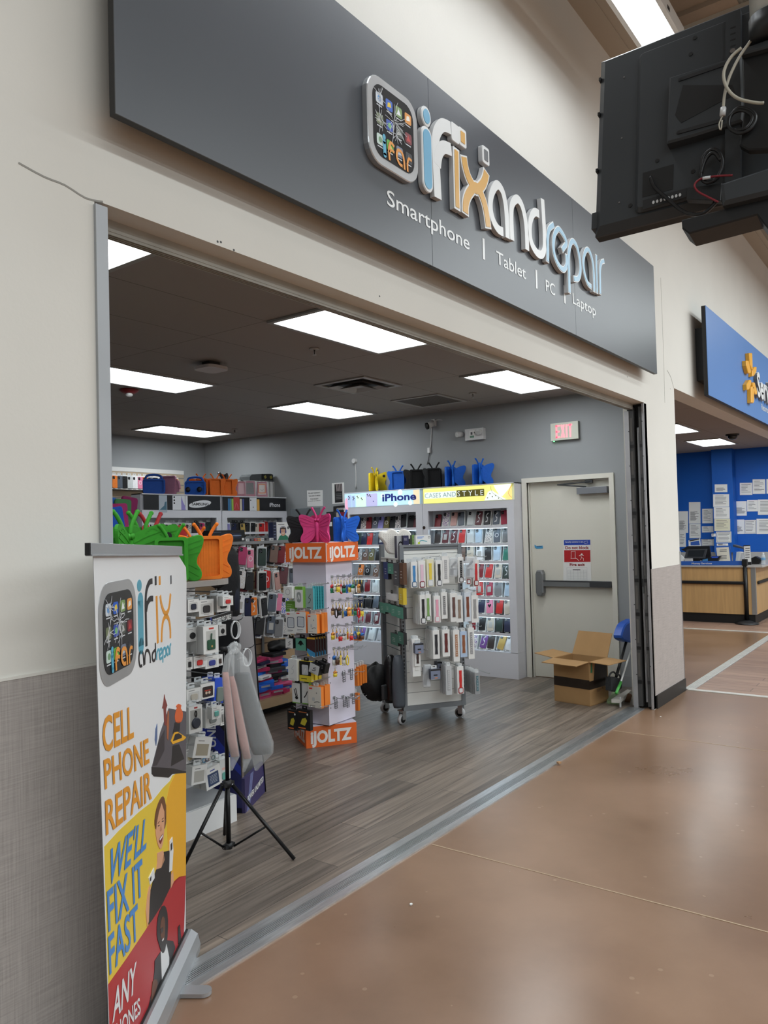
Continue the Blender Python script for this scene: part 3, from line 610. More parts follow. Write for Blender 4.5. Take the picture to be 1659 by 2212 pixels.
# mount arm and pole
t2=thing('ceiling_mount','black pole mount with box arm behind the hanging television','television mount',(TX-.25,o.y-.62,2.8))
def tvp(name,pts,d0,d1,m,b=.004):
    mb=MB(); mb.T=PTV.M; mb.bprism(PTV.L([Z8(*p) for p in pts],d1),d0,d1,b,m); return mb.obj(name,t2,True)
tvp('arm_plate',[(1425,470),(1800,370),(1800,1330),(1480,1345),(1400,1300),(1440,1000)],.125,.15,TBL)
tvp('top_arm',[(1415,435),(1800,300),(1800,385),(1420,490)],.1,.17,TB)
tvp('cable_box',[(1228,1640),(1800,1450),(1800,1700),(1245,1835)],.075,.19,TB,.01)
tvp('bottom_arm',[(880,1972),(1255,1875),(1800,1720),(1800,2240),(1560,1930),(948,2098),(886,2050)],.075,.16,TB2)
tvp('bottom_tab',[(925,1690),(1245,1640),(1235,1800),(925,1790)],.05,.075,TB2,.002)
mb=MB(); q=PTV.p(*Z8(1690,150),.16); q2=PTV.p(*Z8(1690,330),.16); mb.cyl((q.x,q.y,q2.z),(q.x,q.y,q.z),.062,TB2,24); mb.obj('pole_socket',t2,True)
mb=MB(); mb.cyl((q.x,q.y,q.z),(q.x,q.y,6.7),.058,mat('white_pole',(206,208,204),.35,.2),24); mb.obj('pole',t2,True)
# cables
def tvc(name,pts,r,m,d,label,extra=None):
    mb=MB(); P_=[PTV.p(*Z8(*p),d+ (p[2] if len(p)>2 else 0)) if len(p)==2 else PTV.p(*Z8(p[0],p[1]),d+p[2]) for p in pts]
    mb.tube(P_,r,m,7,True,5)
    if extra: extra(mb,P_)
    o=mb.obj(name); tag(o,label,'cable'); return o
CW=mat('beige_cable',(176,170,155),.5); CB=mat('black_cable',(18,18,20),.4); CR=mat('red_cable',(130,28,40),.5)
def plug(mb,P_):
    a,b=P_[-1],P_[-2]; d_=(a-b).normalized(); mb.tube([a,a+d_*.025],.009,LWS,6,True,1); mb.tube([a+d_*.025,a+d_*.05+V((0,.008,0)),a+d_*.06+V((0,.002,-.01)),a+d_*.04],.0022,CW,6)
tvc('network_cable',[(1420,430),(1330,510),(1270,620),(1265,720),(1310,820),(1400,890),(1560,925),(1620,925)],.0048,CW,.185,'thick beige cable looping in front of the television back')
tvc('network_cable',[(1530,330),(1410,500),(1345,620),(1300,730),(1270,850),(1258,970)],.0045,CW,.172,'beige network cable with a clear plug hanging behind the television',plug)
tvc('power_cable',[(605,1590),(640,1680),(760,1790),(880,1890),(980,1925),(1090,1910),(1215,1790)],.006,CB,.06,'black cable plugged into the lower left socket of the television')
tvc('signal_cable',[(1340,1575),(1200,1582),(1060,1605),(1000,1660),(1030,1720),(1120,1770),(1210,1815)],.0032,CR,.10,'thin red cable with a white splice behind the television',lambda mb,P_: mb.tube([P_[1]*.6+P_[2]*.4,P_[1]*.1+P_[2]*.9],.005,LW,7,True,1))
tvc('coiled_cable',[(1310,1060),(1390,970),(1500,990),(1550,1060),(1500,1160),(1400,1195),(1310,1140),(1330,1030),(1430,990),(1520,1050),(1470,1150),(1360,1170)],.0055,CB,.165,'black cable coil hanging at the right of the television back')
tvc('looped_cable',[(1060,1560),(1075,1420),(1150,1345),(1220,1370),(1250,1480),(1200,1600),(1110,1640),(1055,1580),(1100,1430),(1170,1370),(1235,1440)],.006,CB,.09,'black strap tied cable loop at the lower middle of the television back')
# ================================================================ DISPLAY CABINETS
CABW=mat('cabinet_white_laminate',(214,214,220),.4,0,.4,noise=(1.5,.015)); CABI=mat('cabinet_inside',(225,228,230),.5); LED=emis('led_strip',(214,240,255),LEDV); CABD=mat('cabinet_inside_dark',(90,92,96),.6)
SHZ=[.278+.1969*k for k in range(8)]
def cabinet(M,w,label,opx0,opx1,header,lit=True):
    """front face in local xz plane (y=0 is the front, +y goes back), x from 0 to w"""
    t=thing('display_cabinet',label,'display cabinet',M=M); H=2.128; D=.195
    mb=MB(); mb.T=M; mb.box(0,w,0,D,0,.277,CABW); mb.box(0,w,-.001,0,.279,.282,CABD); mb.obj('base',t,True)
    for a,b in ((0,opx0),(opx1,w)): 
        mb=MB(); mb.T=M; mb.box(a,b,0,.025,.279,1.934,CABW); mb.obj('stile',t,True)
    for a,b in ((0,.018),(w-.018,w)):
        mb=MB(); mb.T=M; mb.box(a,b,.0252,D,.279,H,CABW); mb.obj('side_panel',t,True)
    mb=MB(); mb.T=M; mb.box(opx0,opx1,0,.025,1.852,1.934,CABW); mb.obj('top_rail',t,True)
    mb=MB(); mb.T=M; mb.box(.018,w-.018,.182,D,.279,1.93,CABI); mb.obj('back_panel',t,True)
    mb=MB(); mb.T=M; mb.box(.018,w-.018,.03,D,1.936,H,CABW); mb.box(0,w,0,D,H-.012,H,CABW); mb.box(0,w,.0,.03,1.934,1.94,CABW); mb.obj('header_box',t,True)
    for k,z in enumerate(SHZ[1:]):
        mb=MB(); mb.T=M; mb.box(opx0+.001,opx1-.001,.02,.181,z-.012,z,CABI); mb.box(opx0,opx1,.014,.02,z-.02,z+.012,CABW); s=mb.obj('shelf',t,True)
        if lit:
            mb=MB(); mb.T=M; mb.box(opx0+.02,opx1-.02,.03,.05,z-.024,z-.0125,LED); f=mb.obj('led_strip',s); f.data.transform(PM[t.name].inverted())
    header(t,M,w)
    return t
def dsc(o,t): o.data.transform(PM[t.name].inverted()); return o
def hframe(M,z0): # local frame of header art: x right, y up, z outwards
    return M@Matrix.Translation((0,0,z0))@Matrix.Rotation(PI/2,4,'X')
def hdr_cases(t,M,w):
    Y=emis('sign_yellow',(226,228,28),SGV); Wt=emis('sign_white',(225,240,235),SGV*.9); OL=col((116,108,34)); AM=emis('sign_amber',(250,196,20),SGV); BR=col((120,60,20)); TQ=col((70,130,140))
    mb=MB(); mb.T=hframe(M,1.942); x0,x1,h=.018,w-.018,.17
    mb.box(x0,x1,0,h,0,.004,Y)
    z=.004
    mb.prism([(.70*w,0),(.74*w,.095),(.78*w,.11),(.93*w,0)],z,z+.0008,Wt)
    mb.prism([(.8*w,.165),(.985*w,.17),(.96*w,.12),(.89*w,.04),(.86*w,.05),(.82*w,.12)],z,z+.0009,Wt)
    mb.prism([(.97*w,.17),(x1,.17),(x1,0),(.945*w,0),(.91*w,.04),(.965*w,.12)],z,z+.0007,AM); mb.stroke([(.77*w,.16),(.79*w,.08),(.90*w,.0)],.003,z,z+.001,BR,3); mb.stroke([(.985*w,.15),(.95*w,.07),(.985*w,.02)],.003,z,z+.0012,BR,2)
    for q in ((.735,.03),(.76,.075),(.785,.04),(.82,.05),(.85,.02)): mb.prism(ell(.007,.007,q[0]*w,q[1],10),z+.0008,z+.0012,OL)
    mb.box(.03*w,.395*w,.055,.128,z,z+.0006,Wt); mb.box(.40*w,.70*w,.055,.132,z,z+.0006,OL)
    T=mb.T; mb.T=Matrix.Identity(4); g=lambda a,b,c=0:T@V((a,b,c))
    mb.text('CASES AND',g(.035*w,.064,z+.0007),T.to_3x3()@V((.355*w,0,0)),T.to_3x3()@V((0,.056,0)),TQ,-.012)
    mb.text('S T Y L E',g(.408*w,.064,z+.0007),T.to_3x3()@V((.282*w,0,0)),T.to_3x3()@V((0,.06,0)),Wt,-.006)
    mb.obj('lit_sign',t,True)
def hdr_iphone(t,M,w):
    A=emis('sign_aqua',(150,205,225),SGV); DB=mat('sign_deep_blue',(38,52,150),.4); LBc=emis('sign_phone_blue',(130,170,222),SGV*.8); MI=emis('sign_phone_mint',(200,240,215),SGV*.8); PU=emis('sign_phone_purple',(150,146,215),SGV*.8); WH=emis('sign_white',(225,240,235),SGV*.9); PK=emis('sign_pink',(232,130,180),SGV*.8); YE=emis('sign_cream',(240,214,150),SGV*.8)
    mb=MB(); mb.T=hframe(M,1.942); x0,x1,h=.018,w-.03,.17; mb.box(x0,x1,0,h,0,.004,A); z=.004
    mb.prism(ell(.03,.08,.05,.04,14),z,z+.0004,PK); mb.box(.9*w,x1,0,h,z,z+.0004,YE)
    for (a,b,c) in ((.52,.12,.03),(.74,.15,.035),(.86,.02,.03),(.68,.01,.03)): mb.prism(ell(c,c,a*w,b,14),z,z+.0005,WH)
    for k,(a,b,hh,m_) in enumerate(((.055,.11,.155,LBc),(.115,.16,.145,LBc),(.17,.225,.15,MI),(.225,.30,.125,MI),(.305,.35,.165,PU),(.335,.45,.158,PU))):
        mb.prism(rrect((b-a)*w,hh,.012,(a+b)/2*w,hh/2,3),z,z+.0006+.0003*k,m_)
        for q in range(2 if k>1 else 3): mb.prism(ell(.0085,.0085,(a+.018)*w+.012*(q%2),hh-.018-.017*q,10),z+.001+.0003*k,z+.0014+.0003*k,BLK)
    mb.prism(ell(.006,.009,.4*w,.06,10),z+.003,z+.0033,DB)
    T=mb.T; mb.T=Matrix.Identity(4); mb.text('iPhone',T@V((.515*w,.055,z+.002)),T.to_3x3()@V((.42*w,0,0)),T.to_3x3()@V((0,.088,0)),DB,.03)
    mb.obj('lit_sign',t,True)
def hdr_samsung(t,M,w):
    K=mat('header_black',(24,25,30),.35); WH=mat('header_print_white',(222,224,228),.4); VI=col((150,142,205),.4); TE=col((70,110,130),.4)
    mb=MB(); mb.T=hframe(M,1.942); x0,x1,h=.02,w-.02,.17; mb.box(x0,x1,0,h,0,.003,K); z=.003
    mb.prism(rrect(.115,.2,.008,.285,.07,3),z,z+.0006,mat('header_print_grey',(176,186,196),.4)); mb.prism([(.235,0),(.3,.05),(.31,.09),(.335,.1),(.335,0)],z+.0006,z+.001,TE)
    mb.box(.42,.60,0,h,z,z+.0005,WH); mb.prism([(.545,0),(.545,.165),(.57,.1),(.6,.05),(.61,0)],z+.0005,z+.001,VI); mb.box(.605,.64,0,h,z,z+.0006,WH)
    for q in (.15,.115,.08): mb.prism(ell(.011,.011,.445,q,12),z+.0006,z+.001,BLK)
    mb.prism([(c*.17+.83,s*.042+.075+ (c*.17)*.12) for c,s in ((math.cos(2*PI*k/28),math.sin(2*PI*k/28)) for k in range(28))],z,z+.0008,WH)
    T=mb.T; mb.T=Matrix.Identity(4); mb.text('SAMSUNG',T@V((.70,.058,z+.0012)),T.to_3x3()@V((.26,0,0)),T.to_3x3()@V((0,.034,0)),K,.02)
    mb.obj('header_sign',t,True)
def hdr_iphone2(t,M,w):
    K=mat('header_black',(24,25,30),.35); WH=mat('header_print_white',(222,224,228),.4)
    mb=MB(); mb.T=hframe(M,1.942); x0,x1,h=.02,w-.02,.17; mb.box(x0,x1,0,h,0,.003,K); z=.003
    for a,b,c in ((.10,.13,(60,120,170)),(.135,.155,(90,150,170)),(.16,.19,(150,190,80)),(.30,.335,(210,200,180)),(.345,.37,(80,90,160)),(.60,.645,(222,170,80))): mb.box(a,b,.0,h-.02,z,z+.0005,col(c,.4))
    mb.box(.19,.295,0,h,z,z+.0006,col((176,66,58),.4)); mb.stroke([(.21,.02),(.24,.1),(.275,.02)],.012,z+.0006,z+.001,col((200,90,110)),3); mb.box(.47,.595,0,h,z,z+.0006,WH); mb.prism(ell(.007,.01,.53,.045,10),z+.0006,z+.001,BLK); mb.prism(ell(.009,.009,.49,.135,10),z+.0006,z+.001,BLK)
    T=mb.T; mb.T=Matrix.Identity(4); mb.text('iPhone',T@V((.83,.055,z+.001)),T.to_3x3()@V((.2,0,0)),T.to_3x3()@V((0,.055,0)),WH,.015)
    mb.obj('header_sign',t,True)
# side cabinets: front face x=7.55, x(local) runs to -y
MC2=Matrix.Translation((7.55,2.822,0))@Matrix.Rotation(-PI/2,4,'Z'); MC1=Matrix.Translation((7.55,4.012,0))@Matrix.Rotation(-PI/2,4,'Z')
cabinet(MC2,1.18,'white display cabinet under the yellow lit CASES AND STYLE sign',.07,1.095,hdr_cases)
cabinet(MC1,1.185,'white display cabinet under the pale blue lit iPhone sign',.085,1.09,hdr_iphone)
MC3=Matrix.Translation((5.36,5.14,0)); MC4=Matrix.Translation((6.535,5.14,0))
cabinet(MC3,1.165,'white back cabinet under the black SAMSUNG header',.1,1.085,hdr_samsung,False)
cabinet(MC4,1.16,'white back cabinet under the black iPhone header',.085,1.08,hdr_iphone2,False)
# ---------------------------------------------------------------- phone cases
PKW=mat('pack_white',(226,226,224),.45); PKC=mat('pack_clear',(206,210,212),.15,0,.6); PKB=mat('pack_black',(20,20,22),.4); LENSB=mat('lens_black',(12,12,14),.2); MAG=mat('ring_white',(228,228,230),.4)
CASEC={'black':(22,22,25),'navy':(28,34,66),'dark red':(122,22,34),'red':(190,30,28),'crimson':(160,28,60),'slate':(84,92,104),'grey':(122,122,124),'clear':(196,200,200),'frosted':(176,196,214),'rose gold':(186,142,134),'brown':(110,84,72),'lilac':(132,128,186),'olive':(104,96,58),'pink':(222,130,160),'magenta':(176,48,100),'teal':(28,122,104),'dark green':(36,56,50),'white':(228,228,230),'purple':(112,72,140),'blue':(30,84,190),'maroon':(88,28,38),'orange':(224,122,40),'cream':(196,184,168),'silver':(170,172,176),'dark brown':(56,46,44),'gold':(190,160,90)}
CMESH={}
def cmat(c): return mat('case_'+c.replace(' ','_'),CASEC[c],.38,0,.5,noise=(25,.06))
def pattern(c):
    n='case_speckled_'+c.replace(' ','_')
    if n in MATS: return MATS[n]
    m,nt,b,N,L=nodes(n,.4); tc=N('ShaderNodeTexCoord'); vo=N('ShaderNodeTexVoronoi'); vo.inputs['Scale'].default_value=90; L(tc.outputs['Object'],vo.inputs['Vector'])
    cr=N('ShaderNodeValToRGB'); cr.color_ramp.interpolation='CONSTANT'; cr.color_ramp.elements[0].color=lin(CASEC[c])+(1,); cr.color_ramp.elements[1].position=.45; cr.color_ramp.elements[1].color=lin((214,208,204))+(1,)
    L(vo.outputs['Distance'],cr.inputs[0]); L(cr.outputs[0],b.inputs['Base Color']); MATS[n]=m; return m
CW_,CH_=.08,.162
def packmesh(kind):
    k=('pack',kind)
    if k in CMESH: return CMESH[k]
    mb=MB(); w,h=CW_+.018,CH_+.03
    pm={'white':PKW,'clear':PKC,'black':PKB}[kind]
    mb.box(-w/2,w/2,-.011,.011,0,h,pm)
    if kind!='clear': mb.box(-w/2+.007,w/2-.007,-.0116,-.011,.014,h-.014,mat('pack_window',(150,152,152),.2))
    mb.box(-w*.3,w*.1,-.0118,-.0112,.004,.009,PKB if kind!='black' else PKW)
    o=mb.obj('x'); me=o.data; bpy.data.objects.remove(o); me.name='package_'+kind; CMESH[k]=me; return me
def casemesh(c,style,depth=.01):
    k=('case',c,style)
    if k in CMESH: return CMESH[k]
    mb=MB(); m_=pattern(c) if style=='speckled' else cmat(c)
    mb.T=Matrix.Rotation(PI/2,4,'X')
    mb.bprism(rrect(CW_,CH_,.012,0,CH_/2,3),-.004,.006,.0025,m_)
    if style=='ring': mb.ring(ell(.024,.024,0,CH_*.5,20),ell(.018,.018,0,CH_*.5,20),.006,.0068,MAG)
    if style=='card': mb.box(-.022,.022,.035,.1,.006,.0085,col((178,176,172)))
    if style=='heart': mb.prism([(0,.06),(.022,.085),(.018,.1),(.006,.1),(0,.093),(-.006,.1),(-.018,.1),(-.022,.085)],.006,.0068,BLK)
    if style=='swirl':
        for q in range(3): mb.stroke([(-.02+.012*q,.03),(.012,.06+.01*q),(-.012,.1),(.02-.01*q,.135)],.004,.006,.0066,MAG,3)
    o=mb.obj('x'); me=o.data; bpy.data.objects.remove(o); me.name='phone_case'; CMESH[k]=me; return me
def lensmesh():
    if 'lens' in CMESH: return CMESH['lens']
    mb=MB(); mb.T=Matrix.Rotation(PI/2,4,'X'); mb.bprism(rrect(.032,.036,.008,-.018,CH_-.026,3),.006,.0088,.001,LENSB)
    for q in ((-.025,CH_-.019),(-.025,CH_-.034),(-.011,CH_-.026)): mb.prism(ell(.0055,.0055,q[0],q[1],10),.0088,.0096,mat('lens_ring',(90,92,96),.3,.6))
    o=mb.obj('x'); me=o.data; bpy.data.objects.remove(o); me.name='camera_cutout'; CMESH['lens']=me; return me
def tabmesh(dark=False):
    k=('tab',dark)
    if k in CMESH: return CMESH[k]
    mb=MB(); mb.T=Matrix.Rotation(PI/2,4,'X'); mb.ring(rrect(.05,.03,.008,0,.013,2),rrect(.022,.008,.003,0,.016,2),-.001,.001,PKB if dark else PKC); o=mb.obj('x'); me=o.data; bpy.data.objects.remove(o); me.name='hang_tab'; CMESH[k]=me; return me
def phone_case(M,c,style,pack,label,group,tabbed=False,lens=True,scale=1.):
    M=M@Matrix.Scale(scale,4) if scale!=1 else M
    t=thing('boxed_phone_case' if pack else 'phone_case',label,'phone case',M=M,group=group)
    if scale!=1: t.scale=(scale,)*3
    if pack:
        inst('package',packmesh(pack),t); a=inst('phone_case',casemesh(c,style),t,Matrix.Translation((0,-.0135,.015)))
    else: a=inst('case_back',casemesh(c,style),t)
    if lens: inst('camera_cutout',lensmesh(),a)
    if tabbed: inst('hang_tab',tabmesh(pack=='black'),t,Matrix.Translation((0,0,(CH_+.03) if pack else CH_)))
    return t
STY={'speckled':'speckled','ring':'with a white ring','card':'with a card slot','heart':'with a black heart','swirl':'with white swirls','plain':''}
def clabel(c,s,pack,where):
    p={'white':'white-boxed ','clear':'clear-packed ','black':'black-boxed ',None:''}[pack] if s in ('plain','speckled','ring') else ''
    q='%s%s%s phone case%s'%(p,'speckled ' if s=='speckled' else '',c,(' '+STY[s]) if s not in ('plain','speckled') else '')
    return q+', '+where
# rows of the CASES AND STYLE cabinet (top row first), (colour, style, pack)
P='plain'
rowsR=[[('dark red',P,None),('purple','speckled','clear'),('rose gold',P,'white'),('slate',P,'clear'),('clear',P,'clear'),('maroon','swirl','white'),('black','swirl','white'),('slate','swirl','white'),('crimson',P,'white')],
 [('dark brown',P,'white'),('maroon','card','white'),('maroon','swirl','clear'),('red',P,'white'),('clear',P,'clear'),('frosted',P,'clear'),('grey','speckled','white'),('slate','ring','white'),('grey',P,'white')],
 [('grey',P,'clear'),('maroon',P,'clear'),('black',P,'black'),('brown',P,'black'),('cream',P,'white'),('white','card','white'),('black',P,'white'),('frosted',P,'clear'),('teal',P,'white')],
 [('dark red',P,'white'),('grey',P,'white'),('black',P,'white'),('clear',P,'white'),('cream',P,'white'),('dark red',P,'clear'),('red',P,'white'),('cream','card','white'),('dark green','swirl','black')],
 [('grey',P,'clear'),('navy',P,'clear'),('black',P,'white'),('grey','speckled','white'),('silver','speckled','white'),('red','card','white'),('crimson','card','white'),('grey',P,'clear'),('frosted',P,'clear')],
 [('black',P,'white'),('clear',P,'white'),('dark red',P,'white'),('slate',P,'white'),('white',P,'white'),('navy',P,'white'),('pink','heart','white'),('red',P,'black'),('cream',P,'white')],
 [('navy',P,'white'),('black',P,'white'),('clear',P,'white'),('black',P,'white'),('dark red',P,'white'),('black',P,'white'),('cream','card','clear'),('dark green',P,'black'),('navy',P,'black')],
 [('black',P,'white'),('grey',P,'white'),('clear',P,'white'),('black',P,'white'),('purple','speckled','white'),('purple','swirl','white'),('dark brown',P,'white'),('gold',P,'clear'),('white',P,'white')]]
rowsL=[[('navy',P,None),('black','speckled',None),('dark red',P,None),('slate','ring',None),('lilac',P,None),('olive','ring',None),('black',P,None),('navy','speckled',None),('black',P,'clear'),('black',P,None),('maroon',P,None)],
 [('dark green',P,None),('navy',P,None),('red',P,None),('slate',P,None),('navy','card',None),('black',P,None),('black','swirl',None),('black',P,'clear'),('slate',P,'clear'),('black',P,None),('grey',P,None)],
 [('grey','speckled',None),('brown','ring',None),('olive','ring',None),('black',P,None),('grey','speckled',None),('brown','ring',None),('olive','ring',None),('maroon',P,None),('black',P,None),('slate',P,None)],
 [('orange','ring',None),('black','ring',None),('brown','ring',None),('brown','card',None),('black','ring',None),('brown','ring',None),('slate',P,'white'),('black',P,'white')],
 [('black',P,'clear'),('dark red',P,'clear'),('clear',P,'white'),('black',P,'white'),('white',P,'white'),('slate',P,'white'),('black',P,'black'),('grey',P,'white')],
 [('navy',P,'black'),('black',P,'black'),('slate',P,'black'),('dark green',P,'black'),('black',P,'white'),('navy',P,'white'),('clear',P,'white'),('black',P,'white')],
 [('crimson','card','clear'),('maroon',P,'clear'),('maroon','card','clear'),('clear',P,'clear'),('black',P,'clear'),('cream',P,'clear'),('silver',P,'clear'),('white',P,'clear')],
 [('purple',P,'clear'),('clear',P,'clear'),('silver',P,'clear'),('white',P,'clear'),('clear','card','clear'),('grey',P,'clear'),('clear',P,'clear')]]
ROWN=['top','second','third','fourth','fifth','sixth','seventh','bottom']
def fill(M,rows,x0,x1,where,seed,skip=()):
    rg=random.Random(seed)
    for r,row in enumerate(rows):
        z=SHZ[7-r]; n=len(row); p=(x1-x0)/n
        for i,(c,s,pk) in enumerate(row):
            if (r,i) in skip: continue
            lean=rg.uniform(-.14,.04) if r<7 else rg.uniform(0,.22)
            T=M@Matrix.Translation((x0+p*(i+.5)+rg.uniform(-.006,.006),.082,z+.001))@Matrix.Rotation(-.30,4,'X')@Matrix.Rotation(lean,4,'Y')
            phone_case(T,c,s,pk,clabel(c,s,pk,'%s shelf %s from left, %s cabinet'%(ROWN[r],ORD[i],where)),'phone cases in the %s cabinet'%where,scale=1.0 if pk!='x' else 1)
skR=[(r,i) for r in range(3,8) for i in range(9) if i<(4 if r<7 else 4)]+[(2,i) for i in range(0)]
fill(MC2,rowsR,.085,1.085,'yellow-sign',5,skR)
skL=[(r,i) for r in range(2,8) for i in range(20) if (i>3 if r<7 else i>2)]
fill(MC1,rowsL,.1,1.085,'blue-sign',8,skL)
# back cabinets: two hanging rows, only the upper one shows over the gondola
rowS=[('clear',P,'white'),('white',P,'white'),('silver',P,'white'),('dark green',P,'clear'),('grey','speckled','clear'),('olive','speckled','clear'),('black',P,'black'),('magenta',P,'white'),('dark green',P,None)]
rowI=[('lilac',P,'clear'),('navy',P,'black'),('black',P,'black'),('gold',P,'black'),('black',P,'white'),('black',P,'white'),('cream',P,'white'),('red',P,'white'),('red',P,None),('silver',P,'white'),('clear',P,'white')]
def hang(M,row,x0,x1,y,z,where,grp,seed,depth=0):
    rg=random.Random(seed); p=(x1-x0)/len(row)
    for i,(c,s,pk) in enumerate(row):
        h=(CH_+.03 if pk else CH_)
        T=M@Matrix.Translation((x0+p*(i+.5),y+rg.uniform(-.02,.02),z-h+rg.uniform(-.01,.005)))@Matrix.Rotation(rg.uniform(-.1,.1),4,'Y')@Matrix.Rotation(rg.uniform(-.35,.1),4,'Z')
        phone_case(T,c,s,pk,clabel(c,s,pk,'%s from left, %s'%(ORD[i],where)),grp,True)
hang(MC3,rowS,.12,1.08,.09,1.80,'in the SAMSUNG back cabinet','cases hanging in the SAMSUNG back cabinet',3)
hang(MC4,rowI,.1,1.07,.09,1.80,'in the iPhone back cabinet','cases hanging in the iPhone back cabinet',4)
# ================================================================ TABLET CASES
def foam(rgb): return mat('foam_%d_%d_%d'%rgb,rgb,.62,0,.3,noise=(40,.05))
WING=[(.028,.185),(.06,.215),(.107,.233),(.145,.240),(.163,.222),(.160,.19),(.145,.15),(.131,.124),(.128,.09),(.145,.062),(.152,.035),(.145,.010),(.121,0),(.085,.004),(.05,.03),(.028,.07)]
def butterfly(M,rgb,label,la=25,ra=25,hole=False,s=1.,group='butterfly tablet cases'):
    """tray faces -y (towards the local viewer); wings hinge behind it. la/ra: fold of left/right wing in degrees"""
    m_=foam(rgb); t=thing('butterfly_tablet_case',label,'tablet case',M=M@Matrix.Scale(s,4),group=group); t.scale=(s,s,s)
    w,h=.165,.232
    mb=MB(); mb.T=Matrix.Translation((0,0,h/2))@Matrix.Rotation(PI/2,4,'X')
    def wavy(w,h,r,a): return [(x*(1+a*math.cos(PI*2*y/h)),y*(1+a*math.cos(PI*2*x/w))) for x,y in rrect(w,h,r,0,0,4)]
    po=rrect(w,h,.022,0,0,5); pi=rrect(w-.036,h-.036,.012,0,0,5)
    mb.ring([(x*(1-.06*(1-abs(y)/(h/2))),y*(1-.045*(1-abs(x)/(w/2)))) for x,y in po],[(x,y) for x,y in pi],-.002,.026,m_); mb.box(-w/2+.016,w/2-.016,-h/2+.016,h/2-.016,-.006,.006,m_)
    for k in range(-3,4): mb.box(k*.014-.002,k*.014+.002,-h/2+.02,h/2-.02,.006,.0075,m_)
    for k in (-.05,0,.05): mb.box(w/2-.0135,w/2-.008,k-.008,k+.008,.012,.02,BLK)
    mb.obj('tray',t)
    for sgn,ang in ((-1,la),(1,ra)):
        mb=MB(); mb.T=Matrix.Translation((0,.012,0))@Matrix.Rotation(sgn*R(ang),4,'Z')@Matrix.Rotation(PI/2,4,'X')
        p=[(sgn*x,y) for x,y in smooth_path([(a,b) for a,b in WING],3,True) for x,y in [(x,y)]] if False else [(sgn*q.x,q.y) for q in smooth_path([V((a,b,0)) for a,b in WING],3,True)]
        mb.bprism(p,-.022,-.006,.004,m_); mb.bprism([(x,y) for x,y in p],-.0221,-.024,.0,m_) if False else None
        for (a,b,c) in (((.03,.165),(.08,.19),(.15,.215)),((.03,.15),(.09,.165),(.155,.19)),((.03,.135),(.09,.14),(.14,.15)),((.03,.11),(.08,.09),(.135,.06)),((.03,.1),(.07,.065),(.135,.025)),((.03,.085),(.06,.045),(.1,.01))):
            for z0,z1 in ((-.0245,-.0215),(-.0065,-.0035)): mb.stroke([(sgn*q[0],q[1]) for q in (a,b,c)],.0045,z0,z1,m_,3)
        for k in range(9): mb.prism(ell(.003,.003,sgn*(.08+.008*k),.205+.018*math.sin(k*.5),6),-.0245,-.0215,m_)
        if hole: mb.prism(ell(.017,.017,sgn*.115,.19,14),-.0252,-.0021,DARKGAP)
        mb.obj('wing',t)
    mb=MB(); mb.loft([[(rx*math.cos(2*PI*j/10),.036+ry*math.sin(2*PI*j/10),z) for j in range(10)] for z,rx,ry in ((.005,.006,.006),(.03,.014,.013),(.09,.019,.017),(.15,.021,.018),(.175,.012,.012))],m_); mb.ball((-.012,.04,.19),.014,m_,10,6); mb.ball((.012,.04,.19),.014,m_,10,6); mb.obj('body',t)
    for sgn in (-1,1):
        mb=MB(); pts=[(sgn*.016,.02,.2),(sgn*.024,.018,.235),(sgn*.046,.016,.275),(sgn*.06,.012,.292)]; mb.tube(pts,.0088,m_,8,True,4); mb.ball(pts[-1],.0105,m_,8,6); mb.obj('antenna',t)
    return t
def handle_case(M,rgb,label,back=False,s=1.):
    m_=foam(rgb); t=thing('handle_tablet_case',label,'tablet case',M=M); w,h=.25,.175
    mb=MB(); mb.T=Matrix.Translation((0,0,h/2))@Matrix.Rotation(PI/2,4,'X'); mb.ring(rrect(w,h,.03),rrect(w-.04,h-.04,.008),-.003,.026,m_); mb.box(-w/2+.018,w/2-.018,-h/2+.018,h/2-.018,-.006,.008,m_); mb.obj('frame',t)
    mb=MB(); mb.tube([(-.095,0,h-.012),(-.078,0,h+.03),(-.03,0,h+.044),(.03,0,h+.044),(.078,0,h+.03),(.095,0,h-.012)],.014,m_,10); mb.obj('handle',t)
    if back:
        for x in (-.085,.05): 
            mb=MB(); mb.ball((x,-.03,.07),(.03,.022,.032),BLK,10,7); mb.obj('foot',t)
    return t
def face_cam(x,y,z,yaw=0):
    """local -y axis points to the camera in plan, then turned by yaw degrees"""
    a=math.atan2(CAM.x-x,-(CAM.y-y)); return Matrix.Translation((x,y,z))@Matrix.Rotation(a+R(yaw),4,'Z')
def at(u,v,ax,val): return px(u,v,ax,val)
# on the lit cabinets (top z=2.128)
ZT2=2.1285
GB1='butterfly cases on top of the lit cabinets'
for (u,v,rgb,la,ra,yaw,lab,hole) in ((808,1058,(226,200,36),50,40,-122,'yellow butterfly tablet case standing on the lit iPhone cabinet',True),
    (860,1053,(32,98,196),20,20,-12,'bright blue butterfly tablet case showing its dark tray, right of the yellow one',False),(900,1050,(24,25,27),20,20,6,'left of two black butterfly tablet cases on the lit cabinets',False),(938,1048,(24,25,27),20,30,-10,'right of two black butterfly tablet cases on the lit cabinets',False),
    (975,1046,(30,104,206),42,40,-132,'blue butterfly tablet case back to the camera, beside the black ones',False),(1035,1041,(30,104,206),42,40,-135,'blue butterfly tablet case alone at the right, over the yellow lit sign',False)):
    q=px(u,v,0,7.66); butterfly(face_cam(q.x,q.y,ZT2,yaw),rgb,lab,la,ra,hole,1.,GB1)
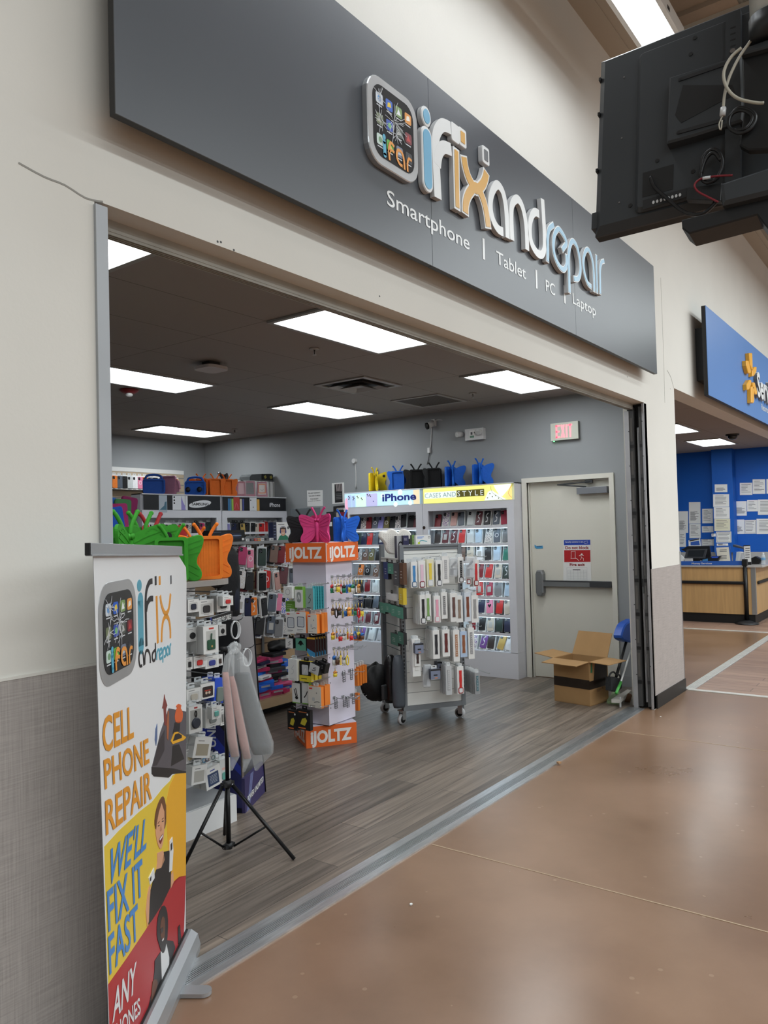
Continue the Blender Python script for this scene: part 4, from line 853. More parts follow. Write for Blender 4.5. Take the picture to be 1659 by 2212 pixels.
# ================================================================ BACK COUNTER AND THINGS ON THE BACK CABINETS
ZB=2.1285
q=px(335,1066,1,5.2); handle_case(face_cam(q.x,5.22,ZB,8),(22,70,150),'dark blue tablet case with an arched handle, left end of the back cabinets')
q=px(427,1069,1,5.2); handle_case(face_cam(q.x,5.24,ZB,-6),(24,82,170),'blue tablet case with handle and two black feet, beside orange butterfly cases',True)
q=px(372,1067,1,5.2); t=thing('folding_tablet_case','dusty pink upright tablet case leaning between the two blue handle cases','tablet case',M=face_cam(q.x,5.26,ZB,-28))
PKM=foam((186,128,152)); mb=MB(); mb.T=Matrix.Translation((0,0,.11))@Matrix.Rotation(PI/2,4,'X'); mb.ring(rrect(.2,.22,.02),rrect(.165,.185,.01),0,.03,PKM); mb.box(-.09,.09,-.1,.1,-.004,.006,PKM); mb.obj('frame',t)
mb=MB(); mb.box(.09,.14,-.02,.0,.03,.16,PKM); mb.tube([(.1,-.01,.17),(.14,-.02,.13),(.15,-.02,.06)],.014,PKM,8); mb.obj('handle',t)
for (u,yaw,lab) in ((447,10,'orange butterfly tablet case behind the blue handle case with feet'),(466,14,'left of two orange butterfly tablet cases with ribbed trays on the back cabinets'),(491,8,'right of two orange butterfly tablet cases with ribbed trays on the back cabinets')):
    q=px(u,1072,1,5.2); butterfly(face_cam(q.x,5.2+(0.1 if u==447 else 0),ZB,yaw),(214,104,26),lab,12,12,False,.92,'orange butterfly cases on the back cabinets')
# shrink wrapped tablet cases
CLR=mat('clear_plastic',(236,238,240),.08,0,.8,alpha=.22); MAGB=mat('magenta_case_edge',(150,24,72),.4)
for k,(u,lab,fc) in enumerate(((521,'shrink-wrapped tablet case with a pale front beside the orange butterflies',(206,160,170)),(540,'shrink-wrapped black tablet case in a magenta sleeve on the back cabinets',(26,26,28)),(566,'shrink-wrapped white and orange tablet case in a magenta sleeve on the back cabinets',(222,214,206)))):
    q=px(u,1076,1,5.2); t=thing('wrapped_tablet_case',lab,'tablet case',M=face_cam(q.x,5.2,ZB,10)); w,h=(.12,.19) if k==0 else (.145,.2)
    mb=MB(); mb.T=Matrix.Rotation(PI/2,4,'X'); mb.ring([(-w/2,0),(w/2,0),(w/2-.01,h),(-w/2+.01,h)],[(-w/2+.02,.03),(w/2-.02,.03),(w/2-.025,h-.02),(-w/2+.025,h-.02)],0,.02,MAGB); mb.obj('sleeve',t)
    mb=MB(); mb.T=Matrix.Rotation(PI/2,4,'X'); mb.box(-w/2+.02,w/2-.02,.03,h-.02,.0,.012,col(fc))
    if k==2: mb.ring(rrect(.1,.13,.01,0,.11,3),rrect(.075,.1,.008,0,.11,3),.012,.017,foam((214,104,26))); mb.stroke([(-.02,.1),(0,.085),(.02,.1)],.004,.012,.014,BLK,3)
    mb.obj('case_front',t)
    mb=MB(); mb.T=Matrix.Rotation(PI/2,4,'X'); mb.bprism(rrect(w+.012,h+.015,.012,0,h/2+.004,3),-.008,.026,.008,CLR); mb.obj('shrink_wrap',t)
# trash bags, boxes behind
def lumpy(c,r,m,seed,n=24,k=16,amp=.14):
    rg=random.Random(seed); ph=[(rg.uniform(1,4),rg.uniform(1,5),rg.uniform(0,6),rg.uniform(0,6)) for _ in range(7)]; vs=[];fs=[]
    for i in range(k+1):
        t_=PI*i/k
        for j in range(n):
            a=2*PI*j/n; d=1+amp*sum(math.sin(p[0]*2*a+p[2])*math.sin(p[1]*t_+p[3]) for p in ph)/2.2
            vs.append((c[0]+r[0]*d*math.sin(t_)*math.cos(a),c[1]+r[1]*d*math.sin(t_)*math.sin(a),max(c[2]-r[2],c[2]-r[2]*d*math.cos(t_)) if t_<1.2 else c[2]-r[2]*d*math.cos(t_)))
    for i in range(k):
        for j in range(n): fs.append((i*n+j,i*n+(j+1)%n,(i+1)*n+(j+1)%n,(i+1)*n+j))
    return vs,fs
BAG=mat('black_bag_plastic',(17,17,19),.28,0,.6,bump=(22,.6))
# shelf top behind the cabinets (counter along the back)
CNT=mat('back_counter_grey',(120,120,122),.6)
mb=MB(); mb.box(5.9,7.745,5.345,5.75,1.98,2.0,CNT); mb.box(5.9,5.92,5.345,5.75,0,1.98,CNT); mb.box(7.70,7.745,5.345,5.75,0,1.98,CNT); o=mb.obj('storage_shelf'); tag(o,'grey storage shelf standing behind the back cabinets, mostly hidden','shelf')
for (u,v,r,lab) in ((476,1022,(.165,.15,.17),'knotted black trash bag behind the orange butterfly cases'),(508,1020,(.2,.17,.175),'smooth bulging black trash bag next to the knotted one')):
    q=px(u,v,1,5.55); t=thing('trash_bag',lab,'trash bag',(q.x,5.55,2.0)); mb=MB(); vs,fs=lumpy((0,0,r[2]*1.0),(r[0],r[1],r[2]*1.02),BAG,u); mb.add(vs,fs,BAG,True); mb.obj('sack',t)
    if u==476:
        mb=MB(); mb.tube([(.02,-.05,.3),(.05,-.06,.38),(.03,-.06,.44)],.03,BAG,8); mb.tube([(.03,-.05,.33),(-.05,-.07,.41),(-.1,-.08,.44)],.02,BAG,8); mb.obj('knot',t)
    t.location.z=2.0
for k in range(6):
    q=px(545+8*k,1045,1,5.5); h=.27
    t=thing('phone_box','white carton standing on edge, %s from left of the row behind wrapped cases'%ORD[k],'box',(5.0+q.x-5.0,5.5,2.0),0,'white cartons on edge behind the wrapped cases')
    mb=MB(); mb.box(-.028,.026,-.08,.08,0,h+.09,PKW); mb.box(-.0285,-.022,-.081,-.079,.02,h+.07,col((120,120,122))); mb.obj('carton',t)
q=px(556,1018,1,5.5); t=thing('wrapped_bundle','grey plastic-wrapped bundle with yellow squares lying on the white cartons','bundle',(q.x,5.5,2.362)); mb=MB(); mb.loft([[(x,-.1+.2*(j in (1,2)),z) for j,z in enumerate((0,0,h,h*.95))] for x,h in ((-.24,.05),(-.2,.085),(.0,.1),(.16,.11),(.2,.1))],mat('grey_wrap',(84,88,90),.25,0,.6,bump=(30,.5)),False); mb.obj('bundle_body',t)
mb=MB(); mb.box(-.02,.19,-.108,-.1,.015,.095,BLK); mb.obj('label_band',t)
for x in (.04,.15): mb=MB(); mb.T=frame((x,-.109,.055),(1,0,.6),(-.6,0,1)); mb.box(-.02,.02,-.02,.02,0,.001,col((150,140,60))); mb.obj('label_mark',t)
for k,(x,c) in enumerate(((448,(226,196,60)),(462,(222,220,216)),(480,(190,40,50)),(487,(226,226,226)),(497,(226,226,226)),(506,(170,30,44)),(517,(214,214,216)))):
    q=px(x,1036,1,5.42); t=thing('product_box','%s upright product box behind the orange butterflies, %s from left'%({0:'yellow',2:'red',5:'dark red'}.get(k,'white'),ORD[k]),'box',(q.x,5.42,2.0),0,'upright boxes behind the orange butterfly cases'); mb=MB(); mb.T=Matrix.Rotation(.1*((k%3)-1),4,'Y'); mb.box(-.035,.035,-.03,.03,.003,.33,col(c)); mb.box(-.02,.02,-.0305,-.03,.2,.31,col((90,90,94))); mb.obj('carton',t)
# back wall slat panel with hanging packs
SLW=mat('slatwall_white',(216,216,214),.45); SLG=mat('slat_groove',(120,122,124),.6)
def slatwall(M,w,z0,z1,m,mg,t,pitch=.1,name='slat_panel'):
    mb=MB(); mb.T=M; mb.box(0,w,0,.018,z0,z1,m); z=z1-pitch*.55
    while z>z0+.02: mb.box(.002,w-.002,-.0012,.001,z-.006,z+.006,mg); z-=pitch
    return mb.obj(name,t,True)
MBW=Matrix.Translation((5.6,6.84,0)); t=thing('slatwall','white slatwall panel on the back wall at the far left','slatwall',M=MBW); slatwall(MBW,1.735,.4,2.53,mat('slatwall_beige',(178,160,136),.5),SLG,t); mb=MB(); mb.T=MBW; mb.box(0,1.735,-.004,.02,2.532,2.588,SLW); mb.obj('top_trim',t,True)
rg=random.Random(4)
for k in range(13):
    u=248+11*k; q=px(u,1018+rg.uniform(0,3),1,6.72); c,s_,pk=[('orange',P,'white'),('slate',P,'clear'),('black',P,'white'),('clear',P,'clear'),('white','ring','white'),('pink','ring','white')][k%6]
    phone_case(Matrix.Translation((q.x,6.74,2.48-.20)),c,s_,pk,clabel(c,s_,pk,'%s from left on the far back wall'%ORD[k]),'cases on the far back wall',True)
# stacked coloured tablet sleeves at the left of the back cabinets
for k,(u,v,c,n) in enumerate(((252,1128,(24,80,176),'blue'),(262,1120,(160,40,100),'magenta'),(270,1110,(60,120,70),'green'),(284,1104,(128,26,82),'plum'),(258,1108,(40,100,180),'light blue'))):
    q=px(u,v,1,4.9); t=thing('tablet_sleeve','%s tablet sleeve leaning in the stack left of the SAMSUNG header'%n,'tablet sleeve',M=Matrix.Translation((q.x,4.9+.03*k,q.z-.12))@Matrix.Rotation(-.15+.1*k,4,'Y')); mb=MB(); mb.T=Matrix.Rotation(PI/2,4,'X'); mb.bprism(rrect(.2,.28,.03,0,.14),0,.025,.008,foam(c)); mb.obj('cover',t); 
mb=MB(); mb.box(4.6,5.33,4.75,5.12,1.66,1.69,CABW); mb.box(4.62,4.64,4.78,5.1,0,1.66,CABW); mb.box(5.29,5.31,4.78,5.1,0,1.66,CABW); o=mb.obj('side_counter'); tag(o,'white counter left of the SAMSUNG back cabinet, behind the green butterflies','counter')
# ================================================================ BEIGE GONDOLA WITH PHONE CASES
BEI=mat('gondola_beige',(176,150,118),.5,0,.4,noise=(3,.04)); BEG=mat('beige_groove',(92,76,58),.6); GREYM=mat('gondola_grey_metal',(140,142,144),.4,.4)
t=thing('gondola_shelf','beige slatwall gondola full of hanging phone cases in the middle of the shop','gondola',(5.3,3.2,0))
GX0,GX1=4.42,5.9
slatwall(Matrix.Translation((GX0,3.2,0)),GX1-GX0,.16,1.54,BEI,BEG,t,.1)
for x in (GX0,4.70,5.26,GX1-.03): mb=MB(); mb.box(x,x+.03,3.185,3.24,0,1.55,GREYM); mb.obj('upright',t,True)
mb=MB(); mb.box(GX0,GX1,2.95,3.45,1.545,1.572,GREYM); mb.obj('top_shelf',t,True)
mb=MB(); mb.box(GX0,GX1,2.80,3.2,.13,.158,BEI); mb.box(GX0,GX1,2.785,2.80,.085,.16,BEI); mb.obj('base_deck',t,True)
mb=MB(); mb.box(GX0,GX1,2.96,3.2,0,.085,BLK); mb.obj('kick',t,True)
mb=MB(); mb.box(GX0,GX1,3.24,3.6,0,1.54,mat('gondola_back',(90,90,92),.6)); mb.obj('back_body',t,True)
YG=2.97
def hook(M,L,t,m_=None):
    k=('hook',L)
    if k not in CMESH:
        mb=MB(); mb.tube([(0,.01,0),(0,-L*.9,.002),(0,-L,.012)],.0028,STEEL,6,True,2); mb.box(-.012,.012,0,.006,-.012,.012,STEEL); o=mb.obj('x'); CMESH[k]=o.data; bpy.data.objects.remove(o); CMESH[k].name='peg_hook'
    o=inst('peg_hook',CMESH[k],t,PM[t.name].inverted()@M); return o
BACKC=['black','navy','slate','dark red','clear','dark green','grey','maroon','cream','brown']
def gcase(u,v,c,s_,pk,row,nb,rz=0,tilt=0,backs=None,y=YG,tab=True):
    q=px(u,v,1,y); h=(CH_+.03 if pk else CH_); rg=random.Random(int(u*7+v))
    hook(Matrix.Translation((q.x,3.186,q.z+.01)),.24,GON)
    for j in range(nb+1):
        cc,ss,pp=(c,s_,pk) if j==0 else ((backs or BACKC)[(int(u)+3*j)%len(backs or BACKC)],P,None if rg.random()<.6 else 'clear')
        hh=(CH_+.03 if pp else CH_)
        T=Matrix.Translation((q.x+rg.uniform(-.008,.008)*j,y+.034*j,q.z-hh))@Matrix.Rotation(R(tilt)+rg.uniform(-.08,.08)*(j>0),4,'Y')@Matrix.Rotation(R(rz)+rg.uniform(-.3,.1)*(j>0),4,'Z')
        lab=clabel(cc,ss,pp,'%s row of beige gondola'%row+', %s'%gwhere(u)) if j==0 else '%s case %s behind the %s one, %s row %s, beige gondola'%(cc,['','right','second'][j],c,row,gwhere(u))
        phone_case(T,cc,ss,pp,lab,'phone cases hanging on the beige gondola',tab)
def gwhere(u): return 'column %d'%0 if False else ('left end' if u<530 else 'left of centre' if u<552 else 'centre' if u<575 else 'right of centre' if u<600 else 'right end')
GON=t
for (u,v,c,s_,pk,row,nb,rz,ti) in ((521,1181,'magenta',P,None,'first',2,-20,8),(537,1184,'pink','ring','white','first',2,0,2),(563,1181,'dark green',P,'clear','first',2,-15,3),(589,1178,'brown',P,None,'first',2,-25,10),(604,1179,'dark red',P,None,'first',2,-40,8),(617,1182,'lilac','speckled',None,'first',2,-30,10),
  (518,1232,'white','speckled',None,'second',2,-15,10),(537,1236,'black',P,None,'second',2,-20,5),(564,1234,'black',P,'white','second',1,-8,2),(573,1232,'red','ring',None,'second',1,-15,8),(597,1233,'rose gold',P,'white','second',2,10,-5),(609,1224,'maroon',P,None,'second',1,-30,14),(628,1224,'slate',P,'white','second',2,5,0),
  (516,1285,'white','card',None,'third',2,-15,8),(532,1288,'navy',P,'clear','third',2,0,3),(545,1287,'orange','swirl','clear','third',2,0,0),(569,1288,'black',P,'white','third',2,8,-4),(584,1280,'slate',P,'clear','third',2,-20,8),(597,1282,'pink',P,None,'third',1,-35,10),(611,1287,'blue','speckled','clear','third',2,-20,8),
  (558,1333,'black',P,None,'fourth',2,-25,10),(583,1331,'slate','card',None,'fourth',2,-20,8),(599,1334,'grey',P,'clear','fourth',2,-30,5),(617,1334,'silver','speckled',None,'fourth',2,-25,10)):
    gcase(u,v,c,s_,pk,row,nb,rz,ti)
# hanging black bags at the left of the gondola
for (u0,v0,u1,v1,w,lab) in ((478,1183,474,1270,.1,'left black padded bag hanging at the end of the beige gondola'),(492,1176,496,1335,.13,'long black laptop sleeve hanging at the end of the beige gondola'),(503,1262,506,1322,.06,'navy pouch hanging below the black laptop sleeve')):
    a=px(u0,v0,1,2.8); b=px(u1,v1,1,2.8); t=thing('hanging_bag',lab,'bag',tuple(b)); L=a.z-b.z
    mb=MB(); mb.loft([[(w*k_*math.cos(2*PI*j/12),.035*k_*math.sin(2*PI*j/12),z) for j in range(12)] for z,k_ in ((0,.5),(.02,.9),(L*.5,1),(L*.85,.85),(L*.97,.5))],mat('bag_navy',(24,28,48),.6) if 'navy' in lab else mat('bag_black',(20,20,23),.6,bump=(40,.3))); mb.obj('bag_body',t)
    mb=MB(); mb.tube([(-.02,0,L*.95),(-.015,0,L+.05),(.015,0,L+.05),(.02,0,L*.95)],.005,BLK,6); mb.obj('strap',t); hook(Matrix.Translation((b.x,3.18,a.z+.05)),.36,GON)
# things on the gondola top
def gbox(u0,u1,vb,vt,y,d,m_,name,lab,cat,deco,z0=1.573,depth=None):
    a=px(u0,vb,1,y); b=px(u1,vb,1,y); c=px(u0,vt,1,y); z0=z0; H=max(.03,c.z-z0); t=thing(name,lab,cat,((a.x+b.x)/2,y,z0)); w=(b.x-a.x)/2
    mb=MB(); mb.box(-w,w,0,d,0,H,m_); mb.obj('carton',t); deco(t,w,H); return t
def dspk(t,w,H):
    mb=MB(); mb.T=frame((0,-.0006,0),(1,0,0),(0,0,1)); mb.prism(rrect(2*w*.62,H*.5,H*.2,.03,H*.5),0,.0006,mat('print_dark_blue',(32,40,60),.25)); mb.prism(ell(w*.3,.006,.1,H*.52,16),.0006,.001,col((120,140,170))); mb.box(w*.82,w*.95,.01,.03,0,.0006,PKW); mb.box(-w*.9,-w*.4,H*.8,H*.86,0,.0006,col((70,80,100))); mb.obj('printed_front',t)
gbox(455,529,1168,1146,2.97,.12,mat('carton_black',(18,19,24),.35),'speaker_box','long black speaker box lying on the top shelf of the beige gondola','box',dspk)
SKIN=col((206,158,132),.6)
def dhead(t,w,H):
    mb=MB(); mb.T=frame((0,-.0006,0),(1,0,0),(0,0,1)); cx=-.01
    mb.prism([(cx-.07,0),(cx-.05,H*.2),(cx-.02,H*.3),(cx+.03,H*.3),(cx+.065,H*.18),(cx+.075,0)],0,.0005,col((40,120,90))); mb.prism(ell(.033,.043,cx,H*.47,20),.0005,.001,SKIN); mb.prism([(cx-.036,H*.5),(cx-.038,H*.66),(cx,H*.73),(cx+.038,H*.66),(cx+.036,H*.5),(cx+.025,H*.6),(cx-.025,H*.61)],.001,.0015,col((70,48,36)))
    for s_ in (-1,1): mb.prism(ell(.009,.018,cx+s_*.036,H*.47,12),.0015,.002,col((44,60,120))); mb.prism(ell(.004,.003,cx+s_*.013,H*.5,8),.001,.0014,BLK)
    mb.stroke([(cx-.014,H*.40),(cx,H*.375),(cx+.014,H*.40)],.005,.001,.0014,PKW,3); mb.stroke([(cx-.037,H*.5),(cx-.036,H*.68),(cx,H*.76),(cx+.036,H*.68),(cx+.037,H*.5)],.004,.002,.0026,col((40,56,110)),4)
    mb.box(-w*.8,w*.1,H*.86,H*.89,0,.0005,BLK); mb.prism(ell(.014,.014,w*.66,H*.68,14),0,.0005,col((90,92,96))); mb.obj('printed_front',t)
gbox(598,628,1165,1128,2.99,.06,PKW,'headphone_box','white headphone box printed with a smiling boy in blue headphones','box',dhead)
def dnav(t,w,H):
    mb=MB(); mb.T=frame((0,-.0006,0),(1,0,0),(0,0,1))
    for k in range(5): mb.box(-w*.6,w*.6,H*(.15+.16*k),H*(.19+.16*k),0,.0005,col((120,130,160)))
    mb.obj('printed_front',t)
gbox(590,597.5,1165,1128,2.985,.06,mat('carton_navy',(24,30,56),.4),'headphone_box','narrow navy side of a box left of the smiling boy box','box',dnav)
def dblu(t,w,H):
    mb=MB(); mb.T=frame((0,-.0006,0),(1,0,0),(0,0,1)); mb.prism(rrect(w*1.0,H*.5,.012,0,H*.6),0,.0005,col((44,70,150))); mb.prism(ell(.008,.008,w*.1,H*.6,10),.0005,.001,PKW); mb.box(-w*.6,w*.6,H*.1,H*.2,0,.0005,PKW); mb.obj('printed_front',t)
gbox(628.5,641,1165,1146,2.985,.05,mat('carton_light_blue',(90,150,200),.4),'speaker_box','small light blue box right of the smiling boy box','box',dblu)
for k,(u,c) in enumerate(((532,(226,226,224)),(542,(40,40,44)),(550,(200,60,40)),(556,(226,150,40)),(564,(222,222,222)),(575,(36,36,40)),(584,(220,220,222)))):
    q=px(u,1164,1,3.0); t=thing('small_box','%s flat box lying on the gondola top, %s from left before the back cabinets'%(['white','black','red','orange','white','black','white'][k],ORD[k]),'box',(q.x,3.0,1.573),0,'small flat boxes on the gondola top'); mb=MB(); mb.box(-.02,.02,-.02,.06,0,.022,col(c)); mb.box(-.014,.014,-.0205,-.02,.006,.016,col((120,120,124))); mb.obj('carton',t)
# monitor seen from behind, on the counter at the right wall
t=thing('monitor','dark grey monitor seen from behind on the counter by the side wall','monitor',(7.3,4.2,1.2))
PM_=Plane((7.25,4.35,1.5),(.6,-.8,0),(0,0,1)); MONG=mat('monitor_grey',(84,90,94),.5,0,.4)
q=PM_.L([(627,1099),(692,1096),(692,1110),(690,1111),(692,1145),(694,1162),(630,1162)]); mb=MB(); mb.T=PM_.M; mb.bprism(q,0,.03,.004,MONG); mb.obj('rear_cover',t,True)
mb=MB(); mb.T=PM_.M; a=PM_.l(660,1117); mb.ring(ell(.014,.014,a[0],a[1],16),ell(.011,.011,a[0],a[1],16),.03,.031,LWS); b=PM_.l(668,1126); mb.box(b[0]-.06,b[0]+.05,b[1]-.015,b[1]+.0,.03,.031,BLK); mb.obj('rear_marking',t,True)
mb=MB(); a=PM_.p(660,1160); mb.cyl((a.x+.03,a.y+.03,1.0),(a.x+.03,a.y+.03,a.z),.03,MONG); mb.cyl((a.x+.03,a.y+.03,1.0),(a.x+.03,a.y+.03,1.015),.12,MONG); mb.obj('stand',t,True)
mb=MB(); mb.box(6.9,7.72,4.05,4.75,.0,.98,CABW); mb.box(6.88,7.73,4.03,4.77,.98,1.0,CNT); o=mb.obj('service_counter'); tag(o,'white service counter at the side wall under the monitor','counter')
for (u0,u1,v0,v1,c,lab,dx) in ((706,723,1105,1150,(36,36,40),'black and white cable box standing behind the butterfly cases',0),(724,732,1107,1150,(170,166,160),'grey product box leaning beside the black and white one',.03),(735,744,1106,1150,(120,24,40),'dark red product box left of the lit iPhone cabinet',.05)):
    a=px(u0,v1,0,7.2+dx); b=px(u1,v0,0,7.2+dx); t=thing('product_box',lab,'box',M=Matrix.Translation((7.2+dx,(a.y+b.y)/2,1.0))@Matrix.Rotation(-PI/2,4,'Z')); w=abs(a.y-b.y)/2; H=b.z-1.0
    mb=MB(); mb.box(-w,w,0,.06,0,H,col(c)); mb.obj('carton',t); mb=MB(); mb.box(-w*.7,w*.7,-.001,0,H*.1,H*.45,PKW); mb.box(-w*.7,w*.3,-.001,0,H*.8,H*.86,PKW); mb.obj('printed_front',t)
# pile of tablet cases on the base deck
rg=random.Random(21)
PC=[((222,222,220),'white'),((30,30,34),'black'),((226,226,228),'white'),((32,90,190),'blue'),((196,84,130),'pink'),((24,26,60),'navy'),((30,110,214),'bright blue'),((214,96,140),'rose'),((60,60,64),'grey'),((168,40,84),'magenta')]
for colm,(u,w) in enumerate(((566,.2),(596,.2),(618,.16))):
    a=px(u,1500,1,2.87); z=.159
    for k in range(13 if colm<2 else 11):
        c,nm=PC[(k*3+colm*2+(k//4))%10]; h=rg.uniform(.022,.034)
        if k<4: c,nm=PC[(4,7,9,3)[(k+colm)%4]]
        t=thing('folded_tablet_case','%s folded tablet case, %s from bottom in the %s pile on the gondola deck'%(nm,ORD[k],['left','middle','right'][colm]),'tablet case',M=Matrix.Translation((a.x+rg.uniform(-.025,.025),2.93+rg.uniform(-.05,.02),z))@Matrix.Rotation(rg.uniform(-.3,.3),4,'Z'),group='folded tablet cases piled on the gondola deck')
        mb=MB(); mb.bprism(rrect(w*rg.uniform(.85,1.05),.15,.012),0,h-.001,.004,foam(c)); mb.obj('cover',t)
        if k%3==1: mb=MB(); mb.box(-w*.3,w*.2,-.0765,-.0745,h*.2,h*.7,col((150,150,156))); mb.obj('label_strip',t)
        z+=h
q=px(610,1383,1,2.9); t=thing('black_pouch','black soft pouch lying on the pile on the gondola deck','pouch',(q.x,2.95,.535)); mb=MB(); vs,fs=lumpy((0,0,.05),(.13,.09,.05),BLK,3); mb.add(vs,fs,mat('bag_black2',(24,24,26),.6),True); mb.obj('pouch_body',t)
# ================================================================ SPINNER TOWER
ORG=mat('spinner_orange',(226,104,44),.4,0,.4); LAV=mat('spinner_white_panel',(214,208,222),.42,0,.4,noise=(2,.015)); JWH=mat('spinner_print_white',(232,226,222),.4)
t=thing('display_spinner','white square spinner tower with orange iJOLTZ header and base panels','display spinner',(4.64,1.86,0)); JT=t
def heavy(mb,txt,T,x,y,w,h,m,z=.001):
    mb.text(txt,T@V((x,y,z)),T.to_3x3()@V((w,0,0)),T.to_3x3()@V((0,h,0)),m,.045,.0006)
kf=V(px(661.8,1617.2,2,0)); kr=V(px(771,1604,2,0)); e1=(kr-kf).normalized(); e2=V((-e1.y,e1.x,0)); BW=(kr-kf).length
MBs=Matrix(((e1.x,e2.x,0,kf.x),(e1.y,e2.y,0,kf.y),(0,0,1,0),(0,0,0,1)))
mb=MB(); mb.T=MBs; mb.box(0,BW,0,BW,0,.158,ORG); mb.box(.002,BW-.002,.002,BW-.002,.158,.164,LAV); T=MBs@Matrix.Rotation(PI/2,4,'X'); heavy_=T
mb.T=Matrix.Identity(4); heavy(mb,'iJOLTZ',T,.035,.035,BW-.075,.09,JWH); T2=MBs@Matrix.Translation((0,BW,0))@Matrix.Rotation(-PI/2,4,'Z')@Matrix.Rotation(PI/2,4,'X'); heavy(mb,'iJOLTZ',T2,.035,.035,BW-.075,.09,JWH)
mb.obj('base',t,True)
c=px(711.7,1568,2,.17); CXo,CYo=c.x,c.y; CS=.33; MCo=Matrix.Translation((CXo,CYo,0))@Matrix.Rotation(R(2),4,'Z')
mb=MB(); mb.T=MCo; mb.box(0,CS,0,CS,.172,1.56,LAV); mb.box(.02,CS-.02,.02,CS-.02,.16,.172,BLK)
for k in range(6): mb.cyl((.02,-.003,.3+.19*k),(.02,.0,.3+.19*k),.004,BLK,6); mb.cyl((CS-.02,-.003,.35+.19*k),(CS-.02,.0,.35+.19*k),.004,BLK,6)
mb.obj('column',t,True)
o_=.038; HZ0,HZ1=1.408,1.555
mb=MB(); mb.T=MCo; mb.box(-o_,CS+o_,-o_,CS+o_,HZ0,HZ1,ORG); mb.box(-o_-.001,-o_+.004,-o_-.001,-o_+.004,HZ0,HZ1,PKC)
for x in (-o_+.012,CS+o_-.012):
    for z in (HZ0+.012,HZ1-.012): mb.cyl((x,-o_-.002,z),(x,-o_,z),.004,LWS,8)
mb.T=Matrix.Identity(4); T=MCo@Matrix.Translation((-o_,-o_,HZ0))@Matrix.Rotation(PI/2,4,'X'); heavy(mb,'iJOLTZ',T,.04,.033,CS+2*o_-.08,.085,JWH); T2=MCo@Matrix.Translation((-o_,CS+o_,HZ0))@Matrix.Rotation(-PI/2,4,'Z')@Matrix.Rotation(PI/2,4,'X'); heavy(mb,'iJOLTZ',T2,.04,.033,CS+2*o_-.08,.085,JWH)
mb.obj('header',t,True)
def S8(x,y): return (x/4.61+600,y/4.61+1160)
# boxes hung on the left face (fronts look along -x)
LF=lambda d: Plane((CXo-d,CYo,0),(0,-1,0),(0,0,1))
def hbox(parent_plane,d,x0,y0,x1,y1,depth,front,side,name,lab,cat,deco=None,f=S8,grp=None,tilt=0,tab=True,out=None):
    """box whose front rectangle is seen at photo zoom x0..x1,y0..y1 on the plane offset d; it reaches back by depth"""
    P_=parent_plane; cx=(x0+x1)/2; a=P_.p(*f(x0,(y0+y1)/2),d); b=P_.p(*f(x1,(y0+y1)/2),d); tp=P_.p(*f(cx,y0),d); bt=P_.p(*f(cx,y1),d)
    w=(b-a).dot(P_.ux)/2; h=(tp-bt).dot(P_.uy); cen=(a+b)/2; M=frame(V((cen.x,cen.y,bt.z)),P_.ux,P_.uy)@Matrix.Rotation(R(tilt),4,'Z')
    t=thing(name,lab,cat,M=M,group=grp)
    mb=MB(); mb.box(-w,w,0,h,-depth,0,side); mb.prism([(-w,0),(w,0),(w,h),(-w,h)],0,.0006,front); mb.obj('carton',t)
    if deco: 
        mb=MB(); deco(mb,w,h); 
        if mb.f: mb.obj('printed_front',t)
    if tab: 
        mb=MB(); mb.ring(rrect(min(.05,w*1.2),.03,.006,0,h+.012,2),rrect(min(.022,w*.5),.008,.003,0,h+.016,2),-depth*.5-.001,-depth*.5+.001,PKC if tab==1 else PKB); mb.obj('hang_tab',t)
    return t
G_=lambda *c: col(c,.45)
def dlines(n,c,a=.1,b=.5):
    def f(mb,w,h):
        for k in range(n): mb.box(-w*.7,w*(.5-.25*(k%2)),h*(a+(b-a)*k/n),h*(a+(b-a)*k/n)+h*.02,.0006,.001,c)
    return f
def dcable(c,bg=None):
    def f(mb,w,h):
        mb.stroke([(-w*.4,h*.3),(w*.1,h*.35),(w*.3,h*.5),(-w*.2,h*.55),(w*.35,h*.72)],w*.1,.0006,.0012,c,4); mb.box(-w*.7,w*.3,h*.06,h*.09,.0006,.001,c)
    return f
def dwin(c,r=.6,extra=None):
    def f(mb,w,h):
        mb.prism(rrect(w*1.3,h*.6,w*.15,0,h*.5,3),.0006,.001,G_(206,208,210)); mb.prism(rrect(w*1.1,h*.48,w*.2,0,h*.5,3),.001,.0016,c)
        if extra: extra(mb,w,h)
    return f
def dring(mb,w,h): mb.ring(ell(w*.55,w*.55,0,h*.55,20),ell(w*.47,w*.47,0,h*.55,20),.0006,.001,G_(150,150,152)); mb.box(-w*.3,w*.3,h*.08,h*.1,.0006,.001,G_(150,150,152))
def dorange(mb,w,h):
    mb.box(-w*.85,-w*.35,h*.86,h*.93,.0006,.001,G_(210,50,40)); mb.prism(rrect(w*.4,h*.16,.004,-w*.2,h*.4,2),.0006,.001,G_(196,196,196)); mb.stroke([(-w*.1,h*.25),(w*.4,h*.3),(w*.75,h*.28)],.004,.0006,.001,G_(80,80,82),3); mb.prism(ell(.005,.005,w*.3,h*.7,10),.0006,.001,G_(120,120,120)); mb.box(-w*.8,w*.1,h*.08,h*.1,.0006,.001,G_(130,130,130))
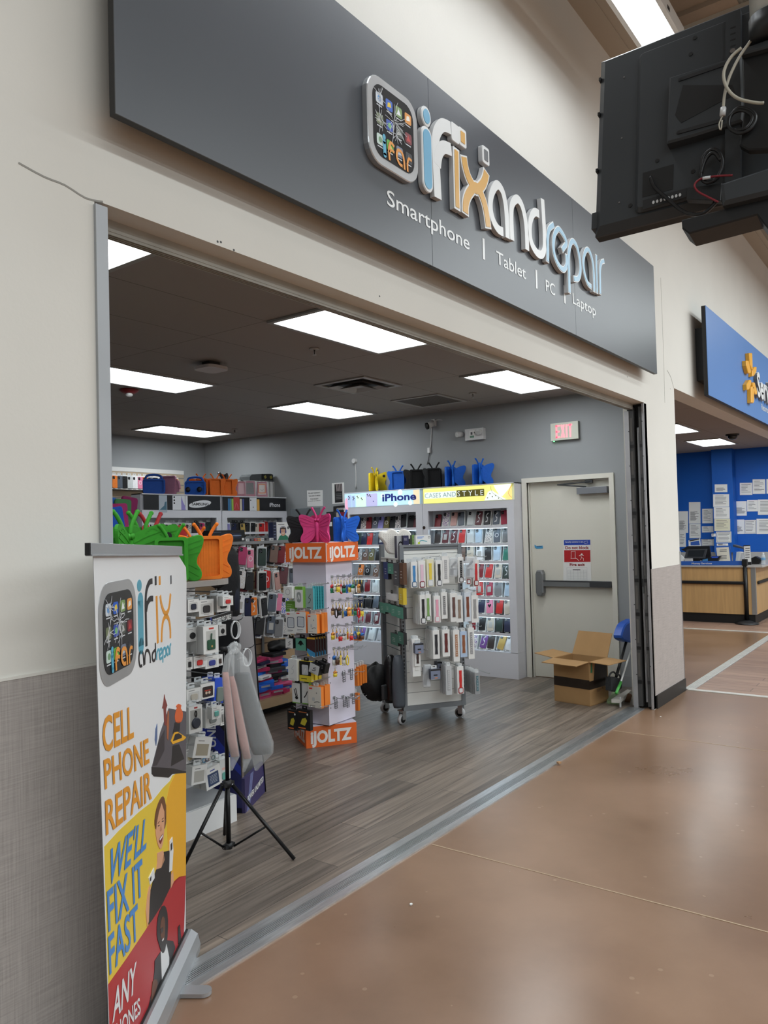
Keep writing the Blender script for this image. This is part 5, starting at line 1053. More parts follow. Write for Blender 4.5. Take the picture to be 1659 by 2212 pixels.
def dcharger(mb,w,h):
    mb.box(-w*.8,-w*.2,h*.9,h*.95,.0006,.001,G_(210,50,40)); mb.ring(rrect(w*1.4,h*.5,.01,0,h*.52,3),rrect(w*1.15,h*.43,.008,0,h*.52,3),.0006,.001,G_(90,100,116)); mb.prism(rrect(w*1.1,h*.36,.006,0,h*.52,3),.0006,.001,G_(196,200,206)); mb.box(-w*.7,w*.4,h*.14,h*.17,.0006,.001,G_(120,120,124)); mb.box(-w*.7,w*.2,h*.08,h*.1,.0006,.001,G_(150,150,154))
LP=LF(0)
WHB=G_(226,226,224); CYA=G_(60,160,170); ORB=G_(232,130,48); BKB=G_(22,22,24); GRN=G_(110,160,60); YEL=G_(226,206,60); TEA=G_(96,160,140); BLU=G_(70,150,200)
grpJ='boxes hanging on the left face of the spinner'
D=.16
hbox(LP,.18,58,495,142,610,.06,WHB,WHB,'charger_box','small white box with a grey ring, top row of the orange-headed spinner','box',dring,grp=grpJ)
hbox(LP,D,172,495,250,705,.03,WHB,GRN,'cable_box','white and green cable box in the top row of the orange-headed spinner','box',lambda mb,w,h:(mb.box(-w,w,h*.86,h,.0006,.001,GRN),mb.prism(rrect(w*1.1,h*.5,.02,0,h*.5,4),.0006,.001,G_(150,154,152)),mb.stroke([(-w*.3,h*.4),(0,h*.62),(w*.2,h*.4)],.006,.001,.0016,WHB,3)),grp=grpJ)
hbox(LP,.12,80,640,165,745,.03,GRN,GRN,'cable_box','plain green cable boxes below the grey-ring box on the spinner','box',dlines(3,WHB,.3,.9),grp=grpJ)
hbox(LP,.13,278,510,352,722,.02,G_(150,168,170),CYA,'cable_pack','grey and cyan cable pack, front one of the cyan row on the spinner','box',dcable(BKB),grp=grpJ)
for k in range(5):
    hbox(LP,.13-.024*(k+1),352+25*k-30,490,352+25*k,725,.012,CYA,CYA,'cable_pack','cyan cable packs lined up behind the front grey one on the spinner','box',lambda mb,w,h:[mb.box(w*.2,w*.8,h*(.12+.13*q),h*(.16+.13*q),.0006,.001,G_(40,130,142)) for q in range(6)],grp=grpJ)
hbox(LP,D,82,752,180,962,.04,WHB,WHB,'charger_box','white charger box with a grey wall plug, left in the second spinner row','box',dcharger,grp=grpJ)
hbox(LP,D,178,745,280,955,.04,WHB,ORB,'charger_box','white charger box with a grey wall plug, middle of the second spinner row','box',dcharger,grp=grpJ)
hbox(LP,D,298,772,390,960,.03,G_(222,216,206),ORB,'charger_box','white and orange charger box, right in the second spinner row','box',dorange,grp=grpJ)
for k in range(2): hbox(LP,D-.06-.05*k,350+30*k,765-12*k,440+30*k,955-12*k,.03,ORB,ORB,'charger_box','orange-sided charger boxes behind the front one, second spinner row','box',None,grp=grpJ)
hbox(LP,D,78,1010,150,1108,.05,G_(222,222,222),BKB,'cable_box','small black and white cable box at the left of the third spinner row','box',dcable(G_(60,60,62)),grp=grpJ,tab=2)
hbox(LP,D-.02,178,1010,280,1130,.04,TEA,BKB,'holder_box','teal and black phone holder box in the third spinner row','box',lambda mb,w,h:(mb.prism(ell(w*.3,h*.2,0,h*.6,14),.0006,.001,BKB),mb.stroke([(-w*.5,h*.5),(0,h*.8),(w*.5,h*.5)],.008,.0006,.001,BKB,3)),grp=grpJ,tab=2)
for k in range(5):
    hbox(LP,D-.03-.024*k,292+36*k if k else 292,1000-3*k,372+26*k,1190-6*k,.014,G_(70,40,40),BKB,'cable_pack','brown, yellow and blue cable packs in the third spinner row%s'%(', front one' if k==0 else ' behind the front one'),'box',lambda mb,w,h:(mb.box(-w,w,h*.9,h,.0006,.001,G_(230,180,60)),mb.prism([(-w,0),(w,0),(w,h*.2),(-w,h*.42)],.0006,.001,BLU),mb.prism([(-w,0),(-w*.2,0),(-w,h*.2)],.001,.0014,G_(230,180,60))),grp=grpJ,tab=2)
hbox(LP,D+.01,104,1218,190,1430,.05,WHB,WHB,'charger_box','tall plain white box at the left of the fourth spinner row','box',dcable(G_(196,196,198)),grp=grpJ)
hbox(LP,D,216,1238,330,1440,.03,BKB,YEL,'charger_box','black and yellow charger box in the fourth spinner row','box',lambda mb,w,h:(mb.prism(rrect(w*1.1,h*.5,.008,-.0,h*.58,3),.0006,.001,G_(196,198,202)),mb.box(-w,w,0,h*.3,.0006,.001,YEL),mb.box(-w*.7,w*.3,h*.12,h*.16,.001,.0014,BKB),mb.stroke([(-w*.2,h*.4),(w*.1,h*.65),(w*.2,h*.45)],.005,.001,.0014,WHB,3)),grp=grpJ,tab=2)
for k in range(2): hbox(LP,D-.06-.05*k,300+50*k,1365-5*k,372+38*k,1430-6*k,.03,YEL,YEL,'charger_box','yellow box bottoms behind the black and yellow charger box on the spinner','box',None,grp=grpJ,tab=0)
for k in range(2): hbox(LP,D+.02-.03*k,305+75*k,1265-20*k,400+60*k,1360-15*k,.05,G_(200,200,200) if k==0 else BKB,BKB,'cable_box','%s tilted black cable box at the right of the fourth spinner row'%['front','rear'][k],'box',dcable(G_(40,40,42) if k==0 else WHB),grp=grpJ,tilt=-16,tab=2)
hbox(LP,D,145,1455,222,1655,.03,WHB,BKB,'cable_box','white and black cable box with green foot at the left of the fifth spinner row','box',lambda mb,w,h:(mb.box(-w,w,0,h*.05,.0006,.001,GRN),mb.stroke([(-w*.5,h*.7),(0,h*.3)],.008,.0006,.001,BKB,1),mb.stroke([(-w*.1,h*.75),(w*.3,h*.35)],.008,.0006,.001,BKB,1),mb.prism(ell(w*.4,h*.08,w*.1,h*.28,12),.0006,.001,BKB)),grp=grpJ,tab=2)
hbox(LP,D-.02,240,1455,310,1665,.03,WHB,GRN,'cable_box','white cable box with green foot second from left in the fifth spinner row','box',lambda mb,w,h:(mb.box(-w,w,0,h*.05,.0006,.001,GRN),mb.stroke([(-w*.4,h*.3),(w*.2,h*.45),(w*.6,h*.62)],.008,.0006,.001,BKB,3)),grp=grpJ,tab=2)
hbox(LP,D,305,1490,432,1700,.03,G_(222,216,206),ORB,'charger_box','white and orange charger box, front one in the fifth spinner row','box',dorange,grp=grpJ)
for k in range(2): hbox(LP,D-.055-.045*k,400+25*k,1480-12*k,470+25*k,1690-18*k,.03,ORB,ORB,'charger_box','orange-sided charger boxes behind the front one, fifth spinner row','box',None,grp=grpJ)
for k,(a,b) in enumerate(((98,190),(192,322))): hbox(LP,D+.02,a,1722,b,1922,.03,BKB,BKB,'power_bank_box','black box printed with a yellow power bank, %s of the pair at the spinner bottom'%['left','right'][k],'box',lambda mb,w,h:(mb.prism([(-w*.5,h*.28),(w*.2,h*.22),(w*.55,h*.48),(w*.3,h*.62),(-w*.2,h*.55)],.0006,.001,G_(206,190,60)),mb.box(-w*.7,w*.5,h*.86,h*.9,.0006,.001,G_(200,110,60)),mb.prism(ell(.008,.008,w*.6,h*.8,10),.0006,.001,WHB),mb.box(-w*.8,w*.3,h*.06,h*.12,.0006,.001,G_(226,120,60))),grp=grpJ,tab=2)
for (x,y) in ((110,480),(330,480),(120,735),(320,735),(120,985),(330,985),(130,1205),(340,1205),(140,1440),(340,1440),(160,1700),(330,1700),(420,1700)):
    q=LP.p(*S8(x,y),.2); mb=MB(); mb.tube([(CXo+.005,q.y,q.z),(q.x+.02,q.y,q.z),(q.x,q.y,q.z+.012)],.003,STEEL,6,True,1); mb.obj('peg_hook',JT,True)
# right hand face: hooks and keychains (fronts look along -y)
RP=Plane((0,CYo,0),(1,0,0),(0,0,1)); rg=random.Random(12)
KC=[((44,140,100),'green'),((206,40,44),'red'),((226,200,60),'yellow'),((40,110,190),'blue'),((226,226,222),'white'),((40,40,42),'black'),((150,150,156),'grey'),((230,150,60),'orange'),((96,62,44),'brown'),((206,170,130),'tan')]
RN=['top','second','third','fourth','fifth']
def keychain(u,v0,v1,d,ci,row,k,kind):
    a=RP.p(*S8(u,v0),d); b=RP.p(*S8(u,v1),d); L=a.z-b.z; c,nm=KC[ci]; c2,nm2=KC[(ci*3+k+1)%10]
    t=thing('keychain','%s %s keychain, %s in the %s row on the right face of the spinner'%(nm,['figure','strap','charm'][kind],ORD[k],RN[row]),'keychain',(a.x,a.y,a.z),0,'keychains on the spinner')
    mb=MB(); mb.tube([(.009*math.cos(q*PI/4),0,-.009+.009*math.sin(q*PI/4)) for q in range(8)],.0016,mat('keyring_steel',(196,192,176),.25,.9),6,True,1,True); mb.obj('ring',t)
    mb=MB(); mb.tube([(0,0,-.018),(0,0,-L*.42)],.0035,mat('keyring_gold',(196,170,90),.3,.8),6,True,1); mb.obj('chain',t)
    mb=MB(); z=-L*.42
    if kind==0: mb.ball((0,0,z-L*.14),(.017,.014,L*.15),G_(*c2),10,7); mb.ball((0,0,z-L*.36),(.02,.014,L*.2),G_(*c),10,7); mb.ball((-.007,-.013,z-L*.13),.004,BKB,6,5); mb.ball((.007,-.013,z-L*.13),.004,BKB,6,5); mb.tube([(-.012,0,z-L*.5),(-.012,0,z-L*.57)],.007,G_(*c),6,True,1); mb.tube([(.012,0,z-L*.5),(.012,0,z-L*.57)],.007,G_(*c),6,True,1)
    elif kind==1: mb.box(-.009,.009,-.003,.003,z-L*.58,z,G_(*c)); mb.box(-.006,.006,-.0035,-.003,z-L*.5,z-L*.1,G_(*c2))
    else: mb.tube([(0,0,z),(-.014,0,z-L*.2),(-.01,0,z-L*.5),(.01,0,z-L*.55),(.014,0,z-L*.25),(0,0,z)],.005,G_(*c),7,True,3)
    mb.obj(['figure','strap','loop'][kind],t)
for row,(y0,y1,us,n) in enumerate(((400,560,(540,835),11),(630,800,(548,835),10),(880,1030,(548,840),9),(1105,1280,(560,690),5))):
    for k in range(n):
        u=us[0]+(us[1]-us[0])*k/(n-1); ci=[0,4,2,1,0,3,2,4,5,9,5,5,6,3,7,2,0,1,2,7,1,4,2,1,3,8,8,4,8,2,4,2,1,1][(row*9+k)%34]
        keychain(u,y0+rg.uniform(0,25),y1+rg.uniform(-20,10),.10+.03*(k%3),ci,row,k,[0,0,0,2,0,1,0,0,1,0,2][(k+row*2)%11])
keychain(570,1290,1395,.1,2,4,0,0)
for (x,y) in ((540,395),(600,390),(660,385),(720,385),(780,385),(830,390),(545,632),(620,625),(700,612),(770,610),(830,612),(545,880),(600,875),(690,870),(760,855),(830,845),(560,1110),(610,1105),(660,1110),(700,1095),(740,1085),(650,1360),(720,1330),(560,1600),(650,1590),(690,1600),(740,1570)):
    q=RP.p(*S8(x,y),0); mb=MB(); mb.tube([(q.x,CYo+.005,q.z),(q.x,CYo-.13,q.z),(q.x,CYo-.145,q.z+.012)],.0025,STEEL,6,True,1); mb.box(q.x-.012,q.x+.012,CYo-.004,CYo+.012,q.z-.01,q.z+.01,STEEL); mb.obj('peg_hook',JT,True)
# bare spring clips hanging low on the right face
for k,(x0,y0,y1) in enumerate(((655,1330,1445),(730,1310,1420),(575,1600,1705),(660,1590,1690),(695,1590,1695),(750,1555,1660))):
    a=RP.p(*S8(x0,y0),.06); b=RP.p(*S8(x0,y1),.06); t=thing('clip_strip','bare wire clip strip, %s hanging low on the right face of the spinner'%ORD[k],'clip strip',tuple(a),0,'bare clip strips on the spinner'); n=5; mb=MB()
    for q in range(n):
        z=-(a.z-b.z)*q/n; mb.tube([(-.014,0,z),(-.014,-.004,z-.016),(.014,-.004,z-.016),(.014,0,z)],.0025,mat('clip_dark',(58,58,60),.4,.5),5,True,1)
    mb.tube([(0,0,.004),(0,0,b.z-a.z)],.0022,STEEL,5,True,1); mb.obj('clips',t)
# orange packs on the far right face
for k,(x0,x1,y0,y1,d) in enumerate(((760,785,1310,1480,.0),(785,812,1290,1475,.05),(812,840,1280,1455,.08),(835,862,1270,1450,.12),(768,790,1550,1725,.0),(790,815,985,1030,.03))):
    a=px(*S8((x0+x1)/2,y0),1,1.80); b=px(*S8((x0+x1)/2,y1),1,1.80); t=thing('charger_box','orange pack on the right-hand side of the spinner, %s'%['lowest hook left','second from left','third from left','outermost','near the floor','under the brown keychains'][k],'box',(a.x,1.82,b.z),0,'orange packs on the far side of the spinner'); mb=MB(); mb.box(-.012,.012,-.05,.05,0,a.z-b.z,ORB); mb.obj('carton',t); mb=MB(); mb.T=Matrix.Translation((0,.0,a.z-b.z))@Matrix.Rotation(PI/2,4,'X'); mb.box(-.008,.008,0,.03,-.02,.02,PKC); mb.obj('hang_tab',t)
for (x,y) in ((800,1050),(850,1090),(780,1350),(800,1500),(860,1570)):
    q=px(*S8(x,y),1,1.76); mb=MB(); mb.tube([(CXo+CS-.005,1.76,q.z),(q.x-.02,1.76,q.z),(q.x,1.76,q.z+.01)],.003,STEEL,6,True,1); mb.obj('peg_hook',JT,True)
# tablet cases on the spinner top
hz=HZ1+.0005
GB2='butterfly cases on the spinner'
q=px(660,1174,1,1.9); butterfly(face_cam(4.57,1.99,hz,190),(20,20,22),'black butterfly tablet case on the spinner behind the pink one',12,12,False,.9,GB2)
butterfly(face_cam(4.505,1.765,hz,150),(206,62,124),'pink butterfly tablet case on the spinner, back and wings towards the camera',18,18,False,.92,GB2)
butterfly(face_cam(4.73,1.73,hz,-135),(30,98,198),'blue butterfly tablet case on the right corner of the spinner',42,38,False,.85,GB2)
# ================================================================ WHEELED RACK
RO=px(872.4,1537,2,.125); RB=px(1006.5,1523,2,.125); rx=(RB-RO).normalized(); RWd=(RB-RO).length; ry=V((-rx.y,rx.x,0))
MR=Matrix(((rx.x,ry.x,0,RO.x),(rx.y,ry.y,0,RO.y),(0,0,1,0),(0,0,0,1))); PR=Plane(RO,rx,(0,0,1))
ZR=px(872.4,1178,0,RO.x).z
RACKG=mat('rack_grey_metal',(122,126,130),.42,.35,.4,noise=(4,.04)); RACKD=mat('rack_slot',(22,22,24),.5); RACKW=mat('rack_white_slat',(222,222,218),.42)
t=thing('wheeled_rack','wheeled grey-framed slatwall rack full of watch band packs','display rack',M=MR); RT=t
DEP=.56
def rpart(name,*boxes,bev=0):
    mb=MB(); mb.T=MR
    for b in boxes: mb.box(*b)
    return mb.obj(name,t,True,bev)
rpart('upright',(0,.035,0,.05,.125,ZR,RACKG),*[(-.0006,.0,.008,.02,.28+.032*k,.3+.032*k,RACKD) for k in range(int((ZR-.36)/.032))],*[(.008,.02,-.0006,0,.28+.032*k,.3+.032*k,RACKD) for k in range(int((ZR-.36)/.032))])
rpart('upright',(RWd-.035,RWd,0,.05,.125,ZR,RACKG),*[(RWd-.02,RWd-.008,-.0006,0,.28+.032*k,.3+.032*k,RACKD) for k in range(int((ZR-.36)/.032))])
rpart('top_rail',(.035,RWd-.035,.002,.05,ZR-.045,ZR,RACKG),(.035,RWd-.035,-.003,.002,ZR-.022,ZR-.018,RACKD)); rpart('bottom_rail',(.035,RWd-.035,.002,.05,.125,.165,RACKG))
slz=[(.167,.27),(.274,.355),(.359,.44)]; z=.444
while z<ZR-.06: slz.append((z,min(z+.086,ZR-.047))); z+=.09
rpart('slat_panel',*[(.035,RWd-.035,.008,.03,a,b,RACKW) for a,b in slz],(.035,RWd-.035,.014,.028,.165,ZR-.045,mat('slat_backing_grey',(120,122,124),.6)))  # white slats over a plain grey backing board
for y in (DEP-.05,): 
    rpart('upright',(0,.035,y,DEP,.125,ZR,RACKG)); rpart('upright',(RWd-.035,RWd,y,DEP,.125,ZR,RACKG))
rpart('side_panel',(.16,.18,.05,DEP-.05,.15,ZR-.05,mat('rack_side_grey',(168,170,172),.5))); rpart('back_panel',(.035,RWd-.035,DEP-.03,DEP-.01,.15,ZR-.02,RACKW))
rpart('side_shelf',(0.0,.17,.05,DEP-.05,1.375,1.392,RACKW),(0,.004,.05,DEP-.05,1.36,1.40,RACKW)); rpart('base_tray',(.0,RWd,.05,DEP-.05,.135,.155,RACKW)); rpart('top_panel',(.17,RWd-.035,.05,DEP-.05,ZR-.05,ZR-.03,RACKW))
for z in (1.28,1.05,.82,.62): rpart('cross_wire',(.0,.006,.03,DEP-.03,z,z+.004,mat('wire_teal',(70,90,92),.4,.4)))
WHL=mat('caster_rubber',(190,190,192),.5); 
for (x,y,a) in ((.03,.04,30),(RWd-.05,.06,-50),(.03,DEP-.05,20),(RWd-.05,DEP-.05,10)):
    Mc=MR@Matrix.Translation((x,y,0))@Matrix.Rotation(R(a),4,'Z'); mb=MB(); mb.T=Mc; mb.cyl((-.0,.03,.045),(.0,.055,.045),.045,WHL,20); mb.cyl((0,.026,.045),(0,.059,.045),.03,RACKD,16); mb.cyl((0,.024,.045),(0,.061,.045),.008,STEEL,10); w_=mb.obj('caster',t,True)
    mb=MB(); mb.T=Mc; mb.box(-.012,.03,.02,.025,.04,.122,STEEL); mb.box(-.012,.03,.06,.065,.04,.122,STEEL); mb.box(-.025,.035,.015,.07,.116,.125,STEEL); f=mb.obj('caster_fork',w_); f.data.transform(PM[t.name].inverted())
S5=lambda x,y:(x/5.143+780,y/5.143+1150)
PINF=G_(222,224,226)
def dband(c,style,watch=None):
    def f(mb,w,h):
        if style=='window': mb.prism(rrect(w*1.15,h*.72,.003,0,h*.5,2),.0006,.001,G_(206,208,208))
        p=[(-w*.42,h*.86),(w*.42,h*.86),(w*.36,h*.68),(w*.42,h*.56),(w*.42,h*.48),(w*.34,h*.36),(w*.42,h*.2),(w*.42,h*.16),(-w*.42,h*.16),(-w*.42,h*.2),(-w*.34,h*.36),(-w*.42,h*.48),(-w*.42,h*.56),(-w*.36,h*.68)]
        m_=G_(*c) if isinstance(c,tuple) else c
        mb.bprism(p,.001,.004,.001,m_)
        if style=='chain':
            for k in range(9): mb.prism([(-w*.35,h*(.2+.072*k)),(0,h*(.235+.072*k)),(w*.35,h*(.2+.072*k)),(0,h*(.22+.072*k))],.004,.0046,G_(226,226,226))
        if watch: mb.bprism(rrect(w*1.5,w*1.7,w*.4,0,w*1.0,4),.001,.005,.0015,G_(*watch)); mb.prism(rrect(w*1.05,w*1.2,w*.2,0,w*1.0,3),.005,.0054,PINF)
    return f
bi=[0]
def bpack(x,y0,y1,w,c,nm,row,n,watch=None,style='window',body=WHB,d=.2,step=.0165,pre='white'):
    nm=nm.replace(' and dark red watch',', dark red watch')
    P_=PR; a=P_.p(*S5(x-w/2,(y0+y1)/2),d); b=P_.p(*S5(x+w/2,(y0+y1)/2),d)
    t=hbox(PR,d,x-w/2,y0,x+w/2,y1,.012,body,body,'watch_band_pack','watch band pack with %s, front of its hook, %s row of wheeled rack'%(nm,row),'watch band',dband(c,style,watch),S5,'watch band packs on the wheeled rack')
    q=PR.p(*S5(x,y0-10),0); hook(MR@Matrix.Translation(MR.inverted()@V((q.x,q.y,q.z+.02)))@Matrix.Translation((0,.012,0)),d+.01,RT)
    M0=PM[t.name]; step=min(.03,(d-.02)/(n+1))
    for k in range(n):
        M=Matrix.Translation(ry*(step*(k+1))+V((0,0,-.002*((k*7)%4))))@M0
        dup(t,M,'band packs behind the one with %s, %s row of wheeled rack'%(nm,row))
hbK=(26,26,28)
bpack(677,315,620,78,(222,190,206),'a pink band and dark red watch','top',5,(120,40,50),'window',WHB,.2)
bpack(770,300,605,80,(226,200,70),'a yellow band','top',2,(190,196,200),'window',G_(222,218,190),.2)
bpack(868,312,600,70,hbK,'a black band and silver watch','top',2,(120,124,130))
bpack(940,262,565,72,G_(170,170,172),'an ornate silver band','top',1,None,'chain')
bpack(1110,275,560,62,hbK,'a black chain band','top',2,(90,92,96),'chain')
bpack(1277,305,600,68,(206,40,44),'a red band and red watch','top',2,(150,40,44))
bpack(1195,480,578,58,(200,196,196),'a small dark red watch below the grey bag','top',0,(140,50,56))
bpack(590,330,615,70,(60,130,190),'a blue edge at the far left','top',4,(60,90,120))
bpack(690,695,1020,72,hbK,'a dotted black band','second',6,(90,92,96))
bpack(745,690,990,66,(120,160,90),'a green band','second',1,(100,120,90))
bpack(845,705,1003,72,(226,160,180),'a pink band','second',2,(214,160,170))
bpack(925,665,960,66,G_(120,120,122),'a grey speckled band','second',2,None,'chain')
bpack(1030,675,993,74,(96,66,60),'a dark brown band','second',5)
bpack(1092,705,1000,74,(140,122,108),'a taupe band','second',1)
bpack(1185,670,990,70,(120,64,44),'a black and tan band','second',3,None,'window',G_(206,214,224))
bpack(1264,700,1003,76,(150,150,150),'a short grey buckle','second',2,None,'none')
bpack(835,1090,1405,74,(36,36,42),'a woven black band','third',7)
bpack(945,1080,1380,80,(96,32,30),'a maroon leather band','third',2)
bpack(1060,1085,1435,70,G_(176,130,100),'a copper chain band','third',3,None,'chain')
bpack(1140,1100,1385,74,(140,84,56),'a tan band in a blue box','third',2,None,'window',G_(176,196,222))
bpack(1225,1060,1405,66,G_(150,150,152),'a silver mesh band','third',2,None,'chain')
bpack(615,1185,1600,90,WHB,'no band showing, at the left above the floor','third',2,None,'none')
bpack(628,1310,1485,64,(60,40,38),'a short dark band below the blue-grey box','third',0,None,'window',WHB,.215)
bpack(975,1480,1805,66,G_(176,176,178),'an ornate silver band in a grey tray','bottom',4,None,'chain',G_(190,192,194))
bpack(1105,1490,1795,72,(206,44,40),'a red band and red watch in a tray','bottom',2,(150,36,40))
bpack(1292,1560,1800,56,G_(70,110,120),'a teal patterned band in a grey tray','bottom',7,None,'chain',G_(150,152,154),.24,.02,'grey')
GBX=G_(120,128,150)
for (x0,x1,y0,y1,d,lab) in ((600,694,1235,1345,.24,'blue-grey cable box hanging at the left of the wheeled rack'),(775,880,1520,1632,.23,'blue-grey cable box, front one low on the wheeled rack'),(715,800,1510,1590,.17,'blue-grey cable box, rear left one low on the wheeled rack'),(850,915,1440,1540,.08,'blue-grey cable box half hidden by the silver bands')):
    hbox(PR,d,x0,y0,x1,y1,.07,GBX,G_(70,76,92),'cable_box',lab,'box',lambda mb,w,h:(mb.box(-w,w,h*.85,h,.0006,.001,BKB),mb.box(-w*.4,w*.4,h*.35,h*.48,.0006,.001,BKB),mb.box(-w*.2,w*.4,h*.1,h*.16,.0006,.001,ORB)),S5,'blue-grey cable boxes on the wheeled rack')
PCH=mat('poly_bag_clear',(216,220,224),.12,0,.8,alpha=.45)
for (x,y0,y1,w,c,lab,d) in ((1025,280,500,95,(40,42,48),'clear bag of black straps in the top row of the wheeled rack',.2),(1208,270,510,110,(70,80,98),'clear bag of slate straps at the right of the top row',.25),(730,1470,1725,90,(40,30,32),'red and black accessory pouch low on the wheeled rack',.19)):
    P_=PR; a=P_.p(*S5(x-w/2,(y0+y1)/2),d); b=P_.p(*S5(x+w/2,(y0+y1)/2),d); tp=P_.p(*S5(x,y0),d); bt=P_.p(*S5(x,y1),d); ww=(b-a).length/2; h=tp.z-bt.z; cen=(a+b)/2
    t=thing('strap_bag',lab,'accessory bag',M=frame(V((cen.x,cen.y,bt.z)),P_.ux,P_.uy)@Matrix.Rotation(R(-4),4,'Z')); mb=MB(); mb.bprism(rrect(2*ww,h,.012,0,h/2),-.018,.0,.008,PCH); mb.obj('bag',t)
    mb=MB(); mb.box(-ww*.7,ww*.5,h*.1,h*.45,-.012,-.004,G_(*c)); mb.stroke([(-ww*.6,h*.5),(0,h*.65),(ww*.5,h*.8)],.016,-.012,-.005,G_(*c),3); mb.prism(rrect(ww*.8,h*.3,.006,ww*.35,h*.25,2),-.011,-.002,G_(200,204,210)); mb.obj('contents',t)
# left side of the rack: teal and other packs on wire hooks
PL_=Plane(RO+ry*.0,-ry,(0,0,1))
for k,(x0,x1,y0,y1,c,nm) in enumerate(((295,358,345,460,(74,140,120),'teal pack near the top'),(250,300,330,520,(30,50,110),'navy pack behind the top teal pack'),(360,420,340,590,(70,72,76),'grey pack of black clips'),(428,470,340,580,(90,60,40),'brown and orange pack next to the front upright'),(420,468,620,800,(206,180,50),'yellow pack next to the front upright'),
    (205,268,780,895,(74,140,120),'teal pack far left, middle row'),(268,328,790,890,(74,140,120),'teal pack second from left, middle row'),(330,395,810,930,(74,140,120),'teal pack third from left, middle row'),(390,468,830,955,(74,140,120),'teal pack nearest the front upright, middle row'),(330,410,1125,1250,(60,110,96),'teal pack left in the lower row'),(410,470,1110,1240,(60,110,96),'teal pack right in the lower row'),(280,370,680,750,(196,196,196),'small grey packs stack in the middle row'))):
    t=hbox(PL_,.05,x0,y0,x1,y1,.03,G_(*c),BKB if 'teal' in nm else G_(*c),'accessory_pack','%s on the left side of the wheeled rack'%nm,'accessory pack',lambda mb,w,h:[mb.box(-w*.5,w*.2,h*(.3+.14*q),h*(.33+.14*q),.0006,.001,G_(200,206,204)) for q in range(3)],S5,'packs on the left side of the wheeled rack',tab=2)
# soft bags on the base of the rack
for (x,y0,y1,w,lab,m_) in ((330,1365,1830,150,'tall black backpack standing on the base of the wheeled rack',BAG),(425,1370,1885,95,'grey sleeve in clear plastic standing on the base of the wheeled rack',mat('grey_sleeve',(74,80,88),.4,0,.5,bump=(30,.3)))):
    a=PL_.p(*S5(x,y0),.03); b=PL_.p(*S5(x,y1-20),.03); t=thing('soft_bag',lab,'bag',M=frame(V((b.x,b.y,.158)),-ry,V((rx.x,rx.y,0)))); L=a.z-.158; ww=w/5.143/255/2
    mb=MB(); mb.loft([[(ww*k*math.cos(2*PI*j/14),.055*k*math.sin(2*PI*j/14),z) for j in range(14)] for z,k in ((0,.9),(.03,1.05),(L*.5,1.08),(L*.85,.95),(L*.97,.7),(L,.45))],m_); mb.obj('bag_body',t)
q=PL_.p(*S5(170,1650),.12); t=thing('soft_bag','black backpack leaning out over the left side of the wheeled rack','bag',(q.x,q.y,.16)); mb=MB(); vs,fs=lumpy((0,0,.155),(.17,.12,.16),BAG,9,amp=.1); mb.add(vs,fs,mat('backpack_black',(16,16,18),.65,bump=(50,.3)),True); mb.obj('bag_body',t); mb=MB(); mb.box(-.1,.02,-.15,-.12,.03,.16,mat('net_pocket',(62,64,66),.4,0,.5)); mb.obj('pocket',t,False,.01)
# things on the rack top
def rtop(x0,x1,y0,y1,d,dep,c,side,name,lab,cat,deco,z):
    P_=Plane(RO+ry*d,rx,(0,0,1)); a=P_.p(*S5(x0,y1)); b=P_.p(*S5(x1,y1)); tp=P_.p(*S5((x0+x1)/2,y0)); cen=(a+b)/2; w=(b-a).length/2; h=tp.z-z
    t=thing(name,lab,cat,M=frame(V((cen.x,cen.y,z)),rx,(0,0,1))); mb=MB(); mb.box(-w,w,0,h,-dep,0,side); mb.prism([(-w,0),(w,0),(w,h),(-w,h)],0,.0006,c); mb.obj('carton',t); mb=MB(); deco(mb,w,h); mb.obj('printed_front',t)
rtop(400,468,40,240,.16,.06,G_(176,176,178),G_(30,30,60),'watch_box','grey box with a dark letter G on the side shelf of the wheeled rack','box',lambda mb,w,h:mb.text('G',V((-w*.7,h*.2,.001)),V((w*1.4,0,0)),V((0,h*.6,0)),BKB,.0),1.393)
rtop(470,530,35,130,.12,.05,G_(34,34,74),G_(28,28,50),'watch_box','navy box beside the letter G box on the wheeled rack','box',dlines(3,WHB,.5,.8),ZR+.0)
rtop(568,604,28,135,.14,.05,G_(120,160,80),G_(60,80,50),'cable_box','green edged box on top of the wheeled rack','box',dlines(3,WHB,.3,.8),ZR)
rtop(608,775,30,138,.1,.04,WHB,WHB,'band_box','white box with a blue and lime strap picture on top of the wheeled rack','box',lambda mb,w,h:(mb.box(-w*.8,w*.1,h*.78,h*.84,.0006,.001,G_(60,120,200)),mb.box(-w*.8,-w*.1,h*.66,h*.72,.0006,.001,G_(60,120,200)),mb.stroke([(-w*.5,h*.05),(-w*.45,h*.35),(-w*.1,h*.42),(w*.5,h*.3)],h*.09,.0006,.001,G_(70,160,170),4),mb.prism([(-w*.75,h*.05),(-w*.45,h*.05),(-w*.45,h*.3),(-w*.7,h*.25)],.001,.0014,G_(190,206,40)),mb.ring(ell(.01,.01,w*.78,h*.75,12),ell(.007,.007,w*.78,h*.75,12),.0006,.001,BKB)),ZR)
PB=Plane(RO+ry*.25,rx,(0,0,1)); q=PB.L([S5(*p) for p in ((210,20),(235,-15),(285,-5),(330,-40),(380,-30),(420,0),(470,-40),(530,-20),(560,20),(545,70),(470,100),(440,230),(330,240),(285,190),(275,140),(250,100),(215,60))])
t=thing('cat_bag','white dotted bag with rounded lobes on the side shelf of the wheeled rack','bag',M=Matrix.Translation((PB.p(*S5(350,240)).x,PB.p(*S5(350,240)).y,1.393))); mb=MB(); mb.T=PB.M; mb.bprism([(p.x,p.y) for p in smooth_path([V((a,b,0)) for a,b in q],3,True)],-.045,.0,.012,mat('bag_white',(224,220,212),.5))
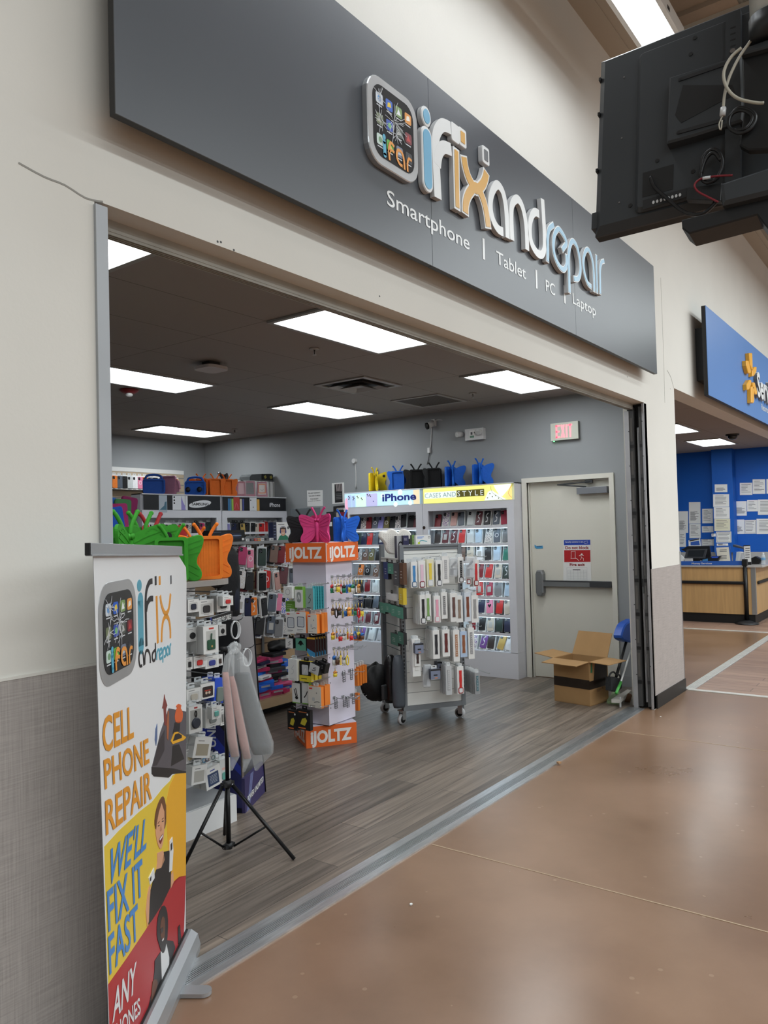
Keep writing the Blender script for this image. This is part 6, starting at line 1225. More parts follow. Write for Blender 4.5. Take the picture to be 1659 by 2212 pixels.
for a in range(12):
    for b in range(9):
        u,v=250+26*a,5+22*b
        if 20<v<230 and (u>300 or v<90) and (u<470 or v<70): c=PB.l(*S5(u,v)); mb.prism(ell(.0022,.0022,c[0],c[1],6),0,.0008,G_(120,100,96))
mb.obj('bag_body',t,True)
# ================================================================ WHITE GONDOLA OF SMALL ACCESSORIES
GW=mat('white_gondola',(222,222,222),.42,0,.4,noise=(2,.015)); GTOP=mat('gondola_top_grey',(150,146,142),.4,0,.45)
G2=thing('accessory_gondola','white slatwall gondola of earbud cases behind the roll-up banner','gondola',(2.5,1.5,0)); t=G2
X0,X1=1.9,3.06
slatwall(Matrix.Translation((X0,1.5,0)),X1-X0,.15,1.36,GW,mat('slat_dark',(110,112,114),.6),t,.075)
mb=MB(); mb.box(X0,X1,1.19,1.5,.128,.15,mat('deck_grey',(176,178,180),.4)); mb.box(X0,X1,1.175,1.19,.0,.148,GW); mb.obj('base_deck',t,True)
mb=MB(); mb.box(X0,X1,1.19,1.56,0,.128,GW); mb.box(X0,X1,1.52,1.9,0,1.36,GW); mb.obj('body',t,True)
a=px(480,1243,1,1.22); zt=1.385
mb=MB(); cx=a.x-.12; p=[(X0,1.12)]+[(cx+.17*math.sin(R(q)),1.29-.17*math.cos(R(q))) for q in range(0,91,15)]+[(cx+.17,1.9),(X0,1.9)]; mb.prism(p,zt-.03,zt,GTOP); mb.obj('top_shelf',t,True)
def S3(x,y): return (x/6.91+400,y/6.91+1180)
def S4(x,y): return (x/6.91+400,y/6.91+1380)
def S6(x,y): return (x/5.53+380,y/5.53+1560)
PG=Plane((0,1.3,0),(1,0,0),(0,0,1)); GG='boxed accessories hanging on the white gondola'
W_=WHB; GY=G_(186,186,184)
def dpod(c,round_=False,clip=False):
    def f(mb,w,h):
        mb.prism(rrect(w*1.5,h*.62,.006,0,h*.45,3),.0006,.001,G_(200,200,198)); mb.bprism(ell(w*.5,h*.24,0,h*.42,18) if round_ else rrect(w*.95,h*.44,w*.22,0,h*.42,4),.001,.006,.002,G_(*c))
        mb.box(-w*.7,w*.1,h*.85,h*.89,.0006,.001,G_(120,120,122)); mb.box(-w*.35,w*.35,h*.08,h*.11,.0006,.001,G_(130,130,132))
        if clip: mb.ring(ell(.006,.012,0,h*.75,10),ell(.004,.009,0,h*.75,10),.001,.004,STEEL)
    return f
def acc(f,x0,x1,y0,y1,c,lab,d=.12,depth=.05,body=None,tilt=0,deco=None,nb=1):
    b=body or W_; t=hbox(PG,d,x0,y0,x1,y1,depth,b,GY if body is None else b,'earbud_case_box',lab+', white gondola','accessory box',deco or dpod(c),f,GG,tilt)
    q=PG.p(*f((x0+x1)/2,y0-8),d); hook(Matrix.Translation((q.x,1.49,q.z+.015)),1.5-(1.3-d)+.02,G2)
    M0=PM[t.name]
    for k in range(nb): dup(t,Matrix.Translation((.012*(k%2),.058*(k+1),-.003*k))@M0,'box hanging straight behind the '+lab+', white gondola')
acc(S3,40,205,790,985,(34,40,60),'white box with a navy case')
acc(S3,205,425,795,1040,(52,52,54),'white box with a black window')
acc(S3,470,670,735,975,(30,30,32),'white box behind the red case')
acc(S3,560,715,745,885,(190,44,44),'small white box with a red and black case',d=.2,depth=.04,nb=0)
acc(S3,20,195,1215,1420,(26,26,28),'clear pack with a round black case',body=G_(196,196,194),deco=dpod((26,26,28),True))
acc(S3,270,495,1185,1600,(34,82,58),'tall white box with a green leather pouch',d=.18,nb=2,deco=lambda mb,w,h:(mb.box(-w*.62,w*.62,h*.1,h*.82,.0006,.001,G_(190,190,186)),mb.bprism(rrect(w*1.05,h*.36,.008,0,h*.32,3),.001,.008,.003,G_(34,82,58)),mb.prism(ell(.006,.006,0,h*.26,10),.008,.0095,G_(186,150,90)),mb.tube([(0,h*.5,.004),(0,h*.62,.006),(.004,h*.72,.004)],.004,G_(60,90,70),6),mb.box(-w*.25,w*.4,h*.87,h*.93,.0006,.001,G_(200,60,50))))
acc(S3,505,610,1170,1335,(26,26,28),'black oval case behind the tall green-pouch box',d=.1,body=G_(190,190,188),deco=dpod((28,28,30),True))
acc(S4,20,110,275,460,(30,30,32),'white box cut off by the banner edge')
acc(S4,125,305,250,430,(200,48,44),'white box with a red and black case, below the round black case')
acc(S4,300,500,250,435,(50,62,140),'clear-sided white box with a blue case')
acc(S4,475,560,235,400,(60,44,40),'narrow white box with a dark brown case',d=.08)
acc(S4,20,240,740,955,(186,180,168),'white box with a beige case')
acc(S4,230,440,660,890,(40,30,30),'white box with a black window and two red stripes',deco=lambda mb,w,h:(mb.prism(rrect(w*1.5,h*.68,.008,0,h*.45,3),.0006,.001,G_(44,34,34)),mb.box(-w*.45,w*.45,h*.5,h*.56,.001,.0016,G_(186,60,40)),mb.prism(ell(w*.16,w*.16,-w*.2,h*.38,12),.001,.0016,G_(214,190,170)),mb.prism(ell(w*.16,w*.16,w*.22,h*.38,12),.001,.0016,G_(214,190,170))))
acc(S4,420,560,590,960,(96,112,108),'grey-green pouch pack in a bright blue bag',body=G_(36,82,206),deco=lambda mb,w,h:mb.bprism(rrect(w*1.5,h*.6,.012,w*.2,h*.35,3),.0006,.008,.004,G_(120,132,126)),tilt=-6)
acc(S4,55,255,1000,1400,(44,50,62),'large white box with a navy case on a clip',d=.18,deco=lambda mb,w,h:(mb.box(-w*.8,w*.8,h*.14,h*.86,.0006,.001,G_(168,168,164)),mb.bprism(ell(w*.62,h*.2,0,h*.36,20),.001,.012,.004,G_(48,54,66)),mb.ring(ell(.008,.018,0,h*.7,12),ell(.0045,.013,0,h*.7,12),.001,.006,BKB),mb.box(-w*.2,w*.3,h*.9,h*.96,.0006,.001,G_(170,50,50))))
acc(S4,300,520,1030,1310,(120,126,124),'grey box with a grey case',body=G_(200,202,200))
acc(S4,400,530,1010,1190,(100,170,160),'small white box with a mint case',d=.2,depth=.04,nb=0)
acc(S4,525,605,1020,1290,(150,150,148),'narrow white box beside the tripod pole')
acc(S6,110,220,315,490,(206,190,150),'white box with a cream case near the floor',deco=dpod((208,194,156),True))
acc(S6,190,400,185,430,(176,166,146),'tilted white box with a beige window',tilt=-14,d=.16,deco=lambda mb,w,h:(mb.box(-w*.7,w*.7,h*.12,h*.68,.0006,.001,G_(166,158,140)),mb.box(-w*.6,w*.1,h*.8,h*.84,.0006,.001,G_(120,120,120))))
acc(S6,180,360,520,740,(170,168,162),'white box with a grey window in the lowest row',tilt=-6,d=.17,deco=lambda mb,w,h:(mb.box(-w*.7,w*.65,h*.12,h*.72,.0006,.001,G_(176,174,168)),mb.box(-w*.6,w*.1,h*.82,h*.86,.0006,.001,G_(120,120,120))))
acc(S6,365,550,525,775,(44,66,104),'white box with a navy perforated case in the lowest row',tilt=8,d=.17,deco=lambda mb,w,h:[mb.box(-w*.7,w*.7,h*.12,h*.72,.0006,.001,G_(48,66,100))]+[mb.prism(ell(.0022,.0022,-w*.4+w*.12*q,h*(.25+.07*r),6),.001,.0014,G_(200,206,216)) for q in range(8) for r in range(6)]+[mb.box(-w*.3,w*.3,h*.82,h*.87,.0006,.001,G_(50,70,150))])
acc(S6,525,650,440,690,(90,170,150),'clear bag with a mint cap in the lowest row',d=.14,body=G_(206,210,208),deco=lambda mb,w,h:(mb.prism(rrect(w*1.2,h*.35,.01,0,h*.22,3),.0006,.004,G_(100,170,156)),mb.box(-w*.6,w*.7,h*.5,h*.62,.0006,.001,G_(220,180,170))))
acc(S6,300,480,395,480,(130,120,120),'clear bundle of coloured rings above the navy perforated box',d=.1,body=G_(170,172,174),deco=lambda mb,w,h:[mb.ring(ell(h*.35,h*.35,-w*.6+w*.4*q,h*.5,12),ell(h*.25,h*.25,-w*.6+w*.4*q,h*.5,12),.0006,.003,G_(*((90,150,190),(150,90,90),(170,160,150),(90,120,120))[q])) for q in range(4)])
# butterflies on top of the gondola
GB3='butterfly tablet cases on the white gondola'
GRNF=(56,148,40)
zt+=.0005
def bf(u,v,y,rgb,yaw,s,lab,la,ra,hole=False,z=None):
    q=px(u,v,1,y); return butterfly(face_cam(q.x,y,zt if z is None else z,yaw),rgb,lab,la,ra,hole,s,GB3)
bf(268,1180,1.42,GRNF,-142,1.32,'front left green butterfly tablet case with its antennae up, behind the banner',40,34)
bf(300,1180,1.60,GRNF,-142,1.32,'green butterfly tablet case with holed wings, second from the left',40,34,True)
bf(322,1180,1.74,(164,44,50),-140,1.32,'red butterfly tablet case behind the two green ones',40,34)
bf(392,1180,1.56,(206,110,150),-165,.8,'pink butterfly tablet case mostly hidden behind the green tray',20,20)
bf(372,1250,1.22,GRNF,-4,1.05,'green butterfly tablet case showing its open tray, beside the orange one',10,10)
bf(420,1250,1.45,(226,120,36),-20,1.0,'orange butterfly tablet case lying behind the upright orange tray',15,15)
bf(447,1252,1.21,(232,124,36),10,1.06,'orange butterfly tablet case showing its ribbed tray at the shelf end',14,14)
# ================================================================ CABLE DISPLAY
KX=px(530,1757,2,0); kf_=V((.889,.459,0)).normalized(); kl_=V((-kf_.y,kf_.x,0))
MK=Matrix(((kf_.x,kl_.x,0,KX.x),(kf_.y,kl_.y,0,KX.y),(0,0,1,0),(0,0,0,1)))
NV=mat('display_navy',(26,28,84),.35); DK=mat('display_black',(16,17,22),.35); DW=mat('display_white',(206,204,208),.4); DBL=mat('display_blue',(30,48,150),.35); DP=mat('display_purple',(52,46,92),.35)
t=thing('cable_display','dark blue POWER UNLIMITED cable display with a white side sheet and a cable sign','cable display',M=MK); KT=t
mb=MB(); mb.T=MK; mb.box(0,.37,0,.02,0,.2,DP); mb.box(0,.02,.02,.3,0,.2,NV); mb.box(0,.37,.02,.3,0,.03,DK); T=MK@Matrix.Rotation(PI/2,4,'X')
for k in range(4): mb.T=T; mb.stroke([(.03+.014*k,0),(.11+.014*k,.198)],.004,.0002,.001,G_(150,160,210),1)
mb.T=Matrix.Identity(4); mb.text('POWER UNLIMITED',T@V((.04,.05,.001)),T.to_3x3()@V((.3,0.03,0)),T.to_3x3()@V((0,.035,0)),WHB,.02); mb.obj('front_bin',t,True)
mb=MB(); mb.T=MK; mb.box(-.004,.016,.02,.36,.2,1.13,DK); T2=MK@Matrix.Rotation(-PI/2,4,'Z')@Matrix.Rotation(PI/2,4,'X')@Matrix.Identity(4)
mb.prism([(0,0)],0,0,DK) if False else None
Ts=frame(MK@V((-.0045,.36,0)),-kl_,(0,0,1)); mb.T=Ts
mb.prism([(.02,.2),(.34,.2),(.34,.36),(.12,.62),(.05,.62)],.0002,.001,NV); mb.prism([(.05,.5),(.34,.22),(.34,.27),(.09,.56)],.001,.0016,DBL)
mb.T=Matrix.Identity(4); mb.text('POWER UNLIMITED',Ts@V((.19,.12,.0018)),V((0,0,.62)),Ts.to_3x3()@V((-.055,0,0)),G_(206,208,214),.02); mb.obj('side_wing',t,True)
mb=MB(); mb.T=MK; mb.box(.016,.36,.3,.32,.2,1.12,DK); mb.obj('back_panel',t,True)
w0=px(572.6,1710,2,0); wt=px(545,1332,1,1.313); 
pts=[V((3.503,1.396,.0)),V((3.346,1.313,1.127))]; off=V((-.459*.13,.889*.13,0))
mb=MB(); A,B=pts; 
for dd,m_,k0,k1 in ((0,DW,0,1),(.002,DK,-.06,0)):
    q=[A+off*k1,A+off*k0,B+off*k0,B+off*k1]; n=kf_*-.001; mb.add([p+n*3 for p in q]+[p-n*3 for p in q],[(0,1,2,3),(7,6,5,4),(0,4,5,1),(1,5,6,2),(2,6,7,3),(3,7,4,0)],m_)
mb.obj('side_sheet',t,True)
PF=Plane(B+off,kf_,(0,0,1)); q=PF.L([S3(*p) for p in ((278,1145),(635,1040),(632,960),(280,1055))]); hz=sum(p[1] for p in q)/4
mb=MB(); mb.T=PF.M; mb.box(-.36,.01,-.02,.035,-.02,.0,DK); mb.prism([(-.36,-.02),(-.345,-.02),(-.33,.035),(-.36,.035)],.0,.001,DBL); mb.T=Matrix.Identity(4); mb.text('CERTIFIED FAST CABLES',PF.M@V((-.31,-.008,.001)),kf_*.29,V((0,0,.03)),WHB,.02); mb.obj('top_sign',t,True)
CBW=mat('white_cable',(222,224,226),.4)
for k,(x,y,lab) in enumerate(((735,1130,'upper white cable coil hanging on the cable display'),(905,1540,'lower white cable coil hanging beside the wrapped sleeves'))):
    q=px(*S3(x,y),1,1.16 if k==0 else 1.12); t=thing('cable_coil',lab,'cable',tuple(q)); mb=MB()
    for j in range(3): mb.tube([((.028+.003*j)*math.cos(a*PI/6),-.006*j,-.045+.05*math.sin(a*PI/6)) for a in range(12)],.003,CBW,6,True,2,True)
    mb.obj('coil',t); mb=MB(); mb.tube([(-.02,0,0),(.03,-.02,.012),(.045,-.02,.022)],.0025,BLK,6); mb.obj('hook',t)
# ================================================================ TRIPOD STAND AND WRAPPED SLEEVES
TB_=mat('tripod_black',(18,18,20),.35,.3,.5); TBJ=mat('tripod_joint',(26,26,28),.5)
c=px(494,1827,2,.035); t=thing('tripod_stand','black telescopic tripod stand holding plastic-wrapped sleeves','tripod stand',(c.x,c.y,0)); TS=t
def vz(u,v): # height on the pole axis seen at pixel row v
    d=ray(u,v); h=math.hypot(c.x-CAM.x,c.y-CAM.y); hd=math.hypot(d.x,d.y); return CAM.z+d.z*h/hd
zh=vz(497,1690); ztop=vz(486,1403)
mb=MB(); mb.cyl((0,0,.02),(0,0,zh),.0125,TB_,14); mb.obj('lower_tube',t); mb=MB(); mb.cyl((0,0,zh),(0,0,ztop+.01),.0105,TB_,14); mb.obj('upper_tube',t)
mb=MB(); mb.cyl((0,0,zh-.022),(0,0,zh+.012),.022,TBJ,12); mb.box(-.034,.034,-.016,.016,zh-.018,zh+.004,TBJ); mb.obj('collar',t); mb=MB(); mb.cyl((0,0,.022),(0,0,.05),.02,TBJ,12); mb.box(-.032,.032,-.014,.014,.026,.046,TBJ); mb.obj('collar',t)
for k,(f,z0) in enumerate(((px(636,1856,2,.006),zh-.01),(px(392,1880,2,.006),zh-.01),(px(485,1802,2,.006),zh-.02))):
    f=V((f.x-c.x,f.y-c.y,.006)); s_=f.normalized()*.03; top=V((s_.x,s_.y,z0)); mb=MB(); mb.cyl(top,f,.0095,TB_,10); lg=mb.obj('leg',t)
    mid=top.lerp(f,.56 if k<2 else .5); mb=MB(); mb.cyl((s_.x,s_.y,.036),mid,.0055,TB_,8); mb.obj('brace',t); mb=MB(); mb.ball(mid,.0075,SCRW,8,6); mb.ball((s_.x*1.05,s_.y*1.05,.036),.006,SCRW,8,6); mb.ball(top,.007,SCRW,8,6); mb.obj('rivet',lg)
vd=V((c.x-CAM.x,c.y-CAM.y,0)).normalized(); vr=V((vd.y,-vd.x,0)); PV=Plane((c.x,c.y,0),vr,(0,0,1))
mb=MB(); a=PV.p(*S4(525,160)); b=PV.p(*S4(690,150)); mb.cyl(PV.p(*S4(525,160))-V((c.x,c.y,0)),b-V((c.x,c.y,0)),.014,TBJ,12); mb.obj('top_bar',t)
PLB=mat('poly_bag_film',(228,232,234),.1,0,.9,alpha=.3); 
def sleeve(label,spine,wid,thick,d,m_,film0=True):
    """spine: zoom pixels top to bottom, wid: half widths in pixels"""
    P_=[PV.p(*S4(*p),d) for p in spine]; t=thing('wrapped_sleeve',label,'wrapped sleeve',tuple(P_[-1])); o=P_[-1]
    def sec(scale,th,rngz):
        S_=[]
        for (p,w) in zip(P_[rngz:],wid[rngz:]):
            w=w/6.91/383*scale; S_.append([(p-o)+vr*(w*math.copysign(abs(math.cos(2*PI*j/16))**.6,math.cos(2*PI*j/16)))+vd*(th*math.copysign(abs(math.sin(2*PI*j/16))**.7,math.sin(2*PI*j/16))*min(1,w/.03)) for j in range(16)])
        return S_
    mb=MB(); mb.loft(sec(.86,thick,2)[:-1],m_); mb.obj('fabric_sleeve',t); mb=MB(); mb.loft(sec(1.04,thick+.006,0),PLB); mb.obj('plastic_film',t); return t
PKF=mat('sleeve_dusty_pink',(196,142,132),.7,0,.3,bump=(30,.5)); GKF=mat('sleeve_charcoal',(66,72,78),.6,0,.4,bump=(26,.5))
sleeve('left pink sleeve wrapped in clear plastic hanging on the tripod',[(700,150),(640,260),(600,500),(610,620),(650,1000),(700,1500),(745,1750),(690,1960)],[10,45,45,52,60,68,62,18],.022,.05,PKF)
sleeve('right pink sleeve wrapped in clear plastic hanging on the tripod',[(720,150),(690,300),(690,560),(720,700),(790,1100),(880,1560),(925,1780),(880,1985)],[10,40,38,50,60,66,58,16],.022,.03,PKF)
sleeve('large charcoal sleeve wrapped in clear plastic hanging at the right of the tripod',[(745,110),(800,300),(850,520),(880,680),(990,1100),(1120,1560),(1150,1700),(1060,1960)],[10,110,120,130,150,180,150,20],.04,-.01,GKF)
mb=MB(); a=PV.p(*S4(735,140),.03); vs,fs=lumpy((0,0,0),(.035,.02,.03),PLB,5,14,10,.3); mb.add(vs,fs,PLB,True); o=mb.obj('plastic_knot'); o.location=a; tag(o,'gathered plastic knot at the top of the wrapped sleeves','plastic knot')
# ================================================================ CARDBOARD BOX
CARD=mat('cardboard',(170,134,92),.75,0,.2,noise=(6,.05)); CARD2=mat('cardboard_inside',(156,124,86),.8,0,.2); TAPE=mat('dark_print_band',(40,30,22),.4,noise=(12,.1))
f0=px(1275,1526.5,2,0); f1=px(1190,1516.5,2,0); f2=px(1315,1513.8,2,0); bx=(f2-f0).normalized(); by=V((-bx.y,bx.x,0)); BL=(f2-f0).length; BW2=(f1-f0).length; BH=.40
MBx=Matrix(((bx.x,by.x,0,f0.x),(bx.y,by.y,0,f0.y),(0,0,1,0),(0,0,0,1)))
t=thing('cardboard_box','open brown cardboard box with a dark band, flaps spread, in front of the exit door','box',M=MBx)
mb=MB(); mb.T=MBx; e=.006
for b in ((0,BL,0,e),(0,BL,BW2-e,BW2),(0,e,e,BW2-e),(BL-e,BL,e,BW2-e)): mb.box(b[0],b[1],b[2],b[3],0.002,BH,CARD)
mb.box(0,BL,0,BW2,.0,.006,CARD2); mb.box(-.001,0,-.001,BW2,.15,.235,TAPE); mb.box(-.001,BL*.85,-.0012,0,.15,.225,TAPE); mb.prism([(0,0)],0,0,TAPE) if False else None
mb.T=MBx@Matrix.Rotation(PI/2,4,'X'); mb.prism([(.06,.18),(BL*.95,.2),(BL*.95,.39),(.1,.39)],.0002,.0012,TAPE); mb.prism([(.02,.3),(.05,.3),(.05,.385),(.035,.385)],.0012,.0016,G_(50,120,80)); 
mb.T=Matrix.Identity(4); TT_=MBx@Matrix.Rotation(PI/2,4,'X'); mb.text('Sol AN',TT_@V((.12,.11,.001)),TT_.to_3x3()@V((.14,.02,0)),TT_.to_3x3()@V((0,.03,0)),G_(70,52,36),-.012); mb.obj('carton',t,True)
def flap(p0,p1,ln,out,ang,name='flap'):
    mb=MB(); mb.T=MBx; p0=V(p0);p1=V(p1);o_=V(out); d_=o_*math.cos(R(ang))*ln+V((0,0,math.sin(R(ang))*ln)); n=(p1-p0).cross(d_).normalized()*.003; ins=(p1-p0)*.02
    q=[p0,p1,p1+d_-ins,p0+d_+ins]; mb.add([a+n for a in q]+[a-n for a in q],[(0,1,2,3),(7,6,5,4),(0,4,5,1),(1,5,6,2),(2,6,7,3),(3,7,4,0)],CARD); mb.obj(name,t,True)
flap((0,BW2,BH),(0,0,BH),.2,(-1,0,0),-4); flap((0,0,BH),(BL,0,BH),.2,(0,-1,0),-2); flap((BL,0,BH),(BL,BW2,BH),.24,(1,0,0),62); flap((BL,BW2,BH),(0,BW2,BH),.22,(0,1,0),6)
# ================================================================ BROOM, DUSTPAN, SCRAPS
def S9(x,y): return (x/7.54+1280,y/7.54+1400)
PBR=Plane((7.28,.3,0),(.75,-.66,0),(0,0,1)); t=thing('broom','blue-capped black broom leaning beside the grille guide behind the cardboard box','broom',tuple(px(1352,1415,1,.42)))
a=px(1356,1375,1,.40); b=px(1331,1462,1,.36); mb=MB(); mb.cyl(b,a,.013,BLK,10); mb.obj('handle',t,True)
mb=MB(); P_=Plane((a.x,.385,0),(1,0,0),(0,0,1)); q=P_.L([(1337,1378),(1340,1360),(1347,1347),(1359,1340),(1366,1341),(1366,1384),(1352,1386)]); mb.T=P_.M; mb.bprism([(p.x,p.y) for p in smooth_path([V((x,y,0)) for x,y in q],3,True)],-.05,.03,.012,mat('broom_blue',(24,82,178),.4)); mb.obj('blue_cap',t,True)
P_=Plane((b.x,.35,0),(1,0,0),(0,0,1)); mb=MB(); mb.T=P_.M; q=P_.L([S9(*p) for p in ((265,470),(320,465),(440,500),(430,660),(370,715),(265,690))]); mb.bprism(q,-.03,.03,.01,mat('bristle_black',(30,32,34),.8,noise=(60,.4))); mb.obj('bristles',t,True)
mb=MB(); q=[P_.p(*S9(*p),.03) for p in ((268,460),(300,405),(345,390),(390,430),(440,440),(450,500),(420,530))]; mb.tube(q,.008,BLK,7); mb.obj('frame',t,True)
t=thing('dustpan','green and white long-handled dustpan beside the cardboard box','dustpan',tuple(px(*S9(330,880),2,0)))
a=px(*S9(460,555),1,.27); b=px(*S9(385,735),1,.25); h=px(1366,1395,1,.34); mb=MB(); mb.cyl(a,h,.008,mat('white_handle',(214,216,214),.3),8); mb.obj('handle',t,True); mb=MB(); mb.cyl(b,a,.013,mat('green_plastic',(60,150,60),.4),8); mb.obj('grip_socket',t,True)
mb=MB(); q=[px(*S9(*p),2,.012) for p in ((232,885),(430,905),(470,800),(430,735),(330,735))]; vs=[tuple(p) for p in q]+[(p.x,p.y,.05) for p in q]; mb.prism([(p.x,p.y) for p in q],.002,.03,mat('green_pale',(128,150,110),.5)); mb.obj('pan',t,True)
t=thing('wood_scrap','white painted board offcut lying on the dustpan','board',tuple(px(*S9(380,850),2,0))); mb=MB(); p0=px(*S9(305,830),2,.07); p1=px(*S9(450,840),2,.07); p2=px(*S9(630,690),2,.07); p3=px(*S9(570,670),2,.07)
mb.add([tuple(p) for p in (p0,p1,p2,p3)]+[(p.x,p.y,.038) for p in (p0,p1,p2,p3)],[(0,1,2,3),(7,6,5,4),(0,4,5,1),(1,5,6,2),(2,6,7,3),(3,7,4,0)],mat('offcut_white',(196,192,184),.6)); mb.obj('board',t,True)
t=thing('wood_scrap','short brown wood offcut leaning against the grille guide','board',tuple(px(*S9(580,890),2,0))); mb=MB(); p0=px(*S9(550,885),2,0.004); p1=px(*S9(610,890),2,.004); p2=px(*S9(645,770),1,.2); p3=px(*S9(610,740),1,.2)
mb.add([tuple(p) for p in (p0,p1,p2,p3)]+[(p.x,p.y+.02,p.z) for p in (p0,p1,p2,p3)],[(0,1,2,3),(7,6,5,4),(0,4,5,1),(1,5,6,2),(2,6,7,3),(3,7,4,0)],mat('offcut_brown',(116,86,60),.7)); mb.obj('board',t,True)
p=px(*S9(455,960),2,0); t=thing('paint_stick','short white stick standing in front of the offcut','stick',tuple(p)); mb=MB(); mb.box(-.012,.012,-.004,.004,0,.09,LWS); mb.obj('stick',t)
for k,((u,v),lab) in enumerate((((1207,1652),'small tan paper scrap lying on the threshold strip'),((888,1955),'white crumb on the brown floor near the threshold'),((1427,1549),'white crumb on the brown floor below the pillar base'))):
    p=px(u,v,2,0); mb=MB(); mb.prism([(-.02,-.01),(.012,-.014),(.02,.004),(-.004,.014)] if k==0 else ell(.008,.006,0,0,7),.0012,.006 if k else .012,G_(170,130,90) if k==0 else WHB); o=mb.obj('paper_scrap'); o.location=(p.x,p.y,.008 if k==0 else 0); tag(o,lab,'scrap')
# ================================================================ ROLL-UP BANNER
BA=V((1.215,-.275,0)); BB=V((1.990,.305,0)); be=(BB-BA).normalized(); PBN=Plane(BA,be,(0,0,1))
BWt=mat('banner_white',(224,226,228),.35,0,.4); BYL=mat('banner_yellow',(226,196,60),.35); BAM=mat('banner_amber',(230,170,36),.35); BRD=mat('banner_red',(178,38,46),.32); BOR=mat('banner_orange',(222,150,46),.35); BBL=mat('banner_blue',(72,136,206),.35); BKp=mat('banner_black_print',(34,32,34),.35); BSK=mat('banner_skin',(214,160,124),.4); BSK2=mat('banner_skin_dark',(104,66,48),.4); BHR=mat('banner_hair',(110,72,46),.4); BTL=mat('banner_teal',(86,160,182),.35)
t=thing('roll_up_banner','roll-up banner with a cracked app icon, CELL PHONE REPAIR and two printed people','banner',M=PBN.M); BN=t
bl=lambda u,v:PBN.l(u,v)
# fabric: left and right edges taken on the banner plane, slight bow
TLp,TRp=bl(201,1192),bl(386,1200); BRp=bl(401,2045); zb=.085
def edgeL(z): # left edge of the fabric
    a=bl(201,1192); b=bl(235,2212); k=(z-a[1])/(b[1]-a[1]); return a[0]+(b[0]-a[0])*k
def edgeR(z):
    a=bl(403,1232); b=bl(401,2045); k=(z-a[1])/(b[1]-a[1]); x=a[0]+(b[0]-a[0])*k
    zt_=TRp[1]
    if z>a[1]: k2=(z-a[1])/(zt_-a[1]); x=a[0]+(TRp[0]-a[0])*k2**1.6
    return x
mb=MB(); mb.T=PBN.M; n=28; ztop=(TLp[1]+TRp[1])/2; vs=[];fs=[]; m_=12
for i in range(n+1):
    zz0=zb+(TLp[1]-zb)*i/n; zz1=zb+(TRp[1]-zb)*i/n
    for j in range(m_+1):
        k=j/m_; z=zz0+(zz1-zz0)*k; x=edgeL(z)+(edgeR(z)-edgeL(z))*k; vs.append((x,z,0.0))
for i in range(n):
    for j in range(m_): a=i*(m_+1)+j; fs.append((a,a+1,a+m_+2,a+m_+1))
mb.add(vs+[(x,z,-.0012) for x,z,_ in vs],fs+[tuple(q+len(vs) for q in reversed(f)) for f in fs],BWt); mb.obj('banner_fabric',t,True)
def art(name,pts,lv,m_,sm=0):
    q=[bl(*p) for p in pts]
    if sm: q=[(p.x,p.y) for p in smooth_path([V((a,b,0)) for a,b in q],sm,True)]
    mb=MB(); mb.T=PBN.M; mb.prism(q,.0,.0004*lv+.0004,m_); return mb.obj(name,t,True)
def B2(x,y): return (x/6.32+190,y/6.32+1500)
def B3(x,y): return (x/5.37+200,y/5.37+1800)
el=lambda v:tuple(PBN.p(*(0,0))) 
# yellow field, amber part, red field (clipped to the fabric edges)
def clipx(p): z=p[1]; return (min(max(p[0],edgeL(z)+.004),edgeR(z)-.001),z)
def field(name,pts,lv,m_):
    q=[clipx(bl(*p)) for p in pts]; mb=MB(); mb.T=PBN.M; mb.prism(q,0,.0004*lv+.0004,m_); return mb.obj(name,t,True)
field('yellow_field',[B2(220,2080),B2(420,1860),B2(700,1600),B2(870,1470),B2(1010,1290),B2(1120,1180),B2(1150,1110),B2(1220,1070),B2(1345,1062),B3(1080,500),B3(1000,520),B3(800,830),B3(600,1150),B3(400,1450),B3(180,1760)],0,BYL)
field('amber_field',[B2(1190,1090),B2(1345,1066),B3(1080,490),B3(1000,520),B3(900,650),B2(1060,1500),B2(1110,1250)],1,BAM)
field('red_field',[B3(175,1760),B3(400,1440),B3(600,1140),B3(800,830),B3(880,660),B3(940,560),B3(1000,505),B3(1080,490),B3(1055,1240),B3(880,1560),B3(600,2212),B3(560,2380),B3(175,2380)],1,BRD)
def btext(s,p0,p1,ptop,m_,bold=.018,lv=4):
    a=PBN.p(*p0); b=PBN.p(*p1); h=PBN.p(*ptop)-a; mb=MB(); mb.text(s,a+PBN.n*.0016,b-a,h,m_,bold,.0004); return mb.obj('banner_lettering',t,True)
btext('CELL',B2(200,800),B2(620,578),B2(186,300),BOR); btext('PHONE',B2(225,1290),B2(832,925),B2(205,880),BOR); btext('REPAIR',B2(240,1920),B2(866,1410),B2(226,1440),BOR)
btext("WE'LL",B3(158,632),B3(615,165),B3(205,170),BBL); btext('FIX IT',B3(178,1140),B3(585,690),B3(158,660),BBL); btext('FAST',B3(190,1640),B3(530,1195),B3(172,1190),BBL)
btext('ANY',B3(222,2200),B3(492,1820),B3(238,1810),BWt); btext('PHONES',B3(230,2470),B3(552,2080),B3(215,2260),BWt)
